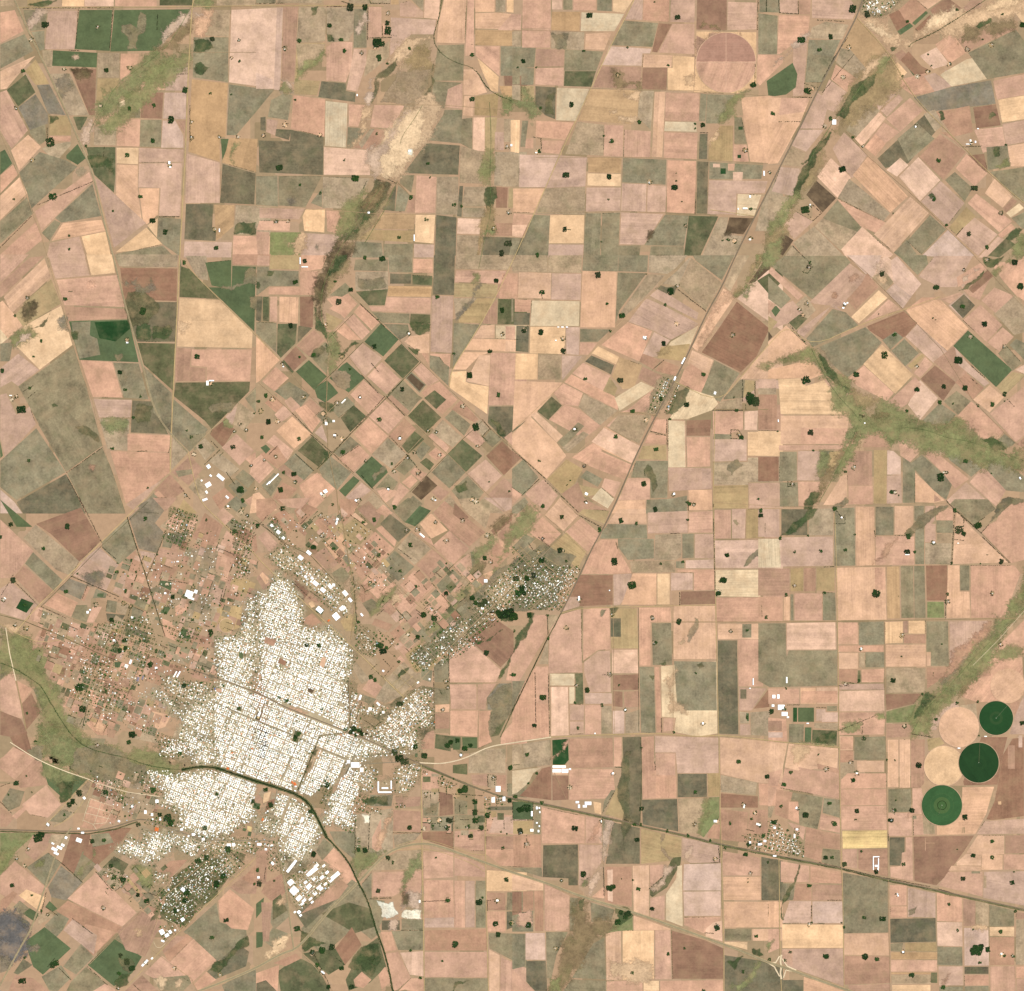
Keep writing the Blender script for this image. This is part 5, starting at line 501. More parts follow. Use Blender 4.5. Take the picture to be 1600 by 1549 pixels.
F 1460 1000;F 1300 610;F 1240 120;F 1480 380;F 1320 400;F 1030 360;F 1160 1000;F 1450 1145;F 1545 1135;F 1050 520;F 1110 515;F 1150 555;F 1330 520;F 400 1300;F 450 1290;F 340 1320;F 250 1170;F 400 1430;F 800 745;F 1280 560;F 1015 565;F 930 560;F 1440 260;F 1330 460;F 1010 120;F 20 890
B 1465 325 28 34;B 1435 390 20 34;B 1500 385 16 26;B 600 180 50 30;B 640 210 20 26;B 230 940 44 44 -45;B 260 985 34 24 -45;B 320 915 34 24 -45;B 345 820 60 24 -40;B 480 850 60 22 -40;B 210 890 34 30 -40;B 400 860 26 18 -40;B 210 800 70 16 -52;B 225 780 60 14 -52;B 430 830 22 14 -40;B 350 870 20 14 -40;B 380 920 30 14 -40;B 330 990 24 10 -40;B 290 1000 26 14 -40;B 260 1070 20 18 -40;B 395 930 24 12 -40;B 300 890 20 14 -40;B 280 1020 22 12 -40;B 410 790 20 12 -40;B 365 790 30 16 -40;B 320 840 28 18 -40;B 455 880 24 12 -40;B 420 900 22 12 -40;B 360 960 22 12 -40;B 340 1010 18 10 -40;B 270 1090 16 12 -40;B 235 1070 14 10 -40;B 405 1435 24 10 40;B 100 775 14 20 -40;B 15 860 14 12;B 740 310 8 60;B 780 345 80 8;B 818 300 8 50;B 780 320 40 8;B 235 295 16 20 -30;B 220 285 10 14 -30;B 40 510 10 16 20;B 20 660 26 14;B 60 690 14 12;B 1240 120 14 14;B 280 510 18 30 20;B 345 1310 14 14;B 990 1005 10 16;B 240 310 12 8;B 270 260 8 6;B 1460 1000 14 10;B 560 160 20 20
U .95 22 -10 260 -10 -10 160 -10 980 -10 990 100 800 100 650 160 640 220 560 170 440 330 410 300 330 370 240 340;U .9 22 400 560 420 400 480 340 560 170 640 230 640 340 600 380 610 560 540 560 470 540;U .75 22 640 180 740 200 740 340 620 340 560 330 600 180;U .6 22 730 280 830 270 830 350 740 350;U .7 15 830 200 990 140 990 270 920 350 830 350;U .85 22 120 350 220 370 330 430 380 500 410 590 380 640 270 800 180 740 170 850 130 620 60 620 100 500 40 470
U .5 22 0 620 130 640 110 690 0 700;U .8 22 -10 500 100 480 130 560 60 600 -10 580;U .5 22 600 350 680 360 680 440 760 440 760 480 610 470;U .5 -5 830 410 900 410 910 440 840 440;U .55 22 1100 250 1190 270 1190 340 1100 300;U .4 22 990 200 1040 210 1040 240 1000 240;U .7 22 700 20 980 -10 980 100 830 130 700 60;U .45 22 480 540 600 560 600 600 560 590;U .35 0 1380 370 1420 370 1420 480 1390 480;U .35 0 600 610 640 620 640 700 600 700
U .6 -40 180 870 360 760 520 850 390 970 260 1070 200 960;U .3 22 420 270 480 260 440 400 380 420;U .2 -40 60 690 180 720 150 820 80 830;U .35 0 1460 360 1510 370 1510 420 1450 420
'''),
('t23', '''
T 800 1149 3.8725
g 0 60 60 50 75 200 0 210;g 65 50 235 25 235 180 70 200;p 242 28 340 20 345 150 320 180 245 180;o 0 215 180 195 130 230 100 290 30 350 0 360;n 180 200 240 185 240 395 40 370 110 300;n 243 245 342 245 342 390 245 395;c 243 180 340 205 340 240 243 240
e 345 20 610 15 615 195 345 200;b 345 205 610 205 625 330 560 385 345 395;b 615 10 665 10 665 190 615 190;i 668 10 778 8 790 385 785 440 770 545 680 515;b 782 10 860 5 860 170 990 240 995 380 790 385;b 865 108 990 108 990 243 872 243;t 865 5 1250 15 1250 230 1000 230 990 105 865 105;b 870 248 995 245 995 380 870 380
i 1000 232 1180 232 1182 375 1000 378;r 1182 230 1255 228 1255 370 1185 372;i 785 390 1000 385 1008 585 790 540;g 1003 382 1180 378 1150 600 1010 590;c 1258 12 1640 45 1640 290 1500 290 1262 235;g 1262 238 1485 285 1475 365 1262 345;b 1490 290 1640 290 1640 430 1495 425
n 1262 350 1490 368 1490 440 1262 440;e 1262 445 1430 465 1420 650 1262 635;e 1200 540 1260 540 1255 630 1180 620;l 1190 375 1255 372 1255 500 1220 540 1160 620 1120 590 1150 520 ;e 1440 450 1549 450 1549 600 1420 600
d 490 400 540 410 540 480 500 470;r 630 320 680 320 680 510 560 480;h 545 470 630 330 600 330 555 400;k 0 400 128 405 128 510 5 510;h 130 415 175 420 175 600 130 600;r 5 515 128 515 128 600 5 600;e 5 605 175 605 180 800 10 800
b 180 435 440 490 440 655 180 655;b 445 490 545 505 545 655 445 655;i 188 665 400 660 400 870 185 860;t 405 660 550 665 540 770 450 900 405 910;i 340 865 400 865 400 910 340 910;i 610 525 775 560 775 780 565 780;h 545 510 610 525 570 700 550 760
r 780 562 1025 620 1025 730 965 760 780 780;t 1030 620 1255 665 1260 770 1080 775 1030 740;u 1040 780 1265 775 1265 940 1035 940;u 1035 945 1265 942 1265 1095 1040 1095;h 0 805 180 800 185 860 ;e 560 795 725 795 725 1040 560 1010;a 575 815 610 812 610 1010 580 1000
c 728 788 830 785 830 1110 735 1080;b 832 785 918 780 918 850 835 920;j 970 740 1025 735 1020 780 940 920 850 980 835 970 835 930 920 850;o 1000 790 1030 785 1035 1160 930 1120 930 960 990 870;b 835 985 925 965 925 1120 835 1100;b 545 920 560 920 560 990 480 980
b 1275 700 1500 740 1500 850 1275 850;c 1275 855 1505 855 1508 1000 1278 1000;c 1280 1005 1640 1008 1640 1165 1285 1165;h 1285 1170 1448 1170 1448 1245 1285 1245;c 1452 1172 1640 1170 1640 1245 1455 1245;d 1285 1250 1425 1250 1425 1300 1285 1260;i 1508 735 1640 760 1640 1000 1510 1000
b 1040 1100 1268 1098 1250 1130 1160 1200 1040 1150;a 1170 1170 1220 1130 1270 1120 1275 1250 1170 1220;n 965 1180 1170 1240 1280 1290 1278 1475 970 1475;c 735 1090 960 1170 960 1180 850 1180 735 1180;b 865 1180 960 1178 965 1478 865 1478;c 565 1200 660 1180 665 1480 570 1485;d 668 1180 740 1180 860 1180 860 1475 668 1480
c 0 840 190 890 190 940 0 940;n 0 945 60 945 60 1080 0 1120;e 65 945 130 942 130 1060 65 1070;e 133 942 190 940 190 1185 140 1185;b 195 895 350 970 345 1185 195 1185;h 0 1090 130 1060 130 1190 0 1190;h 350 980 405 985 370 1185 350 1185
h 0 1205 78 1205 80 1400 0 1420;u 80 1195 200 1195 205 1360 80 1360;i 85 1365 205 1365 215 1549 140 1549 85 1490;b 0 1410 140 1549 0 1560;h 205 1190 340 1190 270 1330 240 1470 210 1470;h 475 1010 620 1055 600 1120 480 1130;h 490 1260 560 1220 570 1480 360 1470;h 360 1475 570 1485 570 1560 300 1560
b 575 1488 790 1485 790 1560 575 1560;d 795 1485 890 1485 890 1560 795 1560;b 895 1485 1280 1480 1280 1560 895 1560;i 1285 1330 1549 1370 1640 1400 1640 1560 1285 1560
l 640 1110 730 1090 732 1180 600 1190 570 1200
~k 620 1060 700 1040 735 1090 650 1150;~n 360 1190 410 980 470 1000 480 1140 620 1120 600 1180 500 1230 360 1440 310 1549 215 1549 240 1480 300 1320 350 1200;~l 230 1480 290 1460 300 1549 220 1549;~u 930 800 990 790 930 890 850 960 840 930;~u 460 910 540 780 530 830 500 920 470 970;~k 400 1010 440 980 430 1060 410 1060;~l 420 870 460 870 450 910 420 910
~u 1040 740 1100 670 1100 690 1060 750;~u 560 500 610 530 580 680 550 770;~l 1310 1520 1420 1470 1500 1370 1510 1380 1400 1530 1380 1549;~k 1450 1290 1500 1290 1520 1330 1460 1330;~l 1165 380 1185 380 1170 520 1130 600 1120 590;~g 900 590 920 600 900 680 940 730 980 740 960 760 900 700;~b 460 640 540 510 530 580
~b 240 140 340 25 342 45 260 130;~d 590 1370 700 1380 850 1400 850 1470 600 1470;~j 680 700 690 100 720 100 710 400;~k 1300 1370 1400 1330 1350 1420;~b 40 1080 120 1060 130 1150 30 1150
G 382 563 19;G 1372 160 13;G 1110 345 11;G 785 445 14;G 765 930 12;G 945 1322 10;G 1320 532 11;G 728 1437 9;G 590 925 20;G 610 918 18;G 850 1050 14;G 432 840 18;G 100 1148 17;G 1478 1217 11;G 1398 1430 10;G 640 1130 18;G 700 1080 20;G 660 1070 14;G 690 1100 14;G 50 580 18;G 90 440 26;G 50 450 20;G 1045 1287 7;G 663 867 4;G 733 875 5;G 1545 250 14;G 760 632 14;G 180 408 12;G 150 230 9;G 90 118 12;G 1065 605 10;G 940 580 10;G 1415 722 14;G 1435 660 14;G 20 370 12;G 740 540 10;G 1200 637 8;G 1290 680 9;G 100 290 6;G 1520 612 12;G 1240 1165 18;G 1450 505 8;G 783 75 7;G 1428 868 4;G 1428 888 4;G 1548 768 8;G 780 540 8;G 1160 1545 10
R 553 800 558 970;R 5 405 5 510;R 5 512 128 512;R 128 405 128 510;R 88 605 90 640;R 625 192 665 195;R 0 180 45 178;R 780 50 785 100;R 865 160 868 210;R 550 470 620 340;R 1420 570 1465 580;R 1205 772 1250 768;R 1250 670 1258 770;R 680 510 780 545;R 350 300 350 330;R 75 650 75 680;R 830 930 920 850;R 1170 1195 1220 1198
F 93 118;F 612 232;F 350 318;F 300 880;F 430 840;F 90 660;F 1240 520;F 1400 420;F 1500 540;F 1440 838;F 1240 1155;F 1230 750;F 1105 540;F 100 1150;F 750 632;F 1500 660;F 1470 470;F 265 1290;F 5 1135;F 540 520
B 285 190 80 14;B 270 215 50 20;B 320 215 40 22;B 460 412 40 20;B 440 430 24 14;B 395 405 20 12;B 405 430 12 20;B 120 475 10 30;B 50 590 16 12;B 120 575 20 16;B 160 580 10 14;B 610 230 12 12;B 350 205 14 10;B 1405 430 10 22 20;B 1490 540 26 12 20;B 540 520 5 14;B 150 440 10 16;B 168 465 8 12;B 1500 660 24 12;B 1230 520 20 14;B 1440 650 12 14;B 1530 640 16 12;B 165 440 8 10;B 150 530 10 8;B 165 550 8 10
'''),
('t33', '''
T 1200 1149 3.8725
c 0 45 120 45 90 200 0 220;c 125 50 425 80 420 200 290 205 180 215 100 195;b 0 225 90 205 60 310 0 310;b 0 315 60 312 20 430 0 430;b 100 198 190 215 180 190 300 215 430 210 430 385 75 320
e 295 170 425 200 430 235 300 205;g 0 430 40 430 20 500 0 500;e 50 325 150 345 130 430 120 510 40 480;h 150 345 335 375 320 480 300 570 190 545 180 400 140 390;b 125 400 185 400 190 540 120 510;h 338 380 435 390 435 500 330 470;b 320 478 435 505 435 590 310 570
e 230 555 435 600 435 690 330 680 320 765 215 735;b 110 520 230 555 215 640 180 600;h 330 685 435 695 440 800 325 770
b 438 10 518 10 516 88 436 88;h 522 10 715 5 718 150 520 152;e 436 90 518 90 518 165 436 165;g 438 170 520 155 530 230 440 270;c 535 155 705 152 705 225 540 225;b 440 270 480 230 715 230 718 320 440 325;b 440 327 718 322 720 425 442 425;b 442 430 720 427 722 572 445 572;q 447 577 722 573 724 683 450 688
b 450 690 540 688 540 810 450 790;e 545 688 725 685 728 860 640 840 545 810
c 722 25 790 25 792 318 722 318;c 795 25 860 25 862 318 795 320;e 865 25 950 25 945 290 920 320 865 318;h 727 325 865 325 867 465 727 468;b 872 320 930 320 940 370 930 480 875 480;b 727 472 870 470 872 610 730 610;i 735 617 828 617 828 700 800 790 735 788;b 832 615 875 615 878 830 880 885 740 860 738 795 805 790 808 710 832 705
b 880 485 930 485 1010 540 1015 600 880 605;g 935 485 1010 545 1012 600 940 600;c 1020 545 1170 480 1175 312 1370 310 1320 480 1255 600 1020 605;c 1075 560 1170 550 1170 600 1075 600
n 878 612 1250 605 1190 700 1080 850 1020 910 885 885;n 1290 10 1450 10 1420 130 1390 300 1185 305 1180 280;n 1420 120 1480 20 1549 10 1549 490 1360 515 1320 510 1370 400 1390 300;e 1450 60 1495 60 1495 205 1450 205;u 1515 0 1540 0 1540 75 1515 75
t 1310 520 1640 500 1640 595 1260 600;c 1270 605 1430 605 1430 720 1290 730 1200 710;e 1435 605 1640 605 1640 715 1435 715;c 1140 770 1200 715 1290 730 1290 790 1140 790;c 1295 720 1420 725 1420 815 1290 815;b 1425 720 1640 720 1640 815 1425 815;c 1110 790 1290 795 1290 820 1090 820
b 1090 825 1300 825 1300 980 1030 910;t 1305 825 1640 820 1640 1050 1300 985
b 75 760 250 790 250 890 75 890;b 255 790 448 825 448 900 255 895;h 80 895 165 895 155 1000 80 1000;e 170 900 260 900 265 1000 150 1000;e 265 900 450 905 450 1000 268 1000;u 130 1003 262 1003 262 1138 85 1138;u 268 1005 450 1005 455 1138 268 1138;d 82 1143 455 1145 458 1288 85 1290
t 85 1293 455 1290 460 1520 150 1410 85 1380;i 0 745 60 750 62 1000 0 1000;c 0 1005 62 1003 65 1165 0 1165;b 0 1172 70 1170 70 1290 0 1320;i 0 1390 80 1410 80 1475 0 1475;i 0 1480 215 1480 215 1560 0 1560;c 215 1460 500 1549 500 1560 215 1560
h 452 830 725 880 728 1195 455 1200;c 460 1200 728 1197 735 1335 460 1330;e 462 1335 735 1338 738 1500 460 1510;e 480 1510 738 1505 740 1560 500 1560;b 735 905 840 910 838 1030 740 1032;b 738 1035 840 1035 842 1105 740 1105;t 845 920 1015 955 1015 1105 845 1100;i 738 1110 1015 1105 1018 1250 740 1258
b 1020 950 1175 985 1178 1130 1022 1125;a 1022 1130 1175 1132 1178 1278 1025 1275;h 1025 1280 1175 1282 1178 1395 1025 1390;t 1030 1398 1178 1398 1182 1515 1035 1515;e 1180 988 1255 1003 1255 1155 1182 1155;g 1258 1005 1335 1020 1335 1155 1258 1155;h 1338 1025 1490 1060 1490 1155 1340 1158;u 1185 1165 1335 1165 1338 1395 1188 1395
d 1340 1160 1490 1160 1490 1218 1340 1215;e 1340 1220 1492 1220 1492 1392 1342 1392;i 1188 1400 1335 1400 1335 1445 1188 1445;b 1188 1450 1335 1450 1338 1515 1190 1515;b 1342 1398 1495 1395 1500 1560 1345 1560;g 1500 1115 1640 1110 1640 1390 1498 1390;b 1500 1400 1640 1395 1640 1470 1500 1470;b 1505 1475 1640 1475 1640 1560 1505 1560;e 1500 1070 1640 1085 1640 1110 1500 1112
h 740 1260 820 1255 810 1310 740 1308;r 825 1255 1020 1252 1022 1310 830 1310;f 742 1312 1025 1312 1025 1358 742 1358;b 742 1360 1025 1360 1025 1430 742 1432;f 745 1435 1025 1435 1025 1445 745 1445;g 745 1450 985 1450 985 1505 748 1505;j 985 1435 1025 1435 1025 1500 985 1500;d 748 1510 985 1508 985 1560 750 1560
h 1190 1520 1335 1515 1335 1560 1190 1560;h 1035 1520 1180 1520 1180 1560 1035 1560;b 85 1300 150 1300 150 1400 90 1370
k 1172 555 1178 555 1178 595 1172 595;k 1182 555 1190 555 1190 595 1184 595;h 872 485 900 485 900 510 872 510;h 1230 822 1285 822 1285 838 1230 838;g 1305 850 1322 850 1322 925 1305 925
c 950 620 955 620 955 700 948 700;c 950 650 1010 650 1010 655 950 655;d 1392 400 1412 400 1412 420 1392 420
~k 90 980 190 780 195 790 140 940 100 1130 80 1100;~l 0 1250 40 1240 20 1290 0 1310;~e 1050 1480 1100 1440 1090 1480 1060 1510;~h 850 1060 900 1040 890 1080 850 1090;~d 1230 1160 1330 1160 1330 1180 1230 1175;~b 830 500 870 470 890 490;~d 150 60 260 75 220 140 160 170

G 913 182 18;G 873 455 16;G 1192 495 16;G 228 483 18;G 372 413 12;G 97 298 12;G 140 225 11;G 80 432 11;G 405 538 13;G 537 457 14;G 530 510 6;G 588 1340 20;G 660 1355 13;G 1265 1300 32;G 1250 1305 26;G 1290 1280 18;G 1330 1295 16;G 1283 1375 11;G 1243 727 14;G 1356 640 12;G 1356 740 12;G 1182 867 14;G 1478 892 14;G 1408 1188 12;G 695 1110 18;G 582 1103 10;G 352 1338 17;G 820 780 11;G 870 1450 15;G 1095 1022 9;G 135 1312 9;G 105 1362 9;G 265 1135 6;G 460 1160 8;G 1148 1180 8;G 6 768 12;G 250 910 12;G 38 525 16;G 745 515 16;G 770 455 10;G 350 740 14;G 388 740 10;G 515 270 14;G 1490 825 6;G 0 250 10;G 775 395 5;G 720 150 7;G 770 150 6;G 10 1355 10;G 1498 1065 9;G 1485 1338 8;G 580 20 12;G 305 115 6;G 565 702 7;G 1060 1525 12;G 445 1135 7;G 463 780 16;G 655 825 14;G 1240 1175 6;G 120 577 8;G 1145 690 4;G 1430 1335 8
R 263 1030 263 1105;R 360 998 445 998;R 310 770 640 850;R 640 850 980 915;R 1030 930 1120 955;R 300 785 400 800;R 110 740 200 760;R 450 810 640 862;R 700 880 980 930;R 1192 480 1192 515;R 300 1138 340 1140;R 730 640 728 600
F 180 445;F 350 205;F 500 165;F 535 230;F 745 515;F 760 460;F 815 1310;F 350 1340;F 870 1450;F 395 530;F 780 965;F 1415 1330;F 250 1145;F 690 1110;F 1480 1335;F 590 1335;F 460 780
B 785 965 7 20 -15;B 655 735 36 5;B 637 775 5 80;B 668 775 5 60;B 537 230 12 8;B 172 440 10 14 30;B 1412 1322 12 10;B 655 790 20 10;B 665 810 8 18;B 818 1312 12 10;B 40 730 20 8;B 1157 77 16 4;B 175 570 14 10;B 160 610 10 24;B 40 560 14 10;B 745 515 14 10

U .55 14 0 520 60 510 100 600 180 600 220 680 220 740 60 720 0 700;U .3 14 150 560 190 560 190 700 120 680;U .35 14 -160 600 0 590 0 720 -110 710
'''),
('town', '''
T 0 0 1
j 461 1141 470.5 1144 468 1152 459 1149;j 458.5 1150 467.5 1153 465 1161 456 1158;q 405 1114 408.5 1113 405 1123 402 1122;m 402 1113 411 1110 406 1126 398 1124;q 404.5 1113.5 408.5 1112.5 405 1123.5 401 1122.5
j 371 1104 378 1104 377 1112 369 1110;n 437 1027 449 1034 445 1041 434 1036;c 503 1026 510 1028 506 1044 499 1040;m 481 1075 491 1078 488 1084 481 1081;k 373 1018 381 1020 380 1031 373 1028;j 381 1021 386 1022 384 1027 380 1026
~n 442 1096 460 1102 495 1114 525 1129 512 1133 480 1121 455 1111 438 1103;~c 455 1104 482 1113 476 1118 452 1109;~d 490 1172 502 1168 490 1200 478 1215 476 1210 484 1190;~j 492 1172 497 1172 493 1182 489 1180;~n 482 1190 488 1192 480 1205 474 1210
e 396 1250 410 1236 416 1240 403 1256;g 403 1240 412 1232 420 1238 412 1250;d 412 1240 424 1236 420 1252 410 1256;k 398 1254 408 1256 404 1266 394 1262;n 418 1252 432 1246 426 1262 412 1270
j 337 1237.5 342 1239 341 1245 335.5 1243;b 338 1075 348 1078 346 1083 338 1081;e 415 995 432 1000 428 1010 412 1005;k 380 1293 386 1295 384 1300 378 1298;q 386 1290 394 1292 393 1300 386 1298;k 388 1299 394 1300 392 1308 386 1306
k 218 1208 229 1208 228 1216 217 1216;k 217 1217 226 1217 225 1225 216 1224
G 465 1146 2.6;G 461 1155 2.6;G 405 1113 1.2;G 400 1123 1.2;G 373 1107 2.2;G 450 1097 1.6;G 454 1100 1.4;G 540 1140 3;G 548 1144 3.4;G 556 1148 3;G 404 1262 2.2;G 399 1258 1.8;G 418 1262 1.8;G 423 1256 1.6;G 488 1176 1.6;G 486 1184 1.4;G 481 1198 1.5;G 478 1206 1.4;G 508 1220 2.2;G 503 1228 2;G 512 1214 1.8;G 498 1235 1.6;G 490 1270 2.2;G 484 1278 1.8
R 494 1166 488 1182;R 487 1184 478 1206;R 477 1208 466 1234;R 355 1205 395 1217;R 398 1217 434 1228;R 440 1230 466 1240
B 356 1201 4 3 20;B 363 1176.5 2.5 2.5 20;B 394 1170 2.5 2 20;B 245 1296 6 6 10;B 410.5 1281 3 5 20;B 365 1320 5 5 0
M .55 22 60 955 300 1010 335 990 340 1060 300 1100 230 1150 110 1130 95 1080 60 1030
M .5 20 160 890 330 830 400 860 400 960 340 1000 250 985
M .45 -45 420 800 560 800 640 900 600 930 540 890 440 830
M .45 -42 590 940 700 870 760 900 700 990 620 1040
M .2 0 660 1200 800 1250 800 1310 660 1300
M .4 22 140 1195 230 1205 250 1270 170 1290 150 1250
M .45 -40 150 1350 260 1350 250 1440 170 1400
~j 270 1370 330 1330 385 1335 340 1400 290 1450 235 1440;~j 600 1120 640 1095 640 1130 620 1160;~h 800 880 850 870 850 920 800 940;~h 740 940 790 900 810 930 750 960;~j 700 985 740 960 745 980 710 1000
~g 300 860 345 850 330 960 290 960
~l 0 980 40 990 62 1030 92 1085 118 1130 150 1162 200 1180 280 1196 280 1212 200 1208 140 1212 92 1195 76 1150 58 1090 28 1055 0 1058
~l 60 1140 100 1150 150 1180 190 1190 150 1215 90 1190;~h 120 1170 230 1195 230 1215 160 1225 110 1200
~l 1265 560 1300 600 1350 650 1430 660 1520 690 1600 700 1600 740 1500 720 1410 690 1340 680 1300 640
~l 1440 1110 1500 1050 1560 980 1610 900 1610 940 1560 1010 1500 1080 1450 1140
~l 150 200 220 140 290 80 300 95 240 150 170 210
~l 740 930 780 870 800 820 830 790 840 800 810 840 780 890 750 940;~l 1160 460 1190 400 1215 340 1230 330 1190 420 1165 470
U .06 22 60 955 300 1010 335 990 340 1060 300 1100 230 1150 110 1130 95 1080
U .06 20 160 890 330 830 400 860 400 960 340 1000 250 985
U .05 -45 420 800 560 800 640 900 600 930 540 890 440 830
U .05 22 140 1195 230 1205 250 1270 170 1290 150 1250
M .4 22 300 1010 345 1000 350 1060 300 1050
~h 790 890 850 850 900 870 870 950 800 955;~j 580 1120 680 1075 680 1140 620 1170
U .42 -41 640 1030 720 960 760 1000 690 1040;U .5 -41 730 950 800 880 830 920 760 960;U .35 -41 690 1000 790 920 800 960 720 1010
~h 640 1030 740 930 800 880 820 900 740 980 670 1040
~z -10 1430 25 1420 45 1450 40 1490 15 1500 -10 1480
'''),
('lines', '''
T 0 0 1
L y 2.2 303 0 300 10 297 65 294 116 290 232 287 284 283 361 281 400 276 503 272 581 270 632 267 684 266 738
L h 1.6 23 0 43 46 77 116 106 181 129 232 147 276 160 338 177 400 191 459 207 516 222 568 235 622 248 653 267 679 294 707
L y 1.4 294 707 308 770 318 790 351 821 382 850 400 868 413 883 507 971 555 1015 601 1061 631 1090
L y 1.2 284 405 300 425 340 465 400 524 439 563
L t 1.5 0 207 19 248 36 289 52 336 65 369 74 400 85 439 101 490 114 537 129 586 145 627 160 694 178 743 196 800
L d 1.2 199 808 208 840 229 904 245 955 258 994
L t 1.3 400 607 331 671 266 738 207 800
L y 1.4 227 780 158 847 88 919 61 945 23 989
L d .8 232 784 160 852 91 922 64 948
L d 1.1 0 961 39 971 96 994 152 1020 191 1036
L y 1.0 0 975 23 989 60 1005 96 1000
L t 1.1 65 948 111 966 155 984 225 1015 263 1030 300 1046 385 1076
L r 1.5 300 1046 385 1076 416 1089 445 1105 494 1124 542 1143 581 1159 614 1175 656 1193
L r 1.7 656 1193 705 1214 736 1229 787 1245 800 1247 852 1256 939 1275 1001 1290 1074 1305 1125 1319 1169 1327 1200 1334 1215 1337 1316 1356 1386 1374 1453 1388 1497 1398 1600 1421 1640 1430
L g 3.2 656 1195 705 1216 787 1247 852 1258 939 1277 1074 1307 1125 1321 1215 1339
L g 3.4 1215 1339 1316 1358 1386 1376 1453 1390 1600 1423 1640 1432
L w 1.6 9 981 15 1020 25 1064
L e 2 25 1064 34 1103 41 1141
L r 2.2 1348 0 1339 26 1316 70 1280 137 1252 196 1228 243 1200 299 1180 338 1149 400 1128 449 1105 488 1079 545 1058 588 1025 650 1001 697 986 730 965 780 948 816 926 855 906 899 877 958
L d 1.9 877 958 852 1005 826 1059 800 1113 782 1152
L y 1.0 1130 445 1107 484 1081 541 1060 584 1027 648 1003 693 967 778
L y 1.5 991 0 955 70 924 137 885 220 852 294 805 400 774 465 743 521 705 578 702 605
L t 1.5 545 457 627 534 687 594 800 700 852 747 903 800 945 826
L t 1.3 800 674 865 614 911 565 965 508 1012 465 1058 421
L t 1.3 854 749 903 707 945 666 965 645 1027 648
L y 1.1 1053 596 1123 630 1156 591 1200 540 1231 507 1268 543 1342 508 1412 484 1468 464
L y 1.3 1339 28 1391 85 1425 150 1492 217 1546 271 1587 307 1610 325
L t 1.1 1321 204 1355 243 1432 310 1481 359 1523 400 1560 440 1610 490
L t 1.0 1324 400 1365 436 1412 484 1470 545 1520 625 1569 676 1590 695
L e 1.3 1050 972 1118 972 1200 972 1311 971 1382 970 1600 966 1640 965
L y 1.1 877 958 908 950 1050 947 1117 945
L w 1.9 656 1192 692 1194 728 1185 762 1167 800 1161 861 1152
L y 1.6 861 1152 1027 1145 1089 1152 1123 1148 1200 1157 1234 1161 1311 1168
L h 2.6 310 1549 349 1534 400 1513 439 1490 467 1482 511 1425 560 1379 596 1340 619 1325 658 1317 687 1322 736 1340 800 1363 852 1379 908 1401 976 1421 1048 1446 1123 1473 1162 1487 1200 1504 1221 1510 1277 1531 1329 1549 1360 1560
L y .8 619 1328 658 1326 687 1330 736 1348 757 1362
L y .8 619 1322 656 1310 690 1318 736 1335 758 1336
L h 1.4 459 1482 452 1430 448 1398 436 1330 429 1314
L t 1.3 468 1484 500 1520 520 1549
L y 1.3 1117 640 1114 800 1115 780 1118 945 1123 1148 1124 1200 1127 1330 1131 1470 1131 1549
L y 1.2 1304 800 1307 886 1310 1043 1311 1167 1314 1327 1317 1407 1319 1549
L t 1.1 1382 971 1384 1154 1387 1330 1391 1549
L y 1.5 658 1195 659 1317 661 1407 663 1549
L y 1.2 758 1247 759 1369 763 1549
L y 1.6 1217 1340 1219 1508 1221 1549
L w 3 1221 1492 1219 1502 1221 1510 1219 1520 1221 1530
L w 2.2 1198 1503 1210 1511 1218 1526
L w 2.2 1244 1516 1230 1510 1222 1498
L w 2.2 1218 1494 1212 1504 1200 1505
L w 2.2 1240 1518 1228 1516 1224 1528
L y 1.2 26 12 150 12 295 11 400 9 555 9 600 10
L t 1.0 134 230 200 229 287 233
L t 1 281 82 400 82
L y 1.2 1110 328 1180 338
L t 1 838 333 970 330 1110 335
L t 1 838 246 1000 246 1110 250 1200 256
L t 1 800 47 930 50
L t 1.1 922 138 1090 142 1200 150
L t 1 560 162 700 165 795 172
L t 1.2 400 275 505 275 580 277 624 289
L t 1 400 324 505 328 600 335 680 335
L e 1.1 620 283 640 305
L e 1.2 965 645 1000 645 1027 650
L e 1.2 1118 640 1200 640
L t 1 1118 785 1220 792 1310 790 1480 786
L t 1 1118 888 1200 888 1440 884
L t 1.1 1027 945 1052 945 1052 1145
L t 1 960 1145 958 950
L d .8 998 950 998 1143
L t 1 861 1055 861 1152
L t 1 1480 784 1500 800 1580 880
L d .8 1480 785 1530 830 1580 880
L t 1 940 1275 943 1352 946 1395
L y .9 1130 1318 1200 1334
L t .9 860 1155 863 1200 885 1250
L d 1 1000 1290 1003 1200 1001 1152
L w 1.5 16 1160 56 1186 100 1205 140 1218 148 1223
L w 1.3 148 1223 200 1238 250 1245
L y 1.1 138 1219 75 1285 70 1288
L y 1.1 84 1292 112 1278 135 1245 145 1222
L r 2.0 -5 1296 60 1298 140 1300 180 1292 215 1280 228 1281
L d 2.4 0 1299 60 1301 140 1303 180 1296 215 1284
L p 1.4 228 1281 270 1296 315 1312 360 1314 400 1313 429 1314
L t 1.3 308 1549 300 1530 232 1480 258 1400 330 1340
L h 1.6 0 1540 16 1510 35 1475 50 1450 72 1382 92 1320 112 1293
L t 1.1 140 1507 230 1415 300 1342 340 1310
L y 1.2 200 1540 275 1460 390 1350 400 1340
L p 1.2 466 1161 450 1195 434 1229 428 1260
L p 1.2 329 1095 399 1126 459 1149 494 1167 561 1194 600 1192 640 1190
L p .9 486 1124 478 1140 468 1158
L p .8 328 1098 310 1150 302 1192
L p .8 363 1115 345 1160 332 1196
L p .8 416 1089 405 1125 380 1190 374 1215
L p 1.3 432 1262 410 1290 400 1305
L p 1.1 494 1167 488 1190 475 1220 462 1243
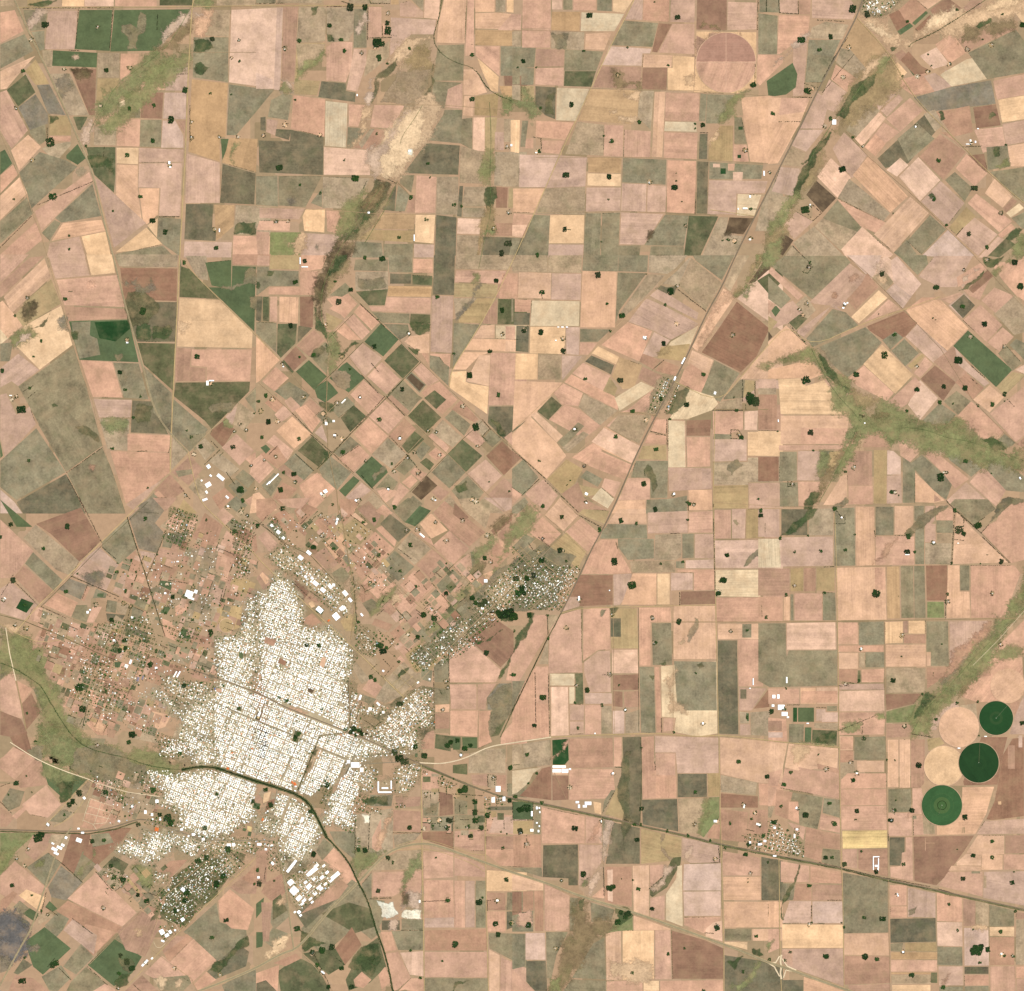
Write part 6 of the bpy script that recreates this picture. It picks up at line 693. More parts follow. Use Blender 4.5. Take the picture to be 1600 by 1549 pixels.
L p 1.3 562 1195 555 1180 548 1195 540 1210 560 1165 565 1160
L t 1.6 455 1245 440 1285 430 1310
L t 1.4 482 1262 460 1290 442 1315
L d 1.6 494 1165 487 1180 478 1205 465 1235
L d 1.1 548 1110 545 1140 540 1145 500 1150 494 1165
L e 1.6 548 1000 552 970 555 935 550 900 546 880 543 862 538 830 530 790
L d .8 509 1260 505 1240 515 1225 530 1215 540 1190
L k 1.2 0 1036 21 1043 46 1059 65 1072 80 1100 98 1129 116 1154 139 1170 165 1177 201 1185 227 1195 258 1201 284 1203
L K 3.7 284 1203 310 1198 336 1199 362 1208 400 1221 434 1231 465 1242 485 1257 498 1283 511 1309
L K 2.0 511 1309 529 1327 547 1350 558 1376 570 1397 578 1418 588 1454 599 1482 607 1511 614 1549 618 1565
L k .8 691 -4 686 31 676 57 684 80 710 98 743 106 762 142 800 158
L l .7 660 165 645 190 630 210 625 225
L k .8 1546 -4 1510 20 1485 36 1459 52 1425 67 1420 74
L l 1.0 620 285 600 330 570 380
T 400 400 3.8725
L t 1.3 20 770 200 930 350 1080 460 1190 580 1310 720 1430 840 1549
L d .8 25 775 205 935 355 1085 465 1195 585 1315
L t 1.2 460 470 660 740 790 860 920 970 1040 1090 1160 1200 1270 1310 1400 1440 1510 1549
L t 1.1 350 440 240 545 150 630 20 770
L d .9 650 520 560 610 430 740 350 810
L t 1.0 870 530 760 640 670 730 560 840 450 930 350 1080
L d 1.3 1000 640 890 750 790 860 680 970 570 1080 470 1190 370 1290
L t 1.0 1230 870 1130 970 1030 1070 920 1190 800 1310 700 1420 590 1540
L d .8 1370 1000 1250 1110 1160 1200 1050 1310 930 1430
L t 1.0 1490 1110 1370 1220 1270 1310 1170 1440 1060 1560
L t 1.0 150 630 320 840 440 960
L t .9 530 390 430 480
L d .9 590 350 440 500
L t 1 20 1380 100 1470 200 1560
L t 1 330 1080 220 1190 110 1300 20 1390
L e 1.3 430 700 430 800 425 900 430 1000 435 1160
L e 1.1 435 1160 460 1300 490 1430 500 1560
T 400 780 3.8725
L t 1.5 1170 -20 940 190 730 400 620 520 420 740
L t 1.3 770 10 940 190 1070 300 1190 410 1370 580
L t .9 1549 60 1400 190 1290 300 1190 410 960 640 780 820
L t .9 500 170 640 290 740 400 850 520 980 640 1110 740
L t 1 330 -10 190 240
L d .9 0 130 180 270 330 340 500 520 600 640
L t 1.2 1549 520 1420 660 1180 890 1080 1010 990 1100 880 1210
L d .9 1549 540 1430 660 1190 880
L t .9 980 860 1100 980
L t .8 890 980 790 1090
L t .8 960 640 870 560 740 400
L t .8 1080 1110 1549 1110
L t .9 610 740 780 900 920 1020
T 800 780 3.8725
L t 1 0 360 200 200 310 200 520 10
L t .9 200 100 320 200 460 340
L t 1 300 0 400 95 590 180
L t .9 70 200 200 95 280 0
L t .8 110 410 300 230
L t .8 160 360 320 500
T 0 1149 3.8725
L w .7 545 380 500 520
L w .7 615 400 570 540
L w .7 690 430 640 530
L w .7 545 385 690 432
L w .7 532 428 680 472
L w .7 518 470 668 508
L w .7 505 515 560 538 640 530
L w .9 560 535 585 572
L w .6 930 1250 945 1285 975 1285 1000 1260
L w .6 1000 1110 1060 1140 1085 1190
T 400 780 3.8725
L y .6 830 1050 940 1140
L y .6 870 1010 980 1110
L y .6 790 1090 900 1200
L y .6 820 1130 920 1040
L y .6 850 1160 950 1070
L y .6 880 1190 980 1100
T 800 780 3.8725
L y .6 0 290 110 410
L y .6 40 280 150 390
L y .6 0 340 60 290
L y .6 20 400 110 310
L y .6 60 420 200 300
L y .6 200 350 330 440
L y .6 200 400 320 480
L y .6 250 230 420 340
L y .6 150 600 380 400
L y .6 100 660 330 470
L y .6 50 560 200 650
L y .6 130 480 290 590
T 0 0 1
L l .9 298 12 280 45 262 72 235 95 205 115 180 135 165 165 150 185 140 208
L l .8 1392 88 1372 112 1350 128 1335 150 1318 172 1305 185 1290 210 1270 240 1260 265
L l .9 1600 950 1570 985 1545 1005 1520 1030 1495 1060 1470 1085 1445 1110 1425 1145
L l .7 1268 545 1290 590 1310 620 1335 645 1345 660
L l .8 1415 668 1450 672 1480 685 1510 688 1545 700 1600 720
L l .8 1340 665 1330 690 1315 720 1300 750 1280 785
L l .8 598 290 575 320 550 360 530 390 510 430 500 470 505 510 520 560
L d .7 575 330 548 365 528 395 512 425 500 460
L l .8 765 160 768 220 765 280 768 330 760 360 748 420
L w .6 1600 955 1560 1000 1520 1040
'''),
]
# ---------------------------------------------------------------- colours
def lin(c):
    c = c / 255.0
    return c / 12.92 if c <= 0.04045 else ((c + 0.055) / 1.055) ** 2.4
def alb(rgb, j=0.0):
    f = 1.0 + random.uniform(-j, j)
    return tuple(min(0.85, lin(c) * f / g) for c, g in zip(rgb, GAIN))
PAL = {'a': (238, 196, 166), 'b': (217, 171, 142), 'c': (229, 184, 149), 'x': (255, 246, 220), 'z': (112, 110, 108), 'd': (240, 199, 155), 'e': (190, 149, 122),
       'f': (199, 162, 120), 'g': (185, 160, 129), 'h': (150, 138, 109), 'i': (118, 110, 86), 'j': (102, 103, 71),
       'k': (96, 109, 74), 'l': (140, 143, 94), 'm': (100, 82, 62), 'n': (158, 120, 96), 'o': (227, 202, 165),
       'p': (40, 76, 38), 'q': (242, 210, 148), 'r': (184, 158, 115), 's': (146, 133, 112), 't': (207, 171, 147), 'u': (218, 184, 162)}
SOFT = dict(PAL, d=(222, 186, 147), o=(242, 208, 166), l=(152, 152, 102), n=(152, 130, 94), m=(94, 80, 58), k=(82, 97, 60), u=(214, 184, 158), j=(112, 110, 78))
WORD = {'a': 'pale pink', 'b': 'pink', 'c': 'peach', 'd': 'pale tan', 'e': 'mauve brown', 'f': 'tan', 'g': 'grey tan', 'h': 'olive grey',
        'i': 'grey green', 'j': 'dark olive', 'k': 'green', 'l': 'grassy green', 'm': 'dark brown', 'n': 'brown', 'o': 'cream',
        'p': 'deep green', 'q': 'yellow', 'r': 'sandy olive', 's': 'blue grey', 't': 'dusty pink', 'u': 'pale mauve', 'x': 'white'}
KIND = {}
for ks, nm in (('ben', 'ploughed_field'), ('m', 'ploughed_field'), ('atu', 'fallow_field'), ('cdfoqx', 'stubble_field'), ('gr', 'dry_pasture'), ('hs', 'pasture'),
               ('ijl', 'grass_field'), ('kp', 'crop_field')):
    for k in ks: KIND[k] = nm
# ---------------------------------------------------------------- materials
def mat(name, rough=0.95):
    m = bpy.data.materials.new(name); m.use_nodes = True
    b = m.node_tree.nodes['Principled BSDF']; b.inputs['Roughness'].default_value = rough
    b.inputs['Specular IOR Level'].default_value = 0.12
    return m, m.node_tree, b
def N(t, typ, **kw):
    n = t.nodes.new(typ)
    for k, v in kw.items(): setattr(n, k, v)
    return n
def mth(t, op, a, b=None, c=None):
    n = N(t, 'ShaderNodeMath', operation=op)
    for i, v in enumerate((a, b, c)):
        if v is None: continue
        if isinstance(v, (int, float)): n.inputs[i].default_value = v
        else: t.links.new(v, n.inputs[i])
    return n.outputs[0]
def noise(t, vec, scale, detail=3, rough=0.55, w=None):
    n = N(t, 'ShaderNodeTexNoise', noise_dimensions='4D' if w is not None else '3D')
    t.links.new(vec, n.inputs['Vector']); n.inputs['Scale'].default_value = scale
    n.inputs['Detail'].default_value = detail; n.inputs['Roughness'].default_value = rough
    if w is not None: t.links.new(w, n.inputs['W'])
    return n.outputs['Fac']
def land_material(name, big, mid, fine, stripe, tint, tint_amt, feather=False):
    """base colour from the piece's own colour attribute, broken up by noise and by the rows of the plough"""
    m, t, b = mat(name)
    at = N(t, 'ShaderNodeAttribute', attribute_name='Col')
    uv = N(t, 'ShaderNodeUVMap', uv_map='rows')
    geo = N(t, 'ShaderNodeNewGeometry')
    sd = mth(t, 'MULTIPLY', at.outputs['Alpha'], 40.0)
    P = geo.outputs['Position']
    nb = noise(t, P, 1 / 380, 4, .5, sd); nm_ = noise(t, P, 1 / 130, 3, .65, sd); nf = noise(t, P, 1 / 42, 2, .7)
    v = mth(t, 'MULTIPLY_ADD', mth(t, 'SUBTRACT', nb, .5), big, 1.0)
    v = mth(t, 'MULTIPLY_ADD', mth(t, 'SUBTRACT', nm_, .5), mid, v)
    v = mth(t, 'MULTIPLY_ADD', mth(t, 'SUBTRACT', nf, .5), fine, v)
    if stripe:
        mp = N(t, 'ShaderNodeMapping'); mp.inputs['Scale'].default_value = (1 / 900, 1 / 26, 1)
        t.links.new(uv.outputs[0], mp.inputs[0])
        ns = noise(t, mp.outputs[0], 1.0, 2, .6, sd)
        amt = mth(t, 'MULTIPLY', mth(t, 'POWER', mth(t, 'FRACT', mth(t, 'MULTIPLY', at.outputs['Alpha'], 17.3)), 1.5), stripe)
        v = mth(t, 'MULTIPLY_ADD', mth(t, 'SUBTRACT', ns, .5), amt, v)
        mp2 = N(t, 'ShaderNodeMapping'); mp2.inputs['Scale'].default_value = (1 / 3000, 1 / 120, 1)
        t.links.new(uv.outputs[0], mp2.inputs[0])
        ns2 = noise(t, mp2.outputs[0], 1.0, 1, .5, sd)
        amt2 = mth(t, 'MULTIPLY', mth(t, 'POWER', mth(t, 'FRACT', mth(t, 'MULTIPLY', at.outputs['Alpha'], 5.7)), 3.0), stripe * 1.2)
        v = mth(t, 'MULTIPLY_ADD', mth(t, 'SUBTRACT', ns2, .5), amt2, v)
    if stripe:                             # strips sown or ploughed on different days
        sx = N(t, 'ShaderNodeSeparateXYZ'); t.links.new(uv.outputs[0], sx.inputs[0])
        wv = mth(t, 'MULTIPLY_ADD', mth(t, 'FRACT', mth(t, 'MULTIPLY', at.outputs['Alpha'], 31.7)), 170.0, 60.0)
        wu = mth(t, 'MULTIPLY_ADD', mth(t, 'FRACT', mth(t, 'MULTIPLY', at.outputs['Alpha'], 13.1)), 500.0, 260.0)
        for co_, wd_, am_ in ((sx.outputs[1], wv, .24), (sx.outputs[0], wu, .16)):
            cell = mth(t, 'FLOOR', mth(t, 'DIVIDE', co_, wd_))
            wn = N(t, 'ShaderNodeTexWhiteNoise', noise_dimensions='2D'); cb = N(t, 'ShaderNodeCombineXYZ')
            t.links.new(cell, cb.inputs[0]); t.links.new(at.outputs['Alpha'], cb.inputs[1]); t.links.new(cb.outputs[0], wn.inputs['Vector'])
            k_ = mth(t, 'MULTIPLY', mth(t, 'POWER', mth(t, 'FRACT', mth(t, 'MULTIPLY', at.outputs['Alpha'], 9.1 if am_ > .2 else 7.7)), 1.6), am_)
            v = mth(t, 'MULTIPLY_ADD', mth(t, 'SUBTRACT', wn.outputs['Value'], .5), k_, v)
    v = mth(t, 'MAXIMUM', v, .25)
    sc_ = N(t, 'ShaderNodeVectorMath', operation='SCALE')
    t.links.new(at.outputs['Color'], sc_.inputs[0]); t.links.new(v, sc_.inputs['Scale'])
    mx = N(t, 'ShaderNodeMix', data_type='RGBA')
    tn = noise(t, P, 1 / 260, 4, .65)
    mr = N(t, 'ShaderNodeMapRange'); mr.inputs['From Min'].default_value = .46; mr.inputs['From Max'].default_value = .76
    t.links.new(tn, mr.inputs['Value'])
    t.links.new(mth(t, 'MULTIPLY', mr.outputs[0], tint_amt), mx.inputs['Factor'])
    t.links.new(sc_.outputs[0], mx.inputs['A']); mx.inputs['B'].default_value = (*alb(tint), 1)
    out = mx.outputs['Result']
    if name in ('pasture_grass', 'creek_grass', 'growing_crop'):      # greener where it stays damp
        m2 = N(t, 'ShaderNodeMix', data_type='RGBA'); r3 = N(t, 'ShaderNodeMapRange')
        r3.inputs['From Min'].default_value = .5; r3.inputs['From Max'].default_value = .78; r3.inputs['To Max'].default_value = .5
        t.links.new(noise(t, P, 1 / 330, 5, .6, sd), r3.inputs['Value']); t.links.new(r3.outputs[0], m2.inputs['Factor'])
        t.links.new(out, m2.inputs['A']); m2.inputs['B'].default_value = (*alb((112, 126, 72) if name == 'creek_grass' else (100, 110, 70)), 1); out = m2.outputs['Result']
    t.links.new(out, b.inputs['Base Color'])
    if feather:                            # growth thins out towards the edge of the patch and the soil below shows
        ed = N(t, 'ShaderNodeAttribute', attribute_name='edge')
        q = mth(t, 'ADD', ed.outputs['Fac'], mth(t, 'MULTIPLY', mth(t, 'SUBTRACT', noise(t, P, 1 / 55, 4, .8), .5), 2.2))
        q = mth(t, 'ADD', q, mth(t, 'MULTIPLY', mth(t, 'SUBTRACT', noise(t, P, 1 / 190, 2, .5), .5), 1.3))
        r2 = N(t, 'ShaderNodeMapRange'); r2.inputs['From Min'].default_value = .25; r2.inputs['From Max'].default_value = .78
        t.links.new(q, r2.inputs['Value']); t.links.new(mth(t, 'MULTIPLY', r2.outputs[0], .74 if name == 'creek_grass' else .95), b.inputs['Alpha'])
    return m
M_SOIL = land_material('ploughed_soil', .95, .6, .5, .6, (176, 148, 112), .5)
M_STUB = land_material('stubble', .9, .55, .5, .75, (206, 166, 124), .5)
M_PAST = land_material('pasture_grass', 1.25, 1.0, .85, .5, (176, 150, 116), .55)
M_CROP = land_material('growing_crop', .95, .7, .6, .35, (112, 120, 82), .5)
M_WET = land_material('creek_grass', 1.1, 1.2, 1.1, 0, (192, 164, 122), .75, feather=True)
M_SALT = land_material('bare_creek_soil', .7, .9, 1.0, 0, (206, 172, 134), .6, feather=True)
FEATHER = {M_WET, M_SALT}
M_ROAD = land_material('dirt_road', .5, .5, .4, 0, (150, 138, 100), .3)
M_TOWN = land_material('town_ground', .6, .6, .7, 0, (190, 160, 126), .4, feather=True); FEATHER.add(M_TOWN)
FM = {}
for ks, m in (('abemntu', M_SOIL), ('cdfoqrx', M_STUB), ('ghijls', M_PAST), ('kp', M_CROP)):
    for k in ks: FM[k] = m
def simple(name, nz, scale, rough=.9):
    m, t, b = mat(name, rough)
    at = N(t, 'ShaderNodeAttribute', attribute_name='Col'); geo = N(t, 'ShaderNodeNewGeometry')
    v = mth(t, 'MULTIPLY_ADD', mth(t, 'SUBTRACT', noise(t, geo.outputs['Position'], scale, 3), .5), nz, 1.0)
    s_ = N(t, 'ShaderNodeVectorMath', operation='SCALE')
    t.links.new(at.outputs['Color'], s_.inputs[0]); t.links.new(v, s_.inputs['Scale']); t.links.new(s_.outputs[0], b.inputs['Base Color'])
    return m
M_LEAF = simple('tree_foliage', .7, 1 / 14)
M_BARK = simple('bark', .4, 1 / 2)
M_ROOF = simple('painted_roof', .22, 1 / 9, .6)
M_WALL = simple('rendered_wall', .15, 1 / 6)
M_WATER = simple('canal_water', .3, 1 / 60, .25)
M_STEEL = simple('galvanised_steel', .1, 1 / 5, .4)
# ground: a patchwork of far fields, seen between the fields built below and out to the horizon
def ground_material():
    m, t, b = mat('open_farmland')
    geo = N(t, 'ShaderNodeNewGeometry'); P = geo.outputs['Position']
    vo = N(t, 'ShaderNodeTexVoronoi', distance='CHEBYCHEV'); vo.inputs['Scale'].default_value = 1 / 520; vo.inputs['Randomness'].default_value = .55
    t.links.new(P, vo.inputs['Vector'])
    sp = N(t, 'ShaderNodeSeparateColor'); t.links.new(vo.outputs['Color'], sp.inputs[0])
    cr = N(t, 'ShaderNodeValToRGB'); cr.color_ramp.interpolation = 'CONSTANT'
    cols = 'btgbcehtbgjb'
    while len(cr.color_ramp.elements) < len(cols): cr.color_ramp.elements.new(1.0)
    for i, k in enumerate(cols):
        cr.color_ramp.elements[i].position = i / len(cols); cr.color_ramp.elements[i].color = (*alb(PAL[k]), 1)
    t.links.new(sp.outputs[0], cr.inputs[0])
    mx = N(t, 'ShaderNodeMix', data_type='RGBA'); mx.inputs['B'].default_value = (*alb((180, 151, 116)), 1); mx.inputs['Factor'].default_value = .7
    t.links.new(cr.outputs[0], mx.inputs['A'])
    v = mth(t, 'MULTIPLY_ADD', mth(t, 'SUBTRACT', noise(t, P, 1 / 120, 5, .65), .5), .5, 1.0)
    s_ = N(t, 'ShaderNodeVectorMath', operation='SCALE'); t.links.new(mx.outputs['Result'], s_.inputs[0]); t.links.new(v, s_.inputs['Scale'])
    t.links.new(s_.outputs[0], b.inputs['Base Color'])
    return m
# ---------------------------------------------------------------- mesh helpers
def sheet(name, p, z, col, material, F, parent):
    """a patch of growth or bare soil as a fine mesh sheet; 'edge' falls from 1 inside to 0 at its ragged rim"""
    P = np.array(p); lo, hi = P.min(0) - F, P.max(0) + F
    cell = min(60.0, max(13.0, F * .7, math.sqrt((hi[0] - lo[0]) * (hi[1] - lo[1])) / 90))
    xs = np.arange(lo[0], hi[0] + cell, cell); ys = np.arange(lo[1], hi[1] + cell, cell)
    X, Y = np.meshgrid(xs, ys); q = np.stack([X.ravel(), Y.ravel()], 1)
    d2 = np.full(len(q), 1e18); ins = np.zeros(len(q), bool)
    for a, b in zip(P, np.roll(P, -1, 0)):
        e = b - a; L = e @ e or 1e-9
        t = np.clip(((q - a) @ e) / L, 0, 1); d2 = np.minimum(d2, ((q - a - t[:, None] * e) ** 2).sum(1))
        if a[1] != b[1]:
            c = ((a[1] > q[:, 1]) != (b[1] > q[:, 1])) & (q[:, 0] < (b[0] - a[0]) * (q[:, 1] - a[1]) / (b[1] - a[1]) + a[0]); ins ^= c
    sd = np.sqrt(d2) * np.where(ins, 1, -1)
    al = np.clip(.5 + sd / (2 * F), 0, 1).reshape(X.shape)
    ny, nx = X.shape
    keep = (al[:-1, :-1] > 0) | (al[1:, :-1] > 0) | (al[:-1, 1:] > 0) | (al[1:, 1:] > 0)
    J, I = np.nonzero(keep)
    if not len(J): return None
    idx = np.stack([J * nx + I, J * nx + I + 1, (J + 1) * nx + I + 1, (J + 1) * nx + I], 1)
    used, inv = np.unique(idx, return_inverse=True); inv = inv.reshape(idx.shape)
    ctr = (lo + hi) / 2
    v = np.column_stack([q[used] - ctr, np.zeros(len(used))])
    me = bpy.data.meshes.new(name); me.from_pydata(v.tolist(), [], inv.tolist())
    c = np.empty((len(used), 4), np.float32); c[:] = (*col, random.random())
    me.color_attributes.new('Col', 'FLOAT_COLOR', 'POINT').data.foreach_set('color', c.ravel())
    me.attributes.new('edge', 'FLOAT', 'POINT').data.foreach_set('value', al.ravel()[used].astype(np.float32))
    me.materials.append(material)
    ob = bpy.data.objects.new(name, me); sc.collection.objects.link(ob); ob.location = (ctr[0], ctr[1], z)
    if parent is not None: ob.parent = parent; ob.location = Vector((ctr[0], ctr[1], z)) - parent.location
    return ob
class MB:
    """collects prisms, ribbons, boxes and blobs; build() links them as one mesh object"""
    def __init__(s): s.v = []; s.f = []; s.c = []; s.u = []; s.n = 0
    def add(s, verts, faces, col, uvs=None):
        verts = np.asarray(verts, dtype=np.float64); o = s.n
        s.v.append(verts); s.n += len(verts)
        for f in faces: s.f.append([i + o for i in f])
        c = np.empty((len(verts), 4)); c[:] = col if len(col) == 4 else (*col, 1.0); s.c.append(c)
        s.u.append(np.asarray(uvs) if uvs is not None else verts[:, :2])
    def build(s, name, material, parent=None, origin=None, kind=None):
        v = np.concatenate(s.v); u = np.concatenate(s.u); c = np.concatenate(s.c)
        if origin is None:
            lo, hi = v.min(0), v.max(0); origin = ((lo[0] + hi[0]) / 2, (lo[1] + hi[1]) / 2, lo[2])
        origin = np.asarray(origin, float)
        me = bpy.data.meshes.new(name)
        me.from_pydata((v - origin).tolist(), [], s.f)
        at = me.color_attributes.new('Col', 'FLOAT_COLOR', 'POINT'); at.data.foreach_set('color', c.ravel().astype(np.float32))
        ul = me.uv_layers.new(name='rows')
        li = np.empty(len(me.loops), dtype=np.int32); me.loops.foreach_get('vertex_index', li)
        ul.data.foreach_set('uv', u[li].ravel().astype(np.float32))
        if material in FEATHER: me.attributes.new('edge', 'FLOAT', 'POINT').data.foreach_set('value', np.full(len(v), 1.2, np.float32))
        me.materials.append(material)
        ob = bpy.data.objects.new(name, me); sc.collection.objects.link(ob)
        ob.location = origin
        if parent is not None:
            ob.parent = parent; ob.location = origin - np.asarray(parent.location)
        if kind: ob['kind'] = kind
        return ob
def tag(o, label, cat, group=None):
    o['label'] = label; o['category'] = cat
    if group: o['group'] = group
def empty(name, loc):
    o = bpy.data.objects.new(name, None); sc.collection.objects.link(o); o.location = loc; o.empty_display_size = 10
    return o
def area(p): return 0.5 * sum(p[i - 1][0] * p[i][1] - p[i][0] * p[i - 1][1] for i in range(len(p)))
def inset(p, d):
    """shrink a polygon by d along its edge normals (mitre, clamped)"""
    if area(p) < 0: p = p[::-1]
    n = len(p); out = []
    for i in range(n):
        a, b, c = np.array(p[i - 1]), np.array(p[i]), np.array(p[(i + 1) % n])
        e1 = b - a; e2 = c - b; l1 = np.hypot(*e1) or 1e-6; l2 = np.hypot(*e2) or 1e-6
        n1 = np.array([-e1[1], e1[0]]) / l1; n2 = np.array([-e2[1], e2[0]]) / l2
        m = n1 + n2; q = m @ m
        m = m / q * 2 if q > .3 else n1
        out.append(tuple(b + m * d))
    return out
def rough(p, amp, levels=3):
    for _ in range(levels):
        q = []
        for i in range(len(p)):
            a, b = np.array(p[i]), np.array(p[(i + 1) % len(p)])
            e = b - a; L = np.hypot(*e)
            q.append(tuple(a))
            if L > 18:
                nrm = np.array([-e[1], e[0]])
                q.append(tuple(a + e * random.uniform(.38, .62) + nrm * random.uniform(-amp, amp)))
        p = q
    return p
def prism(mb, p, z, h, col, seed=None):
    """a flat slab of crop or soil: its top at z, its sides down h"""
    if area(p) < 0: p = p[::-1]
    n = len(p)
    best = max(range(n), key=lambda i: math.hypot(p[i][0] - p[i - 1][0], p[i][1] - p[i - 1][1]))
    ang = math.atan2(p[best][1] - p[best - 1][1], p[best][0] - p[best - 1][0])
    ca, sa = math.cos(ang), math.sin(ang)
    top = [(x, y, z) for x, y in p]; bot = [(x, y, z - h) for x, y in p]
    uv = [(x * ca + y * sa, -x * sa + y * ca) for x, y in p]
    tri = [list(t) for t in tessellate_polygon([[Vector((x, y, 0)) for x, y in p]])]
    fixed = []
    for t in tri:
        a, b, c = (p[i] for i in t)
        if (b[0] - a[0]) * (c[1] - a[1]) - (b[1] - a[1]) * (c[0] - a[0]) < 0: t = t[::-1]
        fixed.append(t)
    if n == 4 and all(True for _ in p) and len(fixed) == 2: pass
    sides = [(i, n + i, n + (i + 1) % n, (i + 1) % n) for i in range(n)]
    mb.add(top + bot, fixed + sides, (*col, seed if seed is not None else random.random()), uv + uv)
def pt_in(p, x, y):
    c = False
    for i in range(len(p)):
        (x1, y1), (x2, y2) = p[i - 1], p[i]
        if (y1 > y) != (y2 > y) and x < (x2 - x1) * (y - y1) / (y2 - y1) + x1: c = not c
    return c
def sat(p, q):
    """do the (roughly convex) outlines p and q overlap?"""
    for A, B in ((p, q), (q, p)):
        for i in range(len(A)):
            ax, ay = A[i][1] - A[i - 1][1], A[i - 1][0] - A[i][0]
            a0 = [x * ax + y * ay for x, y in p]; b0 = [x * ax + y * ay for x, y in q]
            if max(a0) <= min(b0) or max(b0) <= min(a0): return False
    return True
# ---------------------------------------------------------------- read the survey
FIELDS = []; GROVES = []; FARMS = []; ROWS = []; SHEDS = []; ZONES = []; LINES = []; DISCS = []; CIRCLES = []; MESSY = []; TOWNP = set()
def near(lst, x, y, d): return any(abs(a[0] - x) < d and abs(a[1] - y) < d for a in lst)
for name, txt in DATA:
    ox, oy, k = 0, 0, 1.0
    row = name[2] if name[0] == 't' else '9'
    for ln in txt.replace('\n', ';').split(';'):
        w_ = ln.split()
        if not w_: continue
        c = w_[0]
        if c == 'T': ox, oy, k = map(float, w_[1:]); continue
        if c == 'L':
            n = [float(a) for a in w_[3:]]
            LINES.append((w_[1], float(w_[2]), [(ox + n[i] / k, oy + n[i + 1] / k) for i in range(0, len(n), 2)])); continue
        if c == 'O':
            n = [float(a) for a in w_[1:4]]; DISCS.append((ox + n[0] / k, oy + n[1] / k, n[2] / k, w_[4])); continue
        n = [float(a) for a in w_[1:]]
        if c == 'Q': CIRCLES.append((ox + n[0] / k, oy + n[1] / k, n[2] / k, n[3])); continue
        if c in 'GF':
            x, y = ox + n[0] / k, oy + n[1] / k
            L = GROVES if c == 'G' else FARMS
            if near(L, x, y, 3): continue
            L.append((x, y, n[2] / k) if c == 'G' else (x, y)); continue
        if c == 'R':
            a = (ox + n[0] / k, oy + n[1] / k); b = (ox + n[2] / k, oy + n[3] / k)
            ROWS.append((a, b)); continue
        if c == 'B':
            x, y = ox + n[0] / k, oy + n[1] / k
            if near(SHEDS, x, y, 2): continue
            SHEDS.append((x, y, n[2] / k, n[3] / k, n[4] if len(n) > 4 else 0.0)); continue
        if c == 'U':
            ZONES.append((n[0], n[1], [(ox + n[i] / k, oy + n[i + 1] / k) for i in range(2, len(n), 2)])); continue
        if c == 'M':
            MESSY.append((n[0], n[1], [(ox + n[i] / k, oy + n[i + 1] / k) for i in range(2, len(n), 2)])); continue
        if c == 'P': c = 'k'; soft = False
        soft = c[0] == '~'; key = c[-1]
        if len(n) == 4: x0, y0, x1, y1 = n; n = [x0, y0, x1, y0, x1, y1, x0, y1]
        ys = n[1::2]
        if row == '1' and min(ys) > 1480: continue
        if row == '2' and max(ys) >= 1545 and min(ys) > 1415: continue
        p = [(ox + n[i] / k, oy + n[i + 1] / k) for i in range(0, len(n) - 1, 2)]
        if len(p) < 3 or abs(area(p)) < 4: continue
        FIELDS.append((key, soft, p))
        if name == 'town': TOWNP.add(len(FIELDS) - 1)
# small holdings at the town's edge: little plots on the street grid, with hedges and trees
for dens, rt, poly in MESSY:
    th = math.radians(rt); c, s = math.cos(th), math.sin(th)
    us = [x * c + y * s for x, y in poly]; vs = [-x * s + y * c for x, y in poly]
    u = min(us)
    while u < max(us):
        du = random.uniform(6, 15); v = min(vs)
        while v < max(vs):
            dv = random.uniform(6, 16)
            q = [(a * c - b * s, a * s + b * c) for a, b in ((u + .4, v + .4), (u + du - .4, v + .4), (u + du - .4, v + dv - .4), (u + .4, v + dv - .4))]
            cx_, cy_ = (q[0][0] + q[2][0]) / 2, (q[0][1] + q[2][1]) / 2
            if pt_in(poly, cx_, cy_):
                if random.random() < dens: FIELDS.append((random.choice('ggheehnbbrjt'), False, q))
                r_ = random.random()
                if r_ < .22: k_ = random.randrange(4); ROWS.append((q[k_ - 1], q[k_]))
                elif r_ < .5: GROVES.append((cx_ + random.uniform(-4, 4), cy_ + random.uniform(-4, 4), random.uniform(.7, 1.5)))
            v += dv
        u += du
# ---------------------------------------------------------------- ground
gb = MB(); R_ = 70000.0; nseg = 8
gs = np.linspace(-R_, R_, nseg + 1)
gb.add([(x, y, 0) for y in gs for x in gs], [(j * (nseg + 1) + i, j * (nseg + 1) + i + 1, (j + 1) * (nseg + 1) + i + 1, (j + 1) * (nseg + 1) + i) for j in range(nseg) for i in range(nseg)], alb(PAL['b']))
ground = gb.build('ground', ground_material(), origin=(0, 0, 0), kind='structure')
# ---------------------------------------------------------------- fields and rough ground
levels = []; pieces = []
for fi, (key, soft, p) in enumerate(FIELDS):
    wp = [W(*q) for q in p]
    if soft: wp = rough(wp, .2 if key in 'lndour' else .15, 3)
    else: wp = inset(wp, random.choice((2.0, 3.5, 5.0, 6.5)))
    test = inset(p, .6) if not soft else inset(p, -3.0)
    bx = (min(q[0] for q in p), min(q[1] for q in p), max(q[0] for q in p), max(q[1] for q in p))
    lv = 0
    for b2, l2, t2 in levels:
        if l2 >= lv and bx[0] < b2[2] and bx[2] > b2[0] and bx[1] < b2[3] and bx[3] > b2[1] and sat(test, t2): lv = l2 + 1
    lv += 28 if fi in TOWNP and abs(area(p)) < 2000 and not soft or (fi in TOWNP and soft and abs(area(p)) < 500) else 0
    levels.append((bx, lv, test)); pieces.append((key, soft, wp, lv, abs(area(wp)), p))
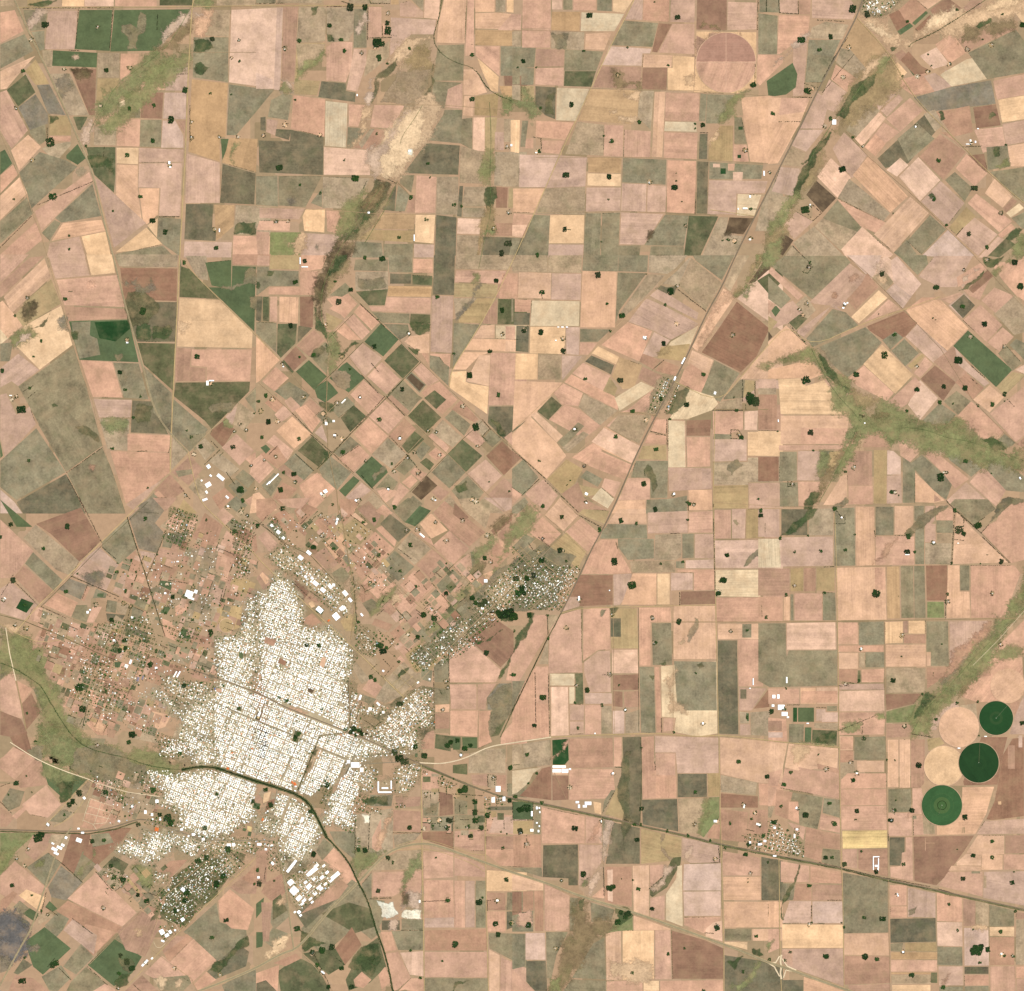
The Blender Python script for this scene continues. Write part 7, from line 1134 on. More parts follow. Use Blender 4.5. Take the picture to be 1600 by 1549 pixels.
def field_name(key, soft):
    if not soft: return KIND[key]
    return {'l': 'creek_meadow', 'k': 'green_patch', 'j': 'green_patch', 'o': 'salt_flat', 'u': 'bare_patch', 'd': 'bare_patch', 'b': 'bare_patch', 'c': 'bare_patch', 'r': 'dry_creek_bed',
            'n': 'muddy_patch', 'm': 'muddy_patch', 'e': 'muddy_patch', 's': 'grey_patch', 'x': 'quarry_yard', 'z': 'grey_patch'}.get(key, 'rough_patch')  # s, z: soft grey patches, z the darker one in the lower left
byname = {}
for pc in pieces: byname.setdefault(field_name(pc[0], pc[1]), []).append(pc)
for nm, lst in byname.items():
    lst.sort(key=lambda q: -q[4]); rest = {}
    for i, (key, soft, wp, lv, ar, p) in enumerate(lst):
        z = 0.6 + lv * 0.12 + ((i * 7) % 6) * .016
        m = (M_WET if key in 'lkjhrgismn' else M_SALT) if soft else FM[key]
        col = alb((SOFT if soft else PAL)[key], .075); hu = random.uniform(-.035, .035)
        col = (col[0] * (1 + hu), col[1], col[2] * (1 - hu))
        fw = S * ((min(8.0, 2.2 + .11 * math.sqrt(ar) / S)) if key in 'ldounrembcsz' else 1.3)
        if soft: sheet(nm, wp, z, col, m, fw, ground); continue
        if i < 299:
            mb = MB(); prism(mb, wp, z, .55, col); ob = mb.build(nm, m, ground)
            if key in 'qm' and not soft: ob['label'] = WORD[key] + ' field standing out from its neighbours'
        else: prism(rest.setdefault(m.name, (MB(), m))[0], wp, z, .55, col)
    for mb, m in rest.values(): mb.build(nm, m, ground, kind='stuff')
def ground_key(x, y):
    for key, soft, p in reversed(FIELDS):
        if not soft and pt_in(p, x, y): return key
    return 'b'
def top_z(x, y):
    z = 0.4
    for (bx, lv, t2) in levels:
        if bx[0] <= x <= bx[2] and bx[1] <= y <= bx[3] and pt_in(t2, x, y): z = max(z, .6 + lv * .12 + .09)
    return z
# round fields
def ring(cx, cy, r, n=96, jit=0.0): return [(cx + r * math.cos(2 * math.pi * i / n) * (1 + random.uniform(-jit, jit)), cy + r * math.sin(2 * math.pi * i / n) * (1 + random.uniform(-jit, jit))) for i in range(n)]
def annulus(mb, cx, cy, r, wd, z, col, n=96, h=.3):
    v = []
    for i in range(n):
        a = 2 * math.pi * i / n
        for rr in (r - wd / 2, r + wd / 2): v.append((cx + rr * math.cos(a), cy + rr * math.sin(a), z))
    mb.add(v, [(2 * i, 2 * i + 1, (2 * i + 3) % (2 * n), (2 * i + 2) % (2 * n)) for i in range(n)], col)
for x, y, r, key in DISCS:
    wx, wy = W(x, y); z = 4.2 + .2 * random.random()
    mb = MB(); prism(mb, ring(wx, wy, r * S), z, .6, alb(PAL[key])); f = mb.build('round_field', M_STUB if key in 'cdr' else M_SOIL, ground)
    f['label'] = {'b': 'round pink brown field with darker upper half'}.get(key, 'round ' + WORD[key] + ' field')
    if x < 1570:
        mb = MB(); annulus(mb, wx, wy, r * S + 5, 11, z + .15, alb((226, 186, 152))); mb.build('wheel_track', M_ROAD, f)
x, y, r = 1134.4, 98.1, 46.5
mb = MB(); wx, wy = W(x, y); hp = [(wx + (r * S - 6) * math.cos(a), wy + 8 + (r * S - 6) * math.sin(a)) for a in np.linspace(.03, math.pi - .03, 40)]
prism(mb, hp, 4.8, .4, alb((186, 142, 120))); mb.build('ploughed_field', land_material('cross_ploughed_soil', .3, .5, .4, .8, (204, 160, 136), .6), ground)
mb = MB()
for (ax, ay, bx_, by) in ((wx, wy - r * S, wx, wy + r * S), (wx - r * S, wy, wx + r * S, wy)):
    d = np.array([bx_ - ax, by - ay]); d = d / np.hypot(*d); nn = np.array([-d[1], d[0]]) * 5
    mb.add([(ax + nn[0], ay + nn[1], 5.0), (ax - nn[0], ay - nn[1], 5.0), (bx_ - nn[0], by - nn[1], 5.0), (bx_ + nn[0], by + nn[1], 5.0)], [(0, 1, 2, 3)], alb((222, 180, 150)))
mb.build('track', M_ROAD, ground)
M_PIV = land_material('irrigated_crop', .5, .35, .35, .1, (44, 76, 40), .3)
for i, (x, y, r, ang) in enumerate(CIRCLES):
    wx, wy = W(x, y); rm = r * S; z = 5.5
    root = empty('crop_circle', (wx, wy, 0))
    lab = ['deep green round crop field, smallest and highest of the three green circles', 'darkest green round crop field, between the other two green circles',
           'mid green round crop field, lowest of the three, crossed by a track'][i]
    tag(root, lab, 'crop circle', 'round irrigated crop fields')
    col = [(40, 78, 40), (38, 70, 36), (64, 100, 58)][i]
    mb = MB(); prism(mb, ring(wx, wy, rm), z, 5.0, alb(col)); mb.build('crop', M_PIV, root)
    mb = MB(); annulus(mb, wx, wy, rm + 7, 14, z - .6, alb((206, 170, 138))); mb.build('wheel_track', M_ROAD, root)
    mb = MB(); annulus(mb, wx, wy, rm * .31, rm * (.16 if i != 2 else .2), z + .2, alb([(54, 84, 46), (42, 74, 38), (82, 108, 62)][i])); mb.build('thin_crop_ring', M_PIV, root)
    if i == 2:
        mb = MB(); annulus(mb, wx, wy, rm * .58, 7, z + .2, alb((76, 106, 62))); mb.build('crop_ring', M_PIV, root)
        mb = MB(); annulus(mb, wx, wy, rm * .12, rm * .22, z + .2, alb((74, 104, 58))); mb.build('inner_ring', M_PIV, root)
    a = math.radians({0: 48, 1: 87, 2: 250}[i]); d = np.array([math.cos(a), math.sin(a)]); nn = np.array([-d[1], d[0]])
    L = rm * (.98 if i < 2 else .5); mb = MB()
    bw = 3.2 if i == 1 else 2.2
    for zz in (z + 3.0, z + 4.4):
        q = [np.array([wx, wy]) + nn * bw, np.array([wx, wy]) - nn * bw, np.array([wx, wy]) + d * L - nn * bw, np.array([wx, wy]) + d * L + nn * bw]
        mb.add([(*c_, zz) for c_ in q] + [(*c_, zz + .5) for c_ in q], [(0, 3, 2, 1), (4, 5, 6, 7), (0, 1, 5, 4), (1, 2, 6, 5), (2, 3, 7, 6), (3, 0, 4, 7)], alb((120, 130, 96) if i != 1 else (112, 112, 76)))
    for t_ in np.linspace(.15, 1, 7):
        c_ = np.array([wx, wy]) + d * L * t_
        mb.add([(c_[0] - 4, c_[1] - 4, z - 5), (c_[0] + 4, c_[1] - 4, z - 5), (c_[0] + 4, c_[1] + 4, z - 5), (c_[0] - 4, c_[1] + 4, z - 5), (c_[0], c_[1], z + 3.2)], [(0, 1, 4), (1, 2, 4), (2, 3, 4), (3, 0, 4)], alb((120, 120, 100)))
    mb.build('irrigation_boom', M_STEEL, root)
    mb = MB(); mb.add([(wx + 8 * math.cos(q), wy + 8 * math.sin(q), zz) for zz in (0.6, z + 2.0) for q in np.linspace(0, 2 * math.pi, 9)[:-1]] + [(wx, wy, z + 6)],
                      [(k_, (k_ + 1) % 8, 8 + (k_ + 1) % 8, 8 + k_) for k_ in range(8)] + [(8 + k_, 8 + (k_ + 1) % 8, 16) for k_ in range(8)], alb((212, 222, 190)))
    mb.build('pivot_pad', M_ROOF, root)
# track across the lower green circle
# ---------------------------------------------------------------- roads, railway, canal
LC = {'y': (206, 178, 126), 't': (196, 164, 126), 'd': (84, 90, 54), 'h': (168, 152, 120), 'r': (150, 132, 104), 'w': (246, 222, 184), 'e': (170, 144, 106), 'g': (112, 116, 74), 'p': (150, 138, 114),
      'k': (74, 94, 52), 'K': (46, 56, 30), 'l': (120, 134, 82)}
LN = {'y': 'road', 't': 'road', 'd': 'hedged_track', 'h': 'highway', 'r': 'railway', 'w': 'dirt_road', 'e': 'dirt_road', 'g': 'railway_verge', 'p': 'avenue', 'k': 'creek', 'K': 'canal', 'l': 'creek'}
def smooth(p, it=2):
    for _ in range(it):
        q = [p[0]]
        for a, b in zip(p[:-1], p[1:]):
            q.append((a[0] * .75 + b[0] * .25, a[1] * .75 + b[1] * .25)); q.append((a[0] * .25 + b[0] * .75, a[1] * .25 + b[1] * .75))
        q.append(p[-1]); p = q
    return p
def ribbon(mb, p, wd, z, col, jit=0.0, step=60.0, off=0.0):
    q = []
    for a, b in zip(p[:-1], p[1:]):
        n = max(1, int(math.hypot(b[0] - a[0], b[1] - a[1]) / step))
        q += [(a[0] + (b[0] - a[0]) * i / n, a[1] + (b[1] - a[1]) * i / n) for i in range(n)]
    q.append(p[-1]); q = np.array(q)
    if len(q) < 2: return
    d = np.gradient(q, axis=0); d /= np.maximum(1e-6, np.hypot(d[:, 0], d[:, 1]))[:, None]
    nn = np.stack([-d[:, 1], d[:, 0]], 1)
    hw = wd / 2 * (1 + rng.uniform(-jit, jit, (len(q), 2)))
    l = q + nn * (hw[:, :1] + off); r = q - nn * (hw[:, 1:] - off)
    v = [(*a, z) for a in l] + [(*a, z) for a in r] + [(*a, z - .4) for a in l] + [(*a, z - .4) for a in r]; n = len(q)
    f = []
    for i in range(n - 1):
        f += [(i, n + i, n + i + 1, i + 1), (i + 1, 2 * n + i + 1, 2 * n + i, i), (n + i, 3 * n + i, 3 * n + i + 1, n + i + 1)]
    mb.add(v, f, (*col, random.random()))
ZL = {'g': 4.0, 'e': 4.6, 'd': 4.3, 't': 5.0, 'y': 5.3, 'w': 5.6, 'h': 6.2, 'r': 5.9, 'p': 5.0, 'k': 6.5, 'K': 6.6, 'l': 6.3}
for j, (c, wd, p) in enumerate(LINES):
    wp = [W(*q) for q in p]
    if len(wp) > 3 and c in 'hrkKlwgy': wp = smooth(wp)
    z = ZL[c] + (j % 12) * .02
    m = M_WET if c in 'dgkl' else (M_WATER if c == 'K' else M_ROAD)
    mb = MB()
    if c == 'K':
        bank = MB(); ribbon(bank, wp, wd * S * 1.3, z - .3, alb((92, 108, 62)), .18); ob2 = bank.build('canal_bank', M_WET, None, kind='structure')
        ribbon(mb, wp, wd * S * .5, z, alb((40, 48, 26)), .12)
    else:
        ribbon(mb, wp, wd * S * (.7 if c == 'y' else .55 if c == 't' else .9), z, alb(LC[c], .06), .35 if c in 'dgkl' else .12)
    mb.build(LN[c], m, None, kind='structure')
    if c == 'h':
        for o_ in (-1, 1):
            mb = MB(); ribbon(mb, wp, wd * S * .28, z - .2, alb((198, 176, 132)), .2, off=o_ * wd * S * .62); mb.build('road_verge', M_ROAD, None, kind='structure')
    if c == 'r' and wd > 1.4:
        mb = MB()
        for o_ in (-1, 1): ribbon(mb, wp, 6, z + .25, alb((128, 110, 92)), 0, off=o_ * 4.5)
        mb.build('rails', M_STEEL, None, kind='structure')
# ---------------------------------------------------------------- trees
t_ = (1 + 5 ** .5) / 2
ICO = np.array([(-1, t_, 0), (1, t_, 0), (-1, -t_, 0), (1, -t_, 0), (0, -1, t_), (0, 1, t_), (0, -1, -t_), (0, 1, -t_), (t_, 0, -1), (t_, 0, 1), (-t_, 0, -1), (-t_, 0, 1)]) / math.hypot(1, t_)
ICF = [(0, 11, 5), (0, 5, 1), (0, 1, 7), (0, 7, 10), (0, 10, 11), (1, 5, 9), (5, 11, 4), (11, 10, 2), (10, 7, 6), (7, 1, 8), (3, 9, 4), (3, 4, 2), (3, 2, 6), (3, 6, 8), (3, 8, 9), (4, 9, 5), (2, 4, 11), (6, 2, 10), (8, 6, 7), (9, 8, 1)]
LEAFC = [(48, 84, 32), (54, 88, 36), (66, 94, 44), (44, 76, 28), (80, 92, 52), (52, 84, 28), (60, 86, 40)]
def crown(mb, x, y, z0, r, h, col):
    v = ICO * rng.uniform(.78, 1.18, (12, 1))
    v = v * (r, r, h / 2) + (x, y, z0 + h * .62)
    mb.add(v, ICF, (*col, random.random()))
def trunk(mb, x, y, z0, h, r=.8):
    v = [(x + r * math.cos(a), y + r * math.sin(a), z0) for a in (0, 2.1, 4.2)] + [(x + r * .5 * math.cos(a), y + r * .5 * math.sin(a), z0 + h) for a in (0, 2.1, 4.2)]
    mb.add(v, [(0, 1, 4, 3), (1, 2, 5, 4), (2, 0, 3, 5)], BARK)
BARK = alb((92, 74, 54))
def wood(name, spots, z0, parts, parent_loc, tone=1.0, col=None):
    """spots: (x, y, crown radius, height). Returns the thing's root."""
    base = col or random.choice(LEAFC)
    a, b = MB(), MB()
    for x, y, r, h in spots:
        c = np.array(base) * random.uniform(.8, 1.25) * tone
        crown(a, x, y, z0, r, h, alb(c)); trunk(b if parts else a, x, y, z0, h * .4)
    root = empty(name, (*parent_loc, z0))
    a.build('crown', M_LEAF, root, origin=(*parent_loc, z0), kind='stuff' if len(spots) > 1 else None)
    if not parts: return root
    b.build('trunk', M_BARK, root, origin=(*parent_loc, z0), kind='stuff')
    return root
# landmarks for telling the repeats apart
MARKS = [('the big white town', 420, 1120), ('the northeast suburb', 830, 900), ('the small railway village', 1040, 615), ('the southeast railway village', 1215, 1310),
         ('the top right village', 1365, 12), ('the green crop circles', 1520, 1190), ('the pale creek bed', 640, 220), ('the round brown field', 1134, 98),
         ('the half round field', 1215, 122), ('the road interchange', 1221, 1510), ('the western creek', 60, 1072), ('the yellow field', 1350, 1312),
         ('the brown square field', 1150, 525), ('the western olive pastures', 112, 640), ('the top left green fields', 200, 45), ('the bypass bend', 640, 1325),
         ('the eastern creek meadow', 1500, 690), ('the top right river', 1340, 160), ('the white quarry yards', 625, 1415), ('the scattered farm plots', 250, 930), ('the diamond plots', 600, 640),
         ('the left edge meadow', 40, 1340), ('the greenhouse farm', 1225, 1105), ('the dark central creek', 530, 400), ('the triangular field', 1500, 860), ('the top centre farmstead', 605, 25), ('the low town park', 330, 1400)]
DIRN = ['east', 'northeast', 'north', 'northwest', 'west', 'southwest', 'south', 'southeast']
ORD = ['nearest', 'second nearest', 'third nearest', 'fourth nearest', 'fifth nearest', 'sixth nearest', 'seventh nearest', 'eighth nearest', 'ninth nearest', 'tenth nearest', 'eleventh nearest', 'twelfth nearest', 'thirteenth nearest', 'fourteenth nearest', 'fifteenth nearest', 'sixteenth nearest', 'seventeenth nearest', 'eighteenth nearest', 'nineteenth nearest', 'twentieth nearest']
def where(pts, noun):
    """for every point of one kind: '<rank> <noun> <direction> of <landmark>', no two alike"""
    info = []
    for x, y in pts:
        nm, mx, my = min(MARKS, key=lambda m: math.hypot(m[1] - x, m[2] - y))
        d = math.hypot(mx - x, my - y); a = math.atan2(my - y, x - mx)
        info.append((nm, DIRN[int(round(a / (math.pi / 4))) % 8], d))
    out = [None] * len(pts); cnt = {}
    for i in sorted(range(len(pts)), key=lambda i: info[i][2]):
        nm, dr, d = info[i]; k = cnt.get((nm, dr), 0); cnt[(nm, dr)] = k + 1
        out[i] = f'{ORD[k] if k < 20 else str(k + 1) + "th nearest"} {dr} of {nm}'
    return out
# groves
GROVES.sort(key=lambda g: -g[2])
wh = where([g[:2] for g in GROVES], 'grove')
rest = MB(); z_ = lambda x, y: top_z(x, y)
for i, (x, y, r) in enumerate(GROVES):
    wx, wy = W(x, y); R = r * S * .92; z0 = z_(x, y); tree_r = 11.0 if r > 2.6 else 9.0
    spots = []; asp = random.uniform(.8, 1.25); rot = random.uniform(-.3, .3)
    sq = random.uniform(2.4, 6) ; ph = random.uniform(0, 6.28)
    dark = r > 3.0 and not (r > 5.6 and random.random() < .25)
    st = tree_r * 1.35
    for gy in np.arange(-R, R + 1, st):
        for gx in np.arange(-R, R + 1, st):
            px, py = gx + random.uniform(-.4, .4) * st, gy + random.uniform(-.4, .4) * st
            u, v = px / (R * asp), py / (R / asp)
            lim = 1 + .16 * math.sin(3 * math.atan2(v, u) + ph) + random.uniform(-.12, .12)
            if (abs(u) ** sq + abs(v) ** sq) > lim: continue
            if random.random() < (.05 if dark else .25): continue
            qx, qy = px * math.cos(rot) - py * math.sin(rot), px * math.sin(rot) + py * math.cos(rot)
            spots.append((wx + qx, wy + qy, tree_r * random.uniform(.9, 1.3), random.uniform(9, 14)))
    if not spots: spots = [(wx, wy, tree_r, 14)]
    if i < 300:
        o = wood('grove', spots, z0, r > 3.3, (wx, wy), random.uniform(.62, .85))
        sz = 'large' if r > 5 else 'medium' if r > 3.3 else 'small' if r > 2.2 else 'tiny'
        sh = 'square' if sq > 3.8 else 'rounded'
        tag(o, f'{sz} {sh} grove on {WORD[ground_key(x, y)]} ground, {wh[i]}', 'grove', 'dark groves dotted over the fields')
    else:
        for s_ in spots: crown(rest, s_[0], s_[1], z0, s_[2], s_[3], alb(random.choice(LEAFC)))
if rest.n: rest.build('small_groves', M_LEAF, None, kind='stuff')
# rows of trees
rest_r = MB()
ROWS.sort(key=lambda q: -math.hypot(q[0][0] - q[1][0], q[0][1] - q[1][1]))
wh = where([((a[0] + b[0]) / 2, (a[1] + b[1]) / 2) for a, b in ROWS], 'row')
for i, (a, b) in enumerate(ROWS):
    wa, wb = np.array(W(*a)), np.array(W(*b)); L = np.hypot(*(wb - wa)); n = max(2, int(L / 13)); mid = (wa + wb) / 2
    z0 = z_((a[0] + b[0]) / 2, (a[1] + b[1]) / 2) + .2
    dr = (wb - wa) / max(L, 1); nn = np.array([-dr[1], dr[0]]); dens = random.uniform(.6, .98)
    sp = []
    for k in range(n + 1):
        if random.random() > dens and 0 < k < n: continue
        q = wa + (wb - wa) * k / n + nn * random.uniform(-5, 5)
        sp.append((q[0], q[1], random.uniform(5.5, 8.5), random.uniform(8, 13)))
    if i >= 300:
        for s_ in sp: crown(rest_r, s_[0], s_[1], z0, s_[2], s_[3], alb(random.choice(LEAFC)))
        continue
    o = wood('tree_row', sp, z0, L > 260, tuple(mid), 1.0, random.choice([(44, 62, 28), (58, 62, 36), (70, 64, 44)]))
    an = math.degrees(math.atan2(dr[1], dr[0])) % 180
    od = 'level' if an < 22 or an > 158 else 'upright' if 68 < an < 112 else 'slanting'
    ln_ = 'long' if L > 600 else 'mid length' if L > 300 else 'short'
    tag(o, f'{ln_} {od} row of dark trees, {wh[i]}', 'tree row', 'tree rows along field edges')
for key, soft, wp, lv, ar, p in random.sample([q for q in pieces if not q[1] and q[4] > 150 * S * S], 170):
    k = random.randrange(len(wp)); a, b = np.array(wp[k - 1]), np.array(wp[k]); L = np.hypot(*(b - a))
    if L > 1400: continue
    g0, g1 = sorted((random.uniform(-.2, .5), random.uniform(.5, 1.2)))
    for q in np.arange(max(0, g0) * L, min(1, g1) * L, 9.0):
        if random.random() < .35: continue
        c = a + (b - a) * q / L; crown(rest_r, c[0], c[1], .6 + lv * .12, random.uniform(3.5, 6), random.uniform(4, 7), alb(np.array(random.choice(LEAFC)) * .8))
for c, wd, p in LINES:                      # willows along the canal and the creeks
    if c not in 'Kk': continue
    wp = smooth([W(*q) for q in p])
    for a, b in zip(wp[:-1], wp[1:]):
        a, b = np.array(a), np.array(b); L = np.hypot(*(b - a)); nn = np.array([a[1] - b[1], b[0] - a[0]]) / max(L, 1)
        for q in np.arange(0, L, 15.0):
            if mnoise.noise(Vector((*(a / 260), 3.3))) + random.uniform(-.5, .5) < (-.15 if c == 'K' else .2): continue
            c_ = a + (b - a) * q / L + nn * random.choice((-1, 1)) * random.uniform(.35, .8) * wd * S
            crown(rest_r, c_[0], c_[1], 4.4, random.uniform(5, 10), random.uniform(6, 10), alb(np.array(random.choice(LEAFC)) * .95))
if rest_r.n: rest_r.build('hedge_trees', M_LEAF, None, kind='stuff')
# ---------------------------------------------------------------- buildings
ROOFC = [(255, 255, 250)] * 26 + [(255, 252, 234)] * 9 + [(244, 232, 206)] * 5 + [(220, 206, 190)] * 2 + [(234, 200, 170), (214, 158, 122), (150, 140, 124)]
def box(mb, x, y, z, a, b, h, rot, col, roofh=0.0, rc=None):
    c, s = math.cos(rot), math.sin(rot)
    def P(u, v, zz): return (x + u * c - v * s, y + u * s + v * c, zz)
    A, B = a / 2, b / 2
    v = [P(-A, -B, z), P(A, -B, z), P(A, B, z), P(-A, B, z), P(-A, -B, z + h), P(A, -B, z + h), P(A, B, z + h), P(-A, B, z + h)]
    f = [(0, 1, 5, 4), (1, 2, 6, 5), (2, 3, 7, 6), (3, 0, 4, 7)]
    mb.add(v, f, col)
    return P
def flat_roof(mb, P, a, b, z, col, ov=.3, ridge=1.2):
    A, B = a / 2 + ov, b / 2 + ov
    k = max(0, A - B) if a >= b else 0; k2 = max(0, B - A) if b > a else 0
    v = [P(-A, -B, z), P(A, -B, z), P(A, B, z), P(-A, B, z), P(-k, -k2, z + ridge), P(k, k2, z + ridge)]
    if a >= b: f = [(0, 1, 5, 4), (1, 2, 5), (2, 3, 4, 5), (3, 0, 4)]
    else: f = [(0, 1, 4), (1, 2, 5, 4), (2, 3, 5), (3, 0, 4, 5)]
    mb.add(v, f, col)
ROOFS = [(255, 255, 246)] * 9 + [(240, 230, 208)] * 6 + [(212, 202, 186)] * 5 + [(186, 180, 170)] * 3 + [(224, 180, 146), (206, 150, 116), (150, 142, 130), (180, 192, 204)]
WHITE = alb((240, 232, 216))
# sheds and warehouses
wh = where([s_[:2] for s_ in SHEDS], 'shed')
for i, (x, y, a, b, rt) in enumerate(SHEDS):
    wx, wy = W(x, y); z0 = z_(x, y); a_, b_ = a * S, b * S; h = random.uniform(6, 9); rot = -math.radians(rt)
    if any(math.hypot(x - a1, y - b1) < 3 for a1, b1 in ((460.7, 1225.2), (457, 1222.6), (410.4, 1280.8), (356, 1201), (363, 1176.5), (394, 1170), (245, 1296), (513.6, 969.8), (678.9, 1128.6))): rc = (236, 126, 62); cw = 'orange'
    else:
        rc = random.choice([(255, 255, 255)] * 6 + [(250, 246, 236)] * 3 + [(236, 234, 230)]); cw = 'white'
    if math.hypot(x - 336, y - 1076) < 4: rc, cw = (80, 120, 190), 'blue'
    if 212 < x < 226 and 1055 < y < 1065: rc, cw = (150, 140, 150), 'grey'
    mb = MB(); P = box(mb, wx, wy, z0, a_, b_, h, rot, WHITE); o = mb.build('shed', M_WALL, None, origin=(wx, wy, z0))
    mb = MB(); flat_roof(mb, P, a_, b_, z0 + h, tuple(min(.85, q_ * 1.6) for q_ in alb(rc)) if cw == 'white' else alb(rc), .8, min(4, min(a_, b_) * .12)); mb.build('roof', M_ROOF, o)
    if max(a_, b_) > 60:
        mb = MB(); A = a_ / 2 + .25; Bw = min(6, b_ / 5)
        mb.add([P(A, -Bw, z0 + .05), P(A, Bw, z0 + .05), P(A, Bw, z0 + h * .7), P(A, -Bw, z0 + h * .7)], [(0, 1, 2, 3)], alb((150, 160, 170))); mb.build('door', M_STEEL, o)
        mb = MB()
        for q in np.linspace(-.4, .4, max(2, int(a_ / 30))):
            for s2 in (-.25, .25):
                zz = z0 + h + min(4, min(a_, b_) * .12) * .5 + .35
                mb.add([P(q * a_ - 2, s2 * b_ - 3, zz), P(q * a_ + 2, s2 * b_ - 3, zz), P(q * a_ + 2, s2 * b_ + 3, zz), P(q * a_ - 2, s2 * b_ + 3, zz)], [(0, 1, 2, 3)], alb((205, 215, 218)))
        mb.build('skylight', M_ROOF, o, kind='stuff')
    ar = max(a, b) / max(.1, min(a, b)); sh = 'long narrow' if ar > 3 else 'oblong' if ar > 1.5 else 'square'
    sz = 'large' if a * b > 40 else 'mid sized' if a * b > 14 else 'small'
    tag(o, f'{sz} {sh} {cw} roofed shed, {wh[i]}', 'shed', 'pale sheds and warehouses')
# farmsteads: yard, house, barn and a broken belt of trees
whf = where(FARMS, 'farmhouse'); whb = where(FARMS, 'belt')
for i, (x, y) in enumerate(FARMS):
    wx, wy = W(x, y); z0 = z_(x, y); rr = random.uniform(2.4, 4.4) * S; rot = random.uniform(0, 1.5)
    mb = MB(); yard = random.choice('odrgg'); prism(mb, rough(ring(wx, wy, rr * .9, 7, .2), .15, 2), z0 + .25, .3, alb(PAL[yard])); mb.build('farmyard', M_SALT, ground)
    a_, b_ = random.uniform(14, 24), random.uniform(11, 16)
    hx, hy = wx + random.uniform(-.35, .35) * rr, wy + random.uniform(-.35, .35) * rr
    rc = random.choice([(255, 255, 250)] * 4 + [(235, 215, 200), (225, 180, 150), (200, 200, 200)])
    mb = MB(); P = box(mb, hx, hy, z0 + .25, a_, b_, 4, rot, WHITE); o = mb.build('farmhouse', M_WALL, None, origin=(hx, hy, z0 + .25))
    mb = MB(); flat_roof(mb, P, a_, b_, z0 + 4.25, alb(rc), .6, 2.5); mb.build('roof', M_ROOF, o)
    tag(o, f'pale farmhouse in a tree ringed yard, {whf[i]}', 'farmhouse', 'farmhouses among the fields')
    sp = []
    for k in range(random.randint(9, 20)):
        an = random.uniform(0, 6.28); q = rr * random.uniform(.55, 1.15)
        sp.append((wx + q * math.cos(an), wy + q * math.sin(an), random.uniform(5.5, 9.5), random.uniform(7, 12)))
        if random.random() < .6: sp.append((wx + q * math.cos(an) + 9, wy + q * math.sin(an) + 5, random.uniform(5, 9), 9))
    o = wood('shelter_belt', sp, z0 + .25, False, (wx, wy), 1.1, random.choice([(46, 68, 30), (66, 62, 42), (54, 70, 34), (40, 62, 24)]))
    tag(o, f'farmyard tree ring on {WORD[ground_key(x, y)]} ground, {whb[i]}', 'tree belt', 'tree belts round farmyards')
# town: blocks of houses on a street grid
HOUSES = []; TREES = []
blocked = []
for c, wd, p in LINES:
    if c in 'rKkphtwd' :
        blocked.append((c, wd, p, (min(q[0] for q in p) - 4, min(q[1] for q in p) - 4, max(q[0] for q in p) + 4, max(q[1] for q in p) + 4)))
def on_line(x, y):
    for c, wd, p, bx in blocked:
        if not (bx[0] < x < bx[2] and bx[1] < y < bx[3]): continue
        lim = wd * (.5 if c not in 'Kr' else 1.0 if c == 'K' else .8) + .55
        for (x1, y1), (x2, y2) in zip(p[:-1], p[1:]):
            dx, dy = x2 - x1, y2 - y1; L2 = dx * dx + dy * dy or 1
            t = max(0, min(1, ((x - x1) * dx + (y - y1) * dy) / L2))
            if (x - x1 - t * dx) ** 2 + (y - y1 - t * dy) ** 2 < lim * lim: return True
    return False
OPEN = [(p if len(p) > 2 else None) for p in TOWN_OPEN]
occupied = set()
shedb = [(x, y, max(a, b) / 2 + .6) for x, y, a, b, r in SHEDS]
def seg_d(x, y, a, b):
    dx, dy = b[0] - a[0], b[1] - a[1]; L2 = dx * dx + dy * dy or 1
    t = max(0, min(1, ((x - a[0]) * dx + (y - a[1]) * dy) / L2))
    return math.hypot(x - a[0] - t * dx, y - a[1] - t * dy)
def inner(x, y, zi):
    """well inside the built up area: another dense zone lies next to this point"""
    return 345 < x < 560 and 1085 < y < 1250
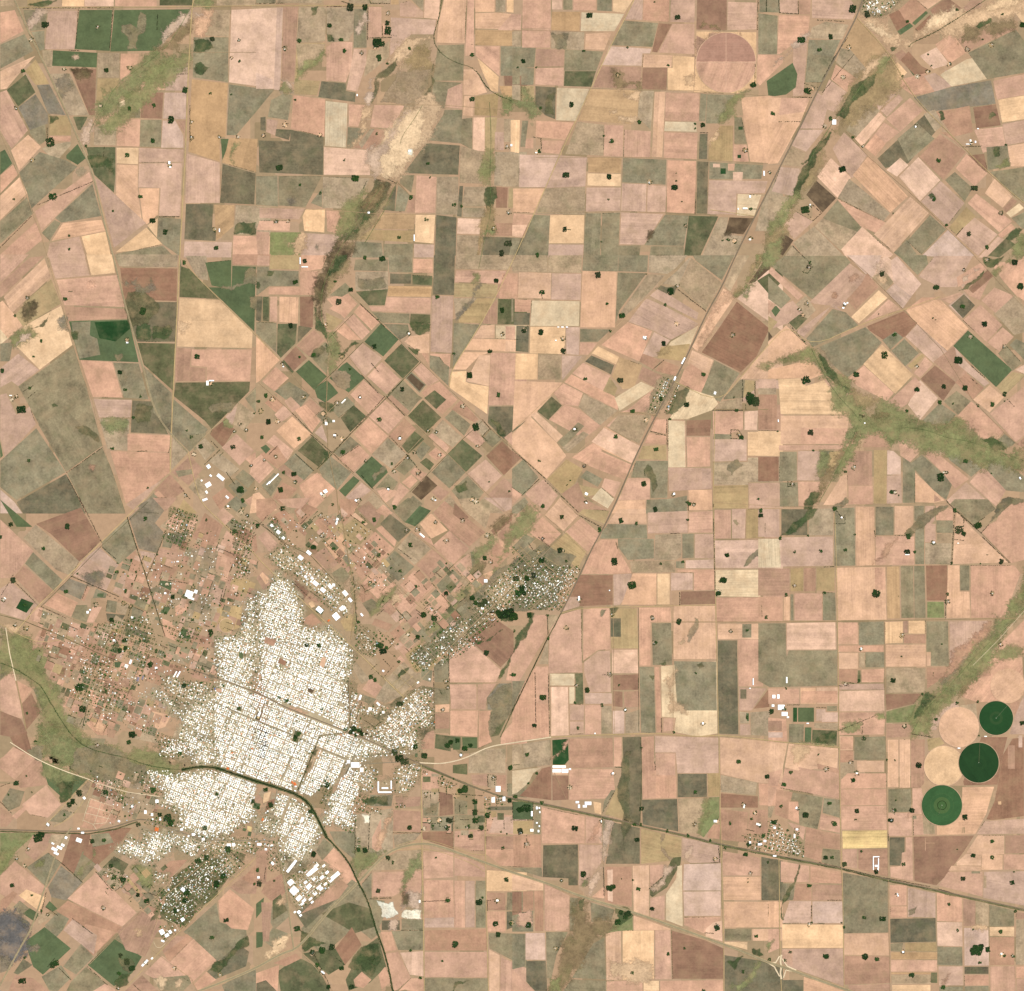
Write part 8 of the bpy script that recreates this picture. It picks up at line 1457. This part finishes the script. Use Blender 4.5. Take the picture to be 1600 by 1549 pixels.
for zi, (dens, rt, poly) in enumerate(ZONES):
    th = math.radians(rt); c, s = math.cos(th), math.sin(th)
    if dens >= .6:
        wp = rough([W(*q) for q in poly], .12, 4)
        sheet('town_ground', wp, 3.2 + (zi % 15) * .04, alb((196, 178, 144) if dens >= .8 else (190, 166, 130)), M_TOWN, S * 9, ground)
    us = [x * c + y * s for x, y in poly]; vs = [-x * s + y * c for x, y in poly]
    per = 6.3; lot = 1.72
    for bu in range(int(min(us) // 6.56) - 2, int(max(us) // 6.56) + 3):
        for bv in range(int(min(vs) // 6.56) - 2, int(max(vs) // 6.56) + 3):
            bj = (1.12 if dens >= .85 else random.uniform(.7, 1.15)) * (1 + .55 * min(0, mnoise.noise(Vector((bu * .35, bv * .35, zi)))))
            tone_ = random.uniform(1.15, 1.65) if dens >= .8 else random.uniform(1.1, 1.6)
            for iu in range(3):
                for iv in range(3):
                    u = bu * per + .8 * (bu // 3) + .57 + lot * (iu + .5) + random.uniform(-.12, .12); v = bv * per + .8 * (bv // 3) + .57 + lot * (iv + .5) + random.uniform(-.12, .12)
                    x, y = u * c - v * s, u * s + v * c
                    if not pt_in(poly, x, y): continue
                    kx = (int(x / 1.25), int(y / 1.25))
                    if kx in occupied: continue
                    if on_line(x, y) or any(pt_in(q, x, y) for q in TOWN_OPEN): continue
                    if any(abs(x - a) < r and abs(y - b) < r for a, b, r in shedb): continue
                    occupied.add(kx)
                    ed_ = min(seg_d(x, y, poly[k - 1], poly[k]) for k in range(len(poly)))
                    core = dens >= .7 and inner(x, y, zi)
                    fall = 1.0 if core else min(1.0, .12 + ed_ / 20.0)
                    centre = iu == 1 and iv == 1
                    green = 1.0 if dens >= .7 else 1.5 if dens > .1 else .08
                    if centre:
                        if random.random() < .78 * green: TREES.append((x + random.uniform(-1.1, 1.1), y + random.uniform(-1.1, 1.1), random.uniform(.55, 1.3 if dens >= .8 else 1.5)))
                        continue
                    part_ = .78 if y < 1010 else .88 if y < 1075 or (y > 1215 and x < 400) else .95 if dens >= .85 else 1.0
                    if random.random() < dens * bj * fall * part_:
                        big = 1.55 if random.random() < .035 else 1.0 if dens >= .7 else .84
                        HOUSES.append((x, y, lot * random.uniform(.8, 1.1) * big, lot * random.uniform(.76, 1.08) * big, th, zi, tone_))
                        if random.random() < .10 * green: TREES.append((x + .7, y + .5, random.uniform(.35, .6)))
                    elif random.random() < .5 * green: TREES.append((x, y, random.uniform(.4, .8)))
order = sorted(range(len(HOUSES)), key=lambda i: -HOUSES[i][2] * HOUSES[i][3])
single = set()
perz = {}
for i in order:                                        # the largest roofs, told apart by the quarter they stand in
    if len(single) >= 300: break
    single.add(i)
QUART = lambda x, y: ('the dense blocks above the town railway' if y < 1076 + (x - 385) * .42 and x < 560 and y > 940 and x > 320 else
                      'the dense blocks between town railway and canal' if y < 1203 + max(0, x - 362) * .37 and 240 < x < 580 and y > 1020 else
                      'the town quarter below the canal' if y < 1549 and x < 660 and y > 1190 else
                      'the leafy north east suburb' if x > 620 and y < 1010 and x < 930 else
                      'the eastern town edge' if 560 <= x < 720 and y > 1000 else
                      'the villages east of the town' if x >= 930 else 'the northern and western town outskirts')
mr, mw = MB(), MB()
for i, (x, y, a, b, th, zi, bt) in enumerate(HOUSES):
    wx, wy = W(x, y); z0 = 3.4; a_, b_ = a * S, b * S; h = random.choice((3.2, 3.5, 3.5, 4, 5)); rcs = random.choice(ROOFC if ZONES[zi][0] >= .8 else ROOFS); rc = tuple(min(.85, q_ * bt) for q_ in alb(rcs, .06)); rw = 'white' if min(rcs) > 228 else 'cream' if min(rcs) > 195 else 'red' if rcs[0] > 200 else 'grey'
    if i in single:
        mb = MB(); P = box(mb, wx, wy, z0, a_, b_, h, -th, WHITE); o = mb.build('town_house', M_WALL, None, origin=(wx, wy, z0))
        mb = MB(); flat_roof(mb, P, a_, b_, z0 + h, rc, .2, .6); mb.build('roof', M_ROOF, o)
        q = QUART(x, y); tag(o, f'{rw} roofed house packed in among {q}', 'house', rw + ' roofed houses in ' + q)
    else:
        P = box(mw, wx, wy, z0, a_, b_, h, -th, WHITE); flat_roof(mr, P, a_, b_, z0 + h, rc, .2, .6)
hw = mw.build('town_houses', M_WALL, None, origin=(0, 0, 0), kind='stuff'); hr = mr.build('roofs', M_ROOF, hw, origin=(0, 0, 0), kind='stuff')
mt = MB()
for x, y, r in TREES:
    wx, wy = W(x, y); crown(mt, wx, wy, 3.4, r * S, random.uniform(7, 11), alb(np.array(random.choice(LEAFC)) * random.uniform(.9, 1.4)))
mt.build('town_trees', M_LEAF, None, kind='stuff')
print('COUNTS', {k: len(v) for k, v in byname.items()}, 'groves', len(GROVES), 'rows', len(ROWS), 'farms', len(FARMS), 'sheds', len(SHEDS), 'houses', len(HOUSES), 'trees', len(TREES), 'objs', len(bpy.data.objects))
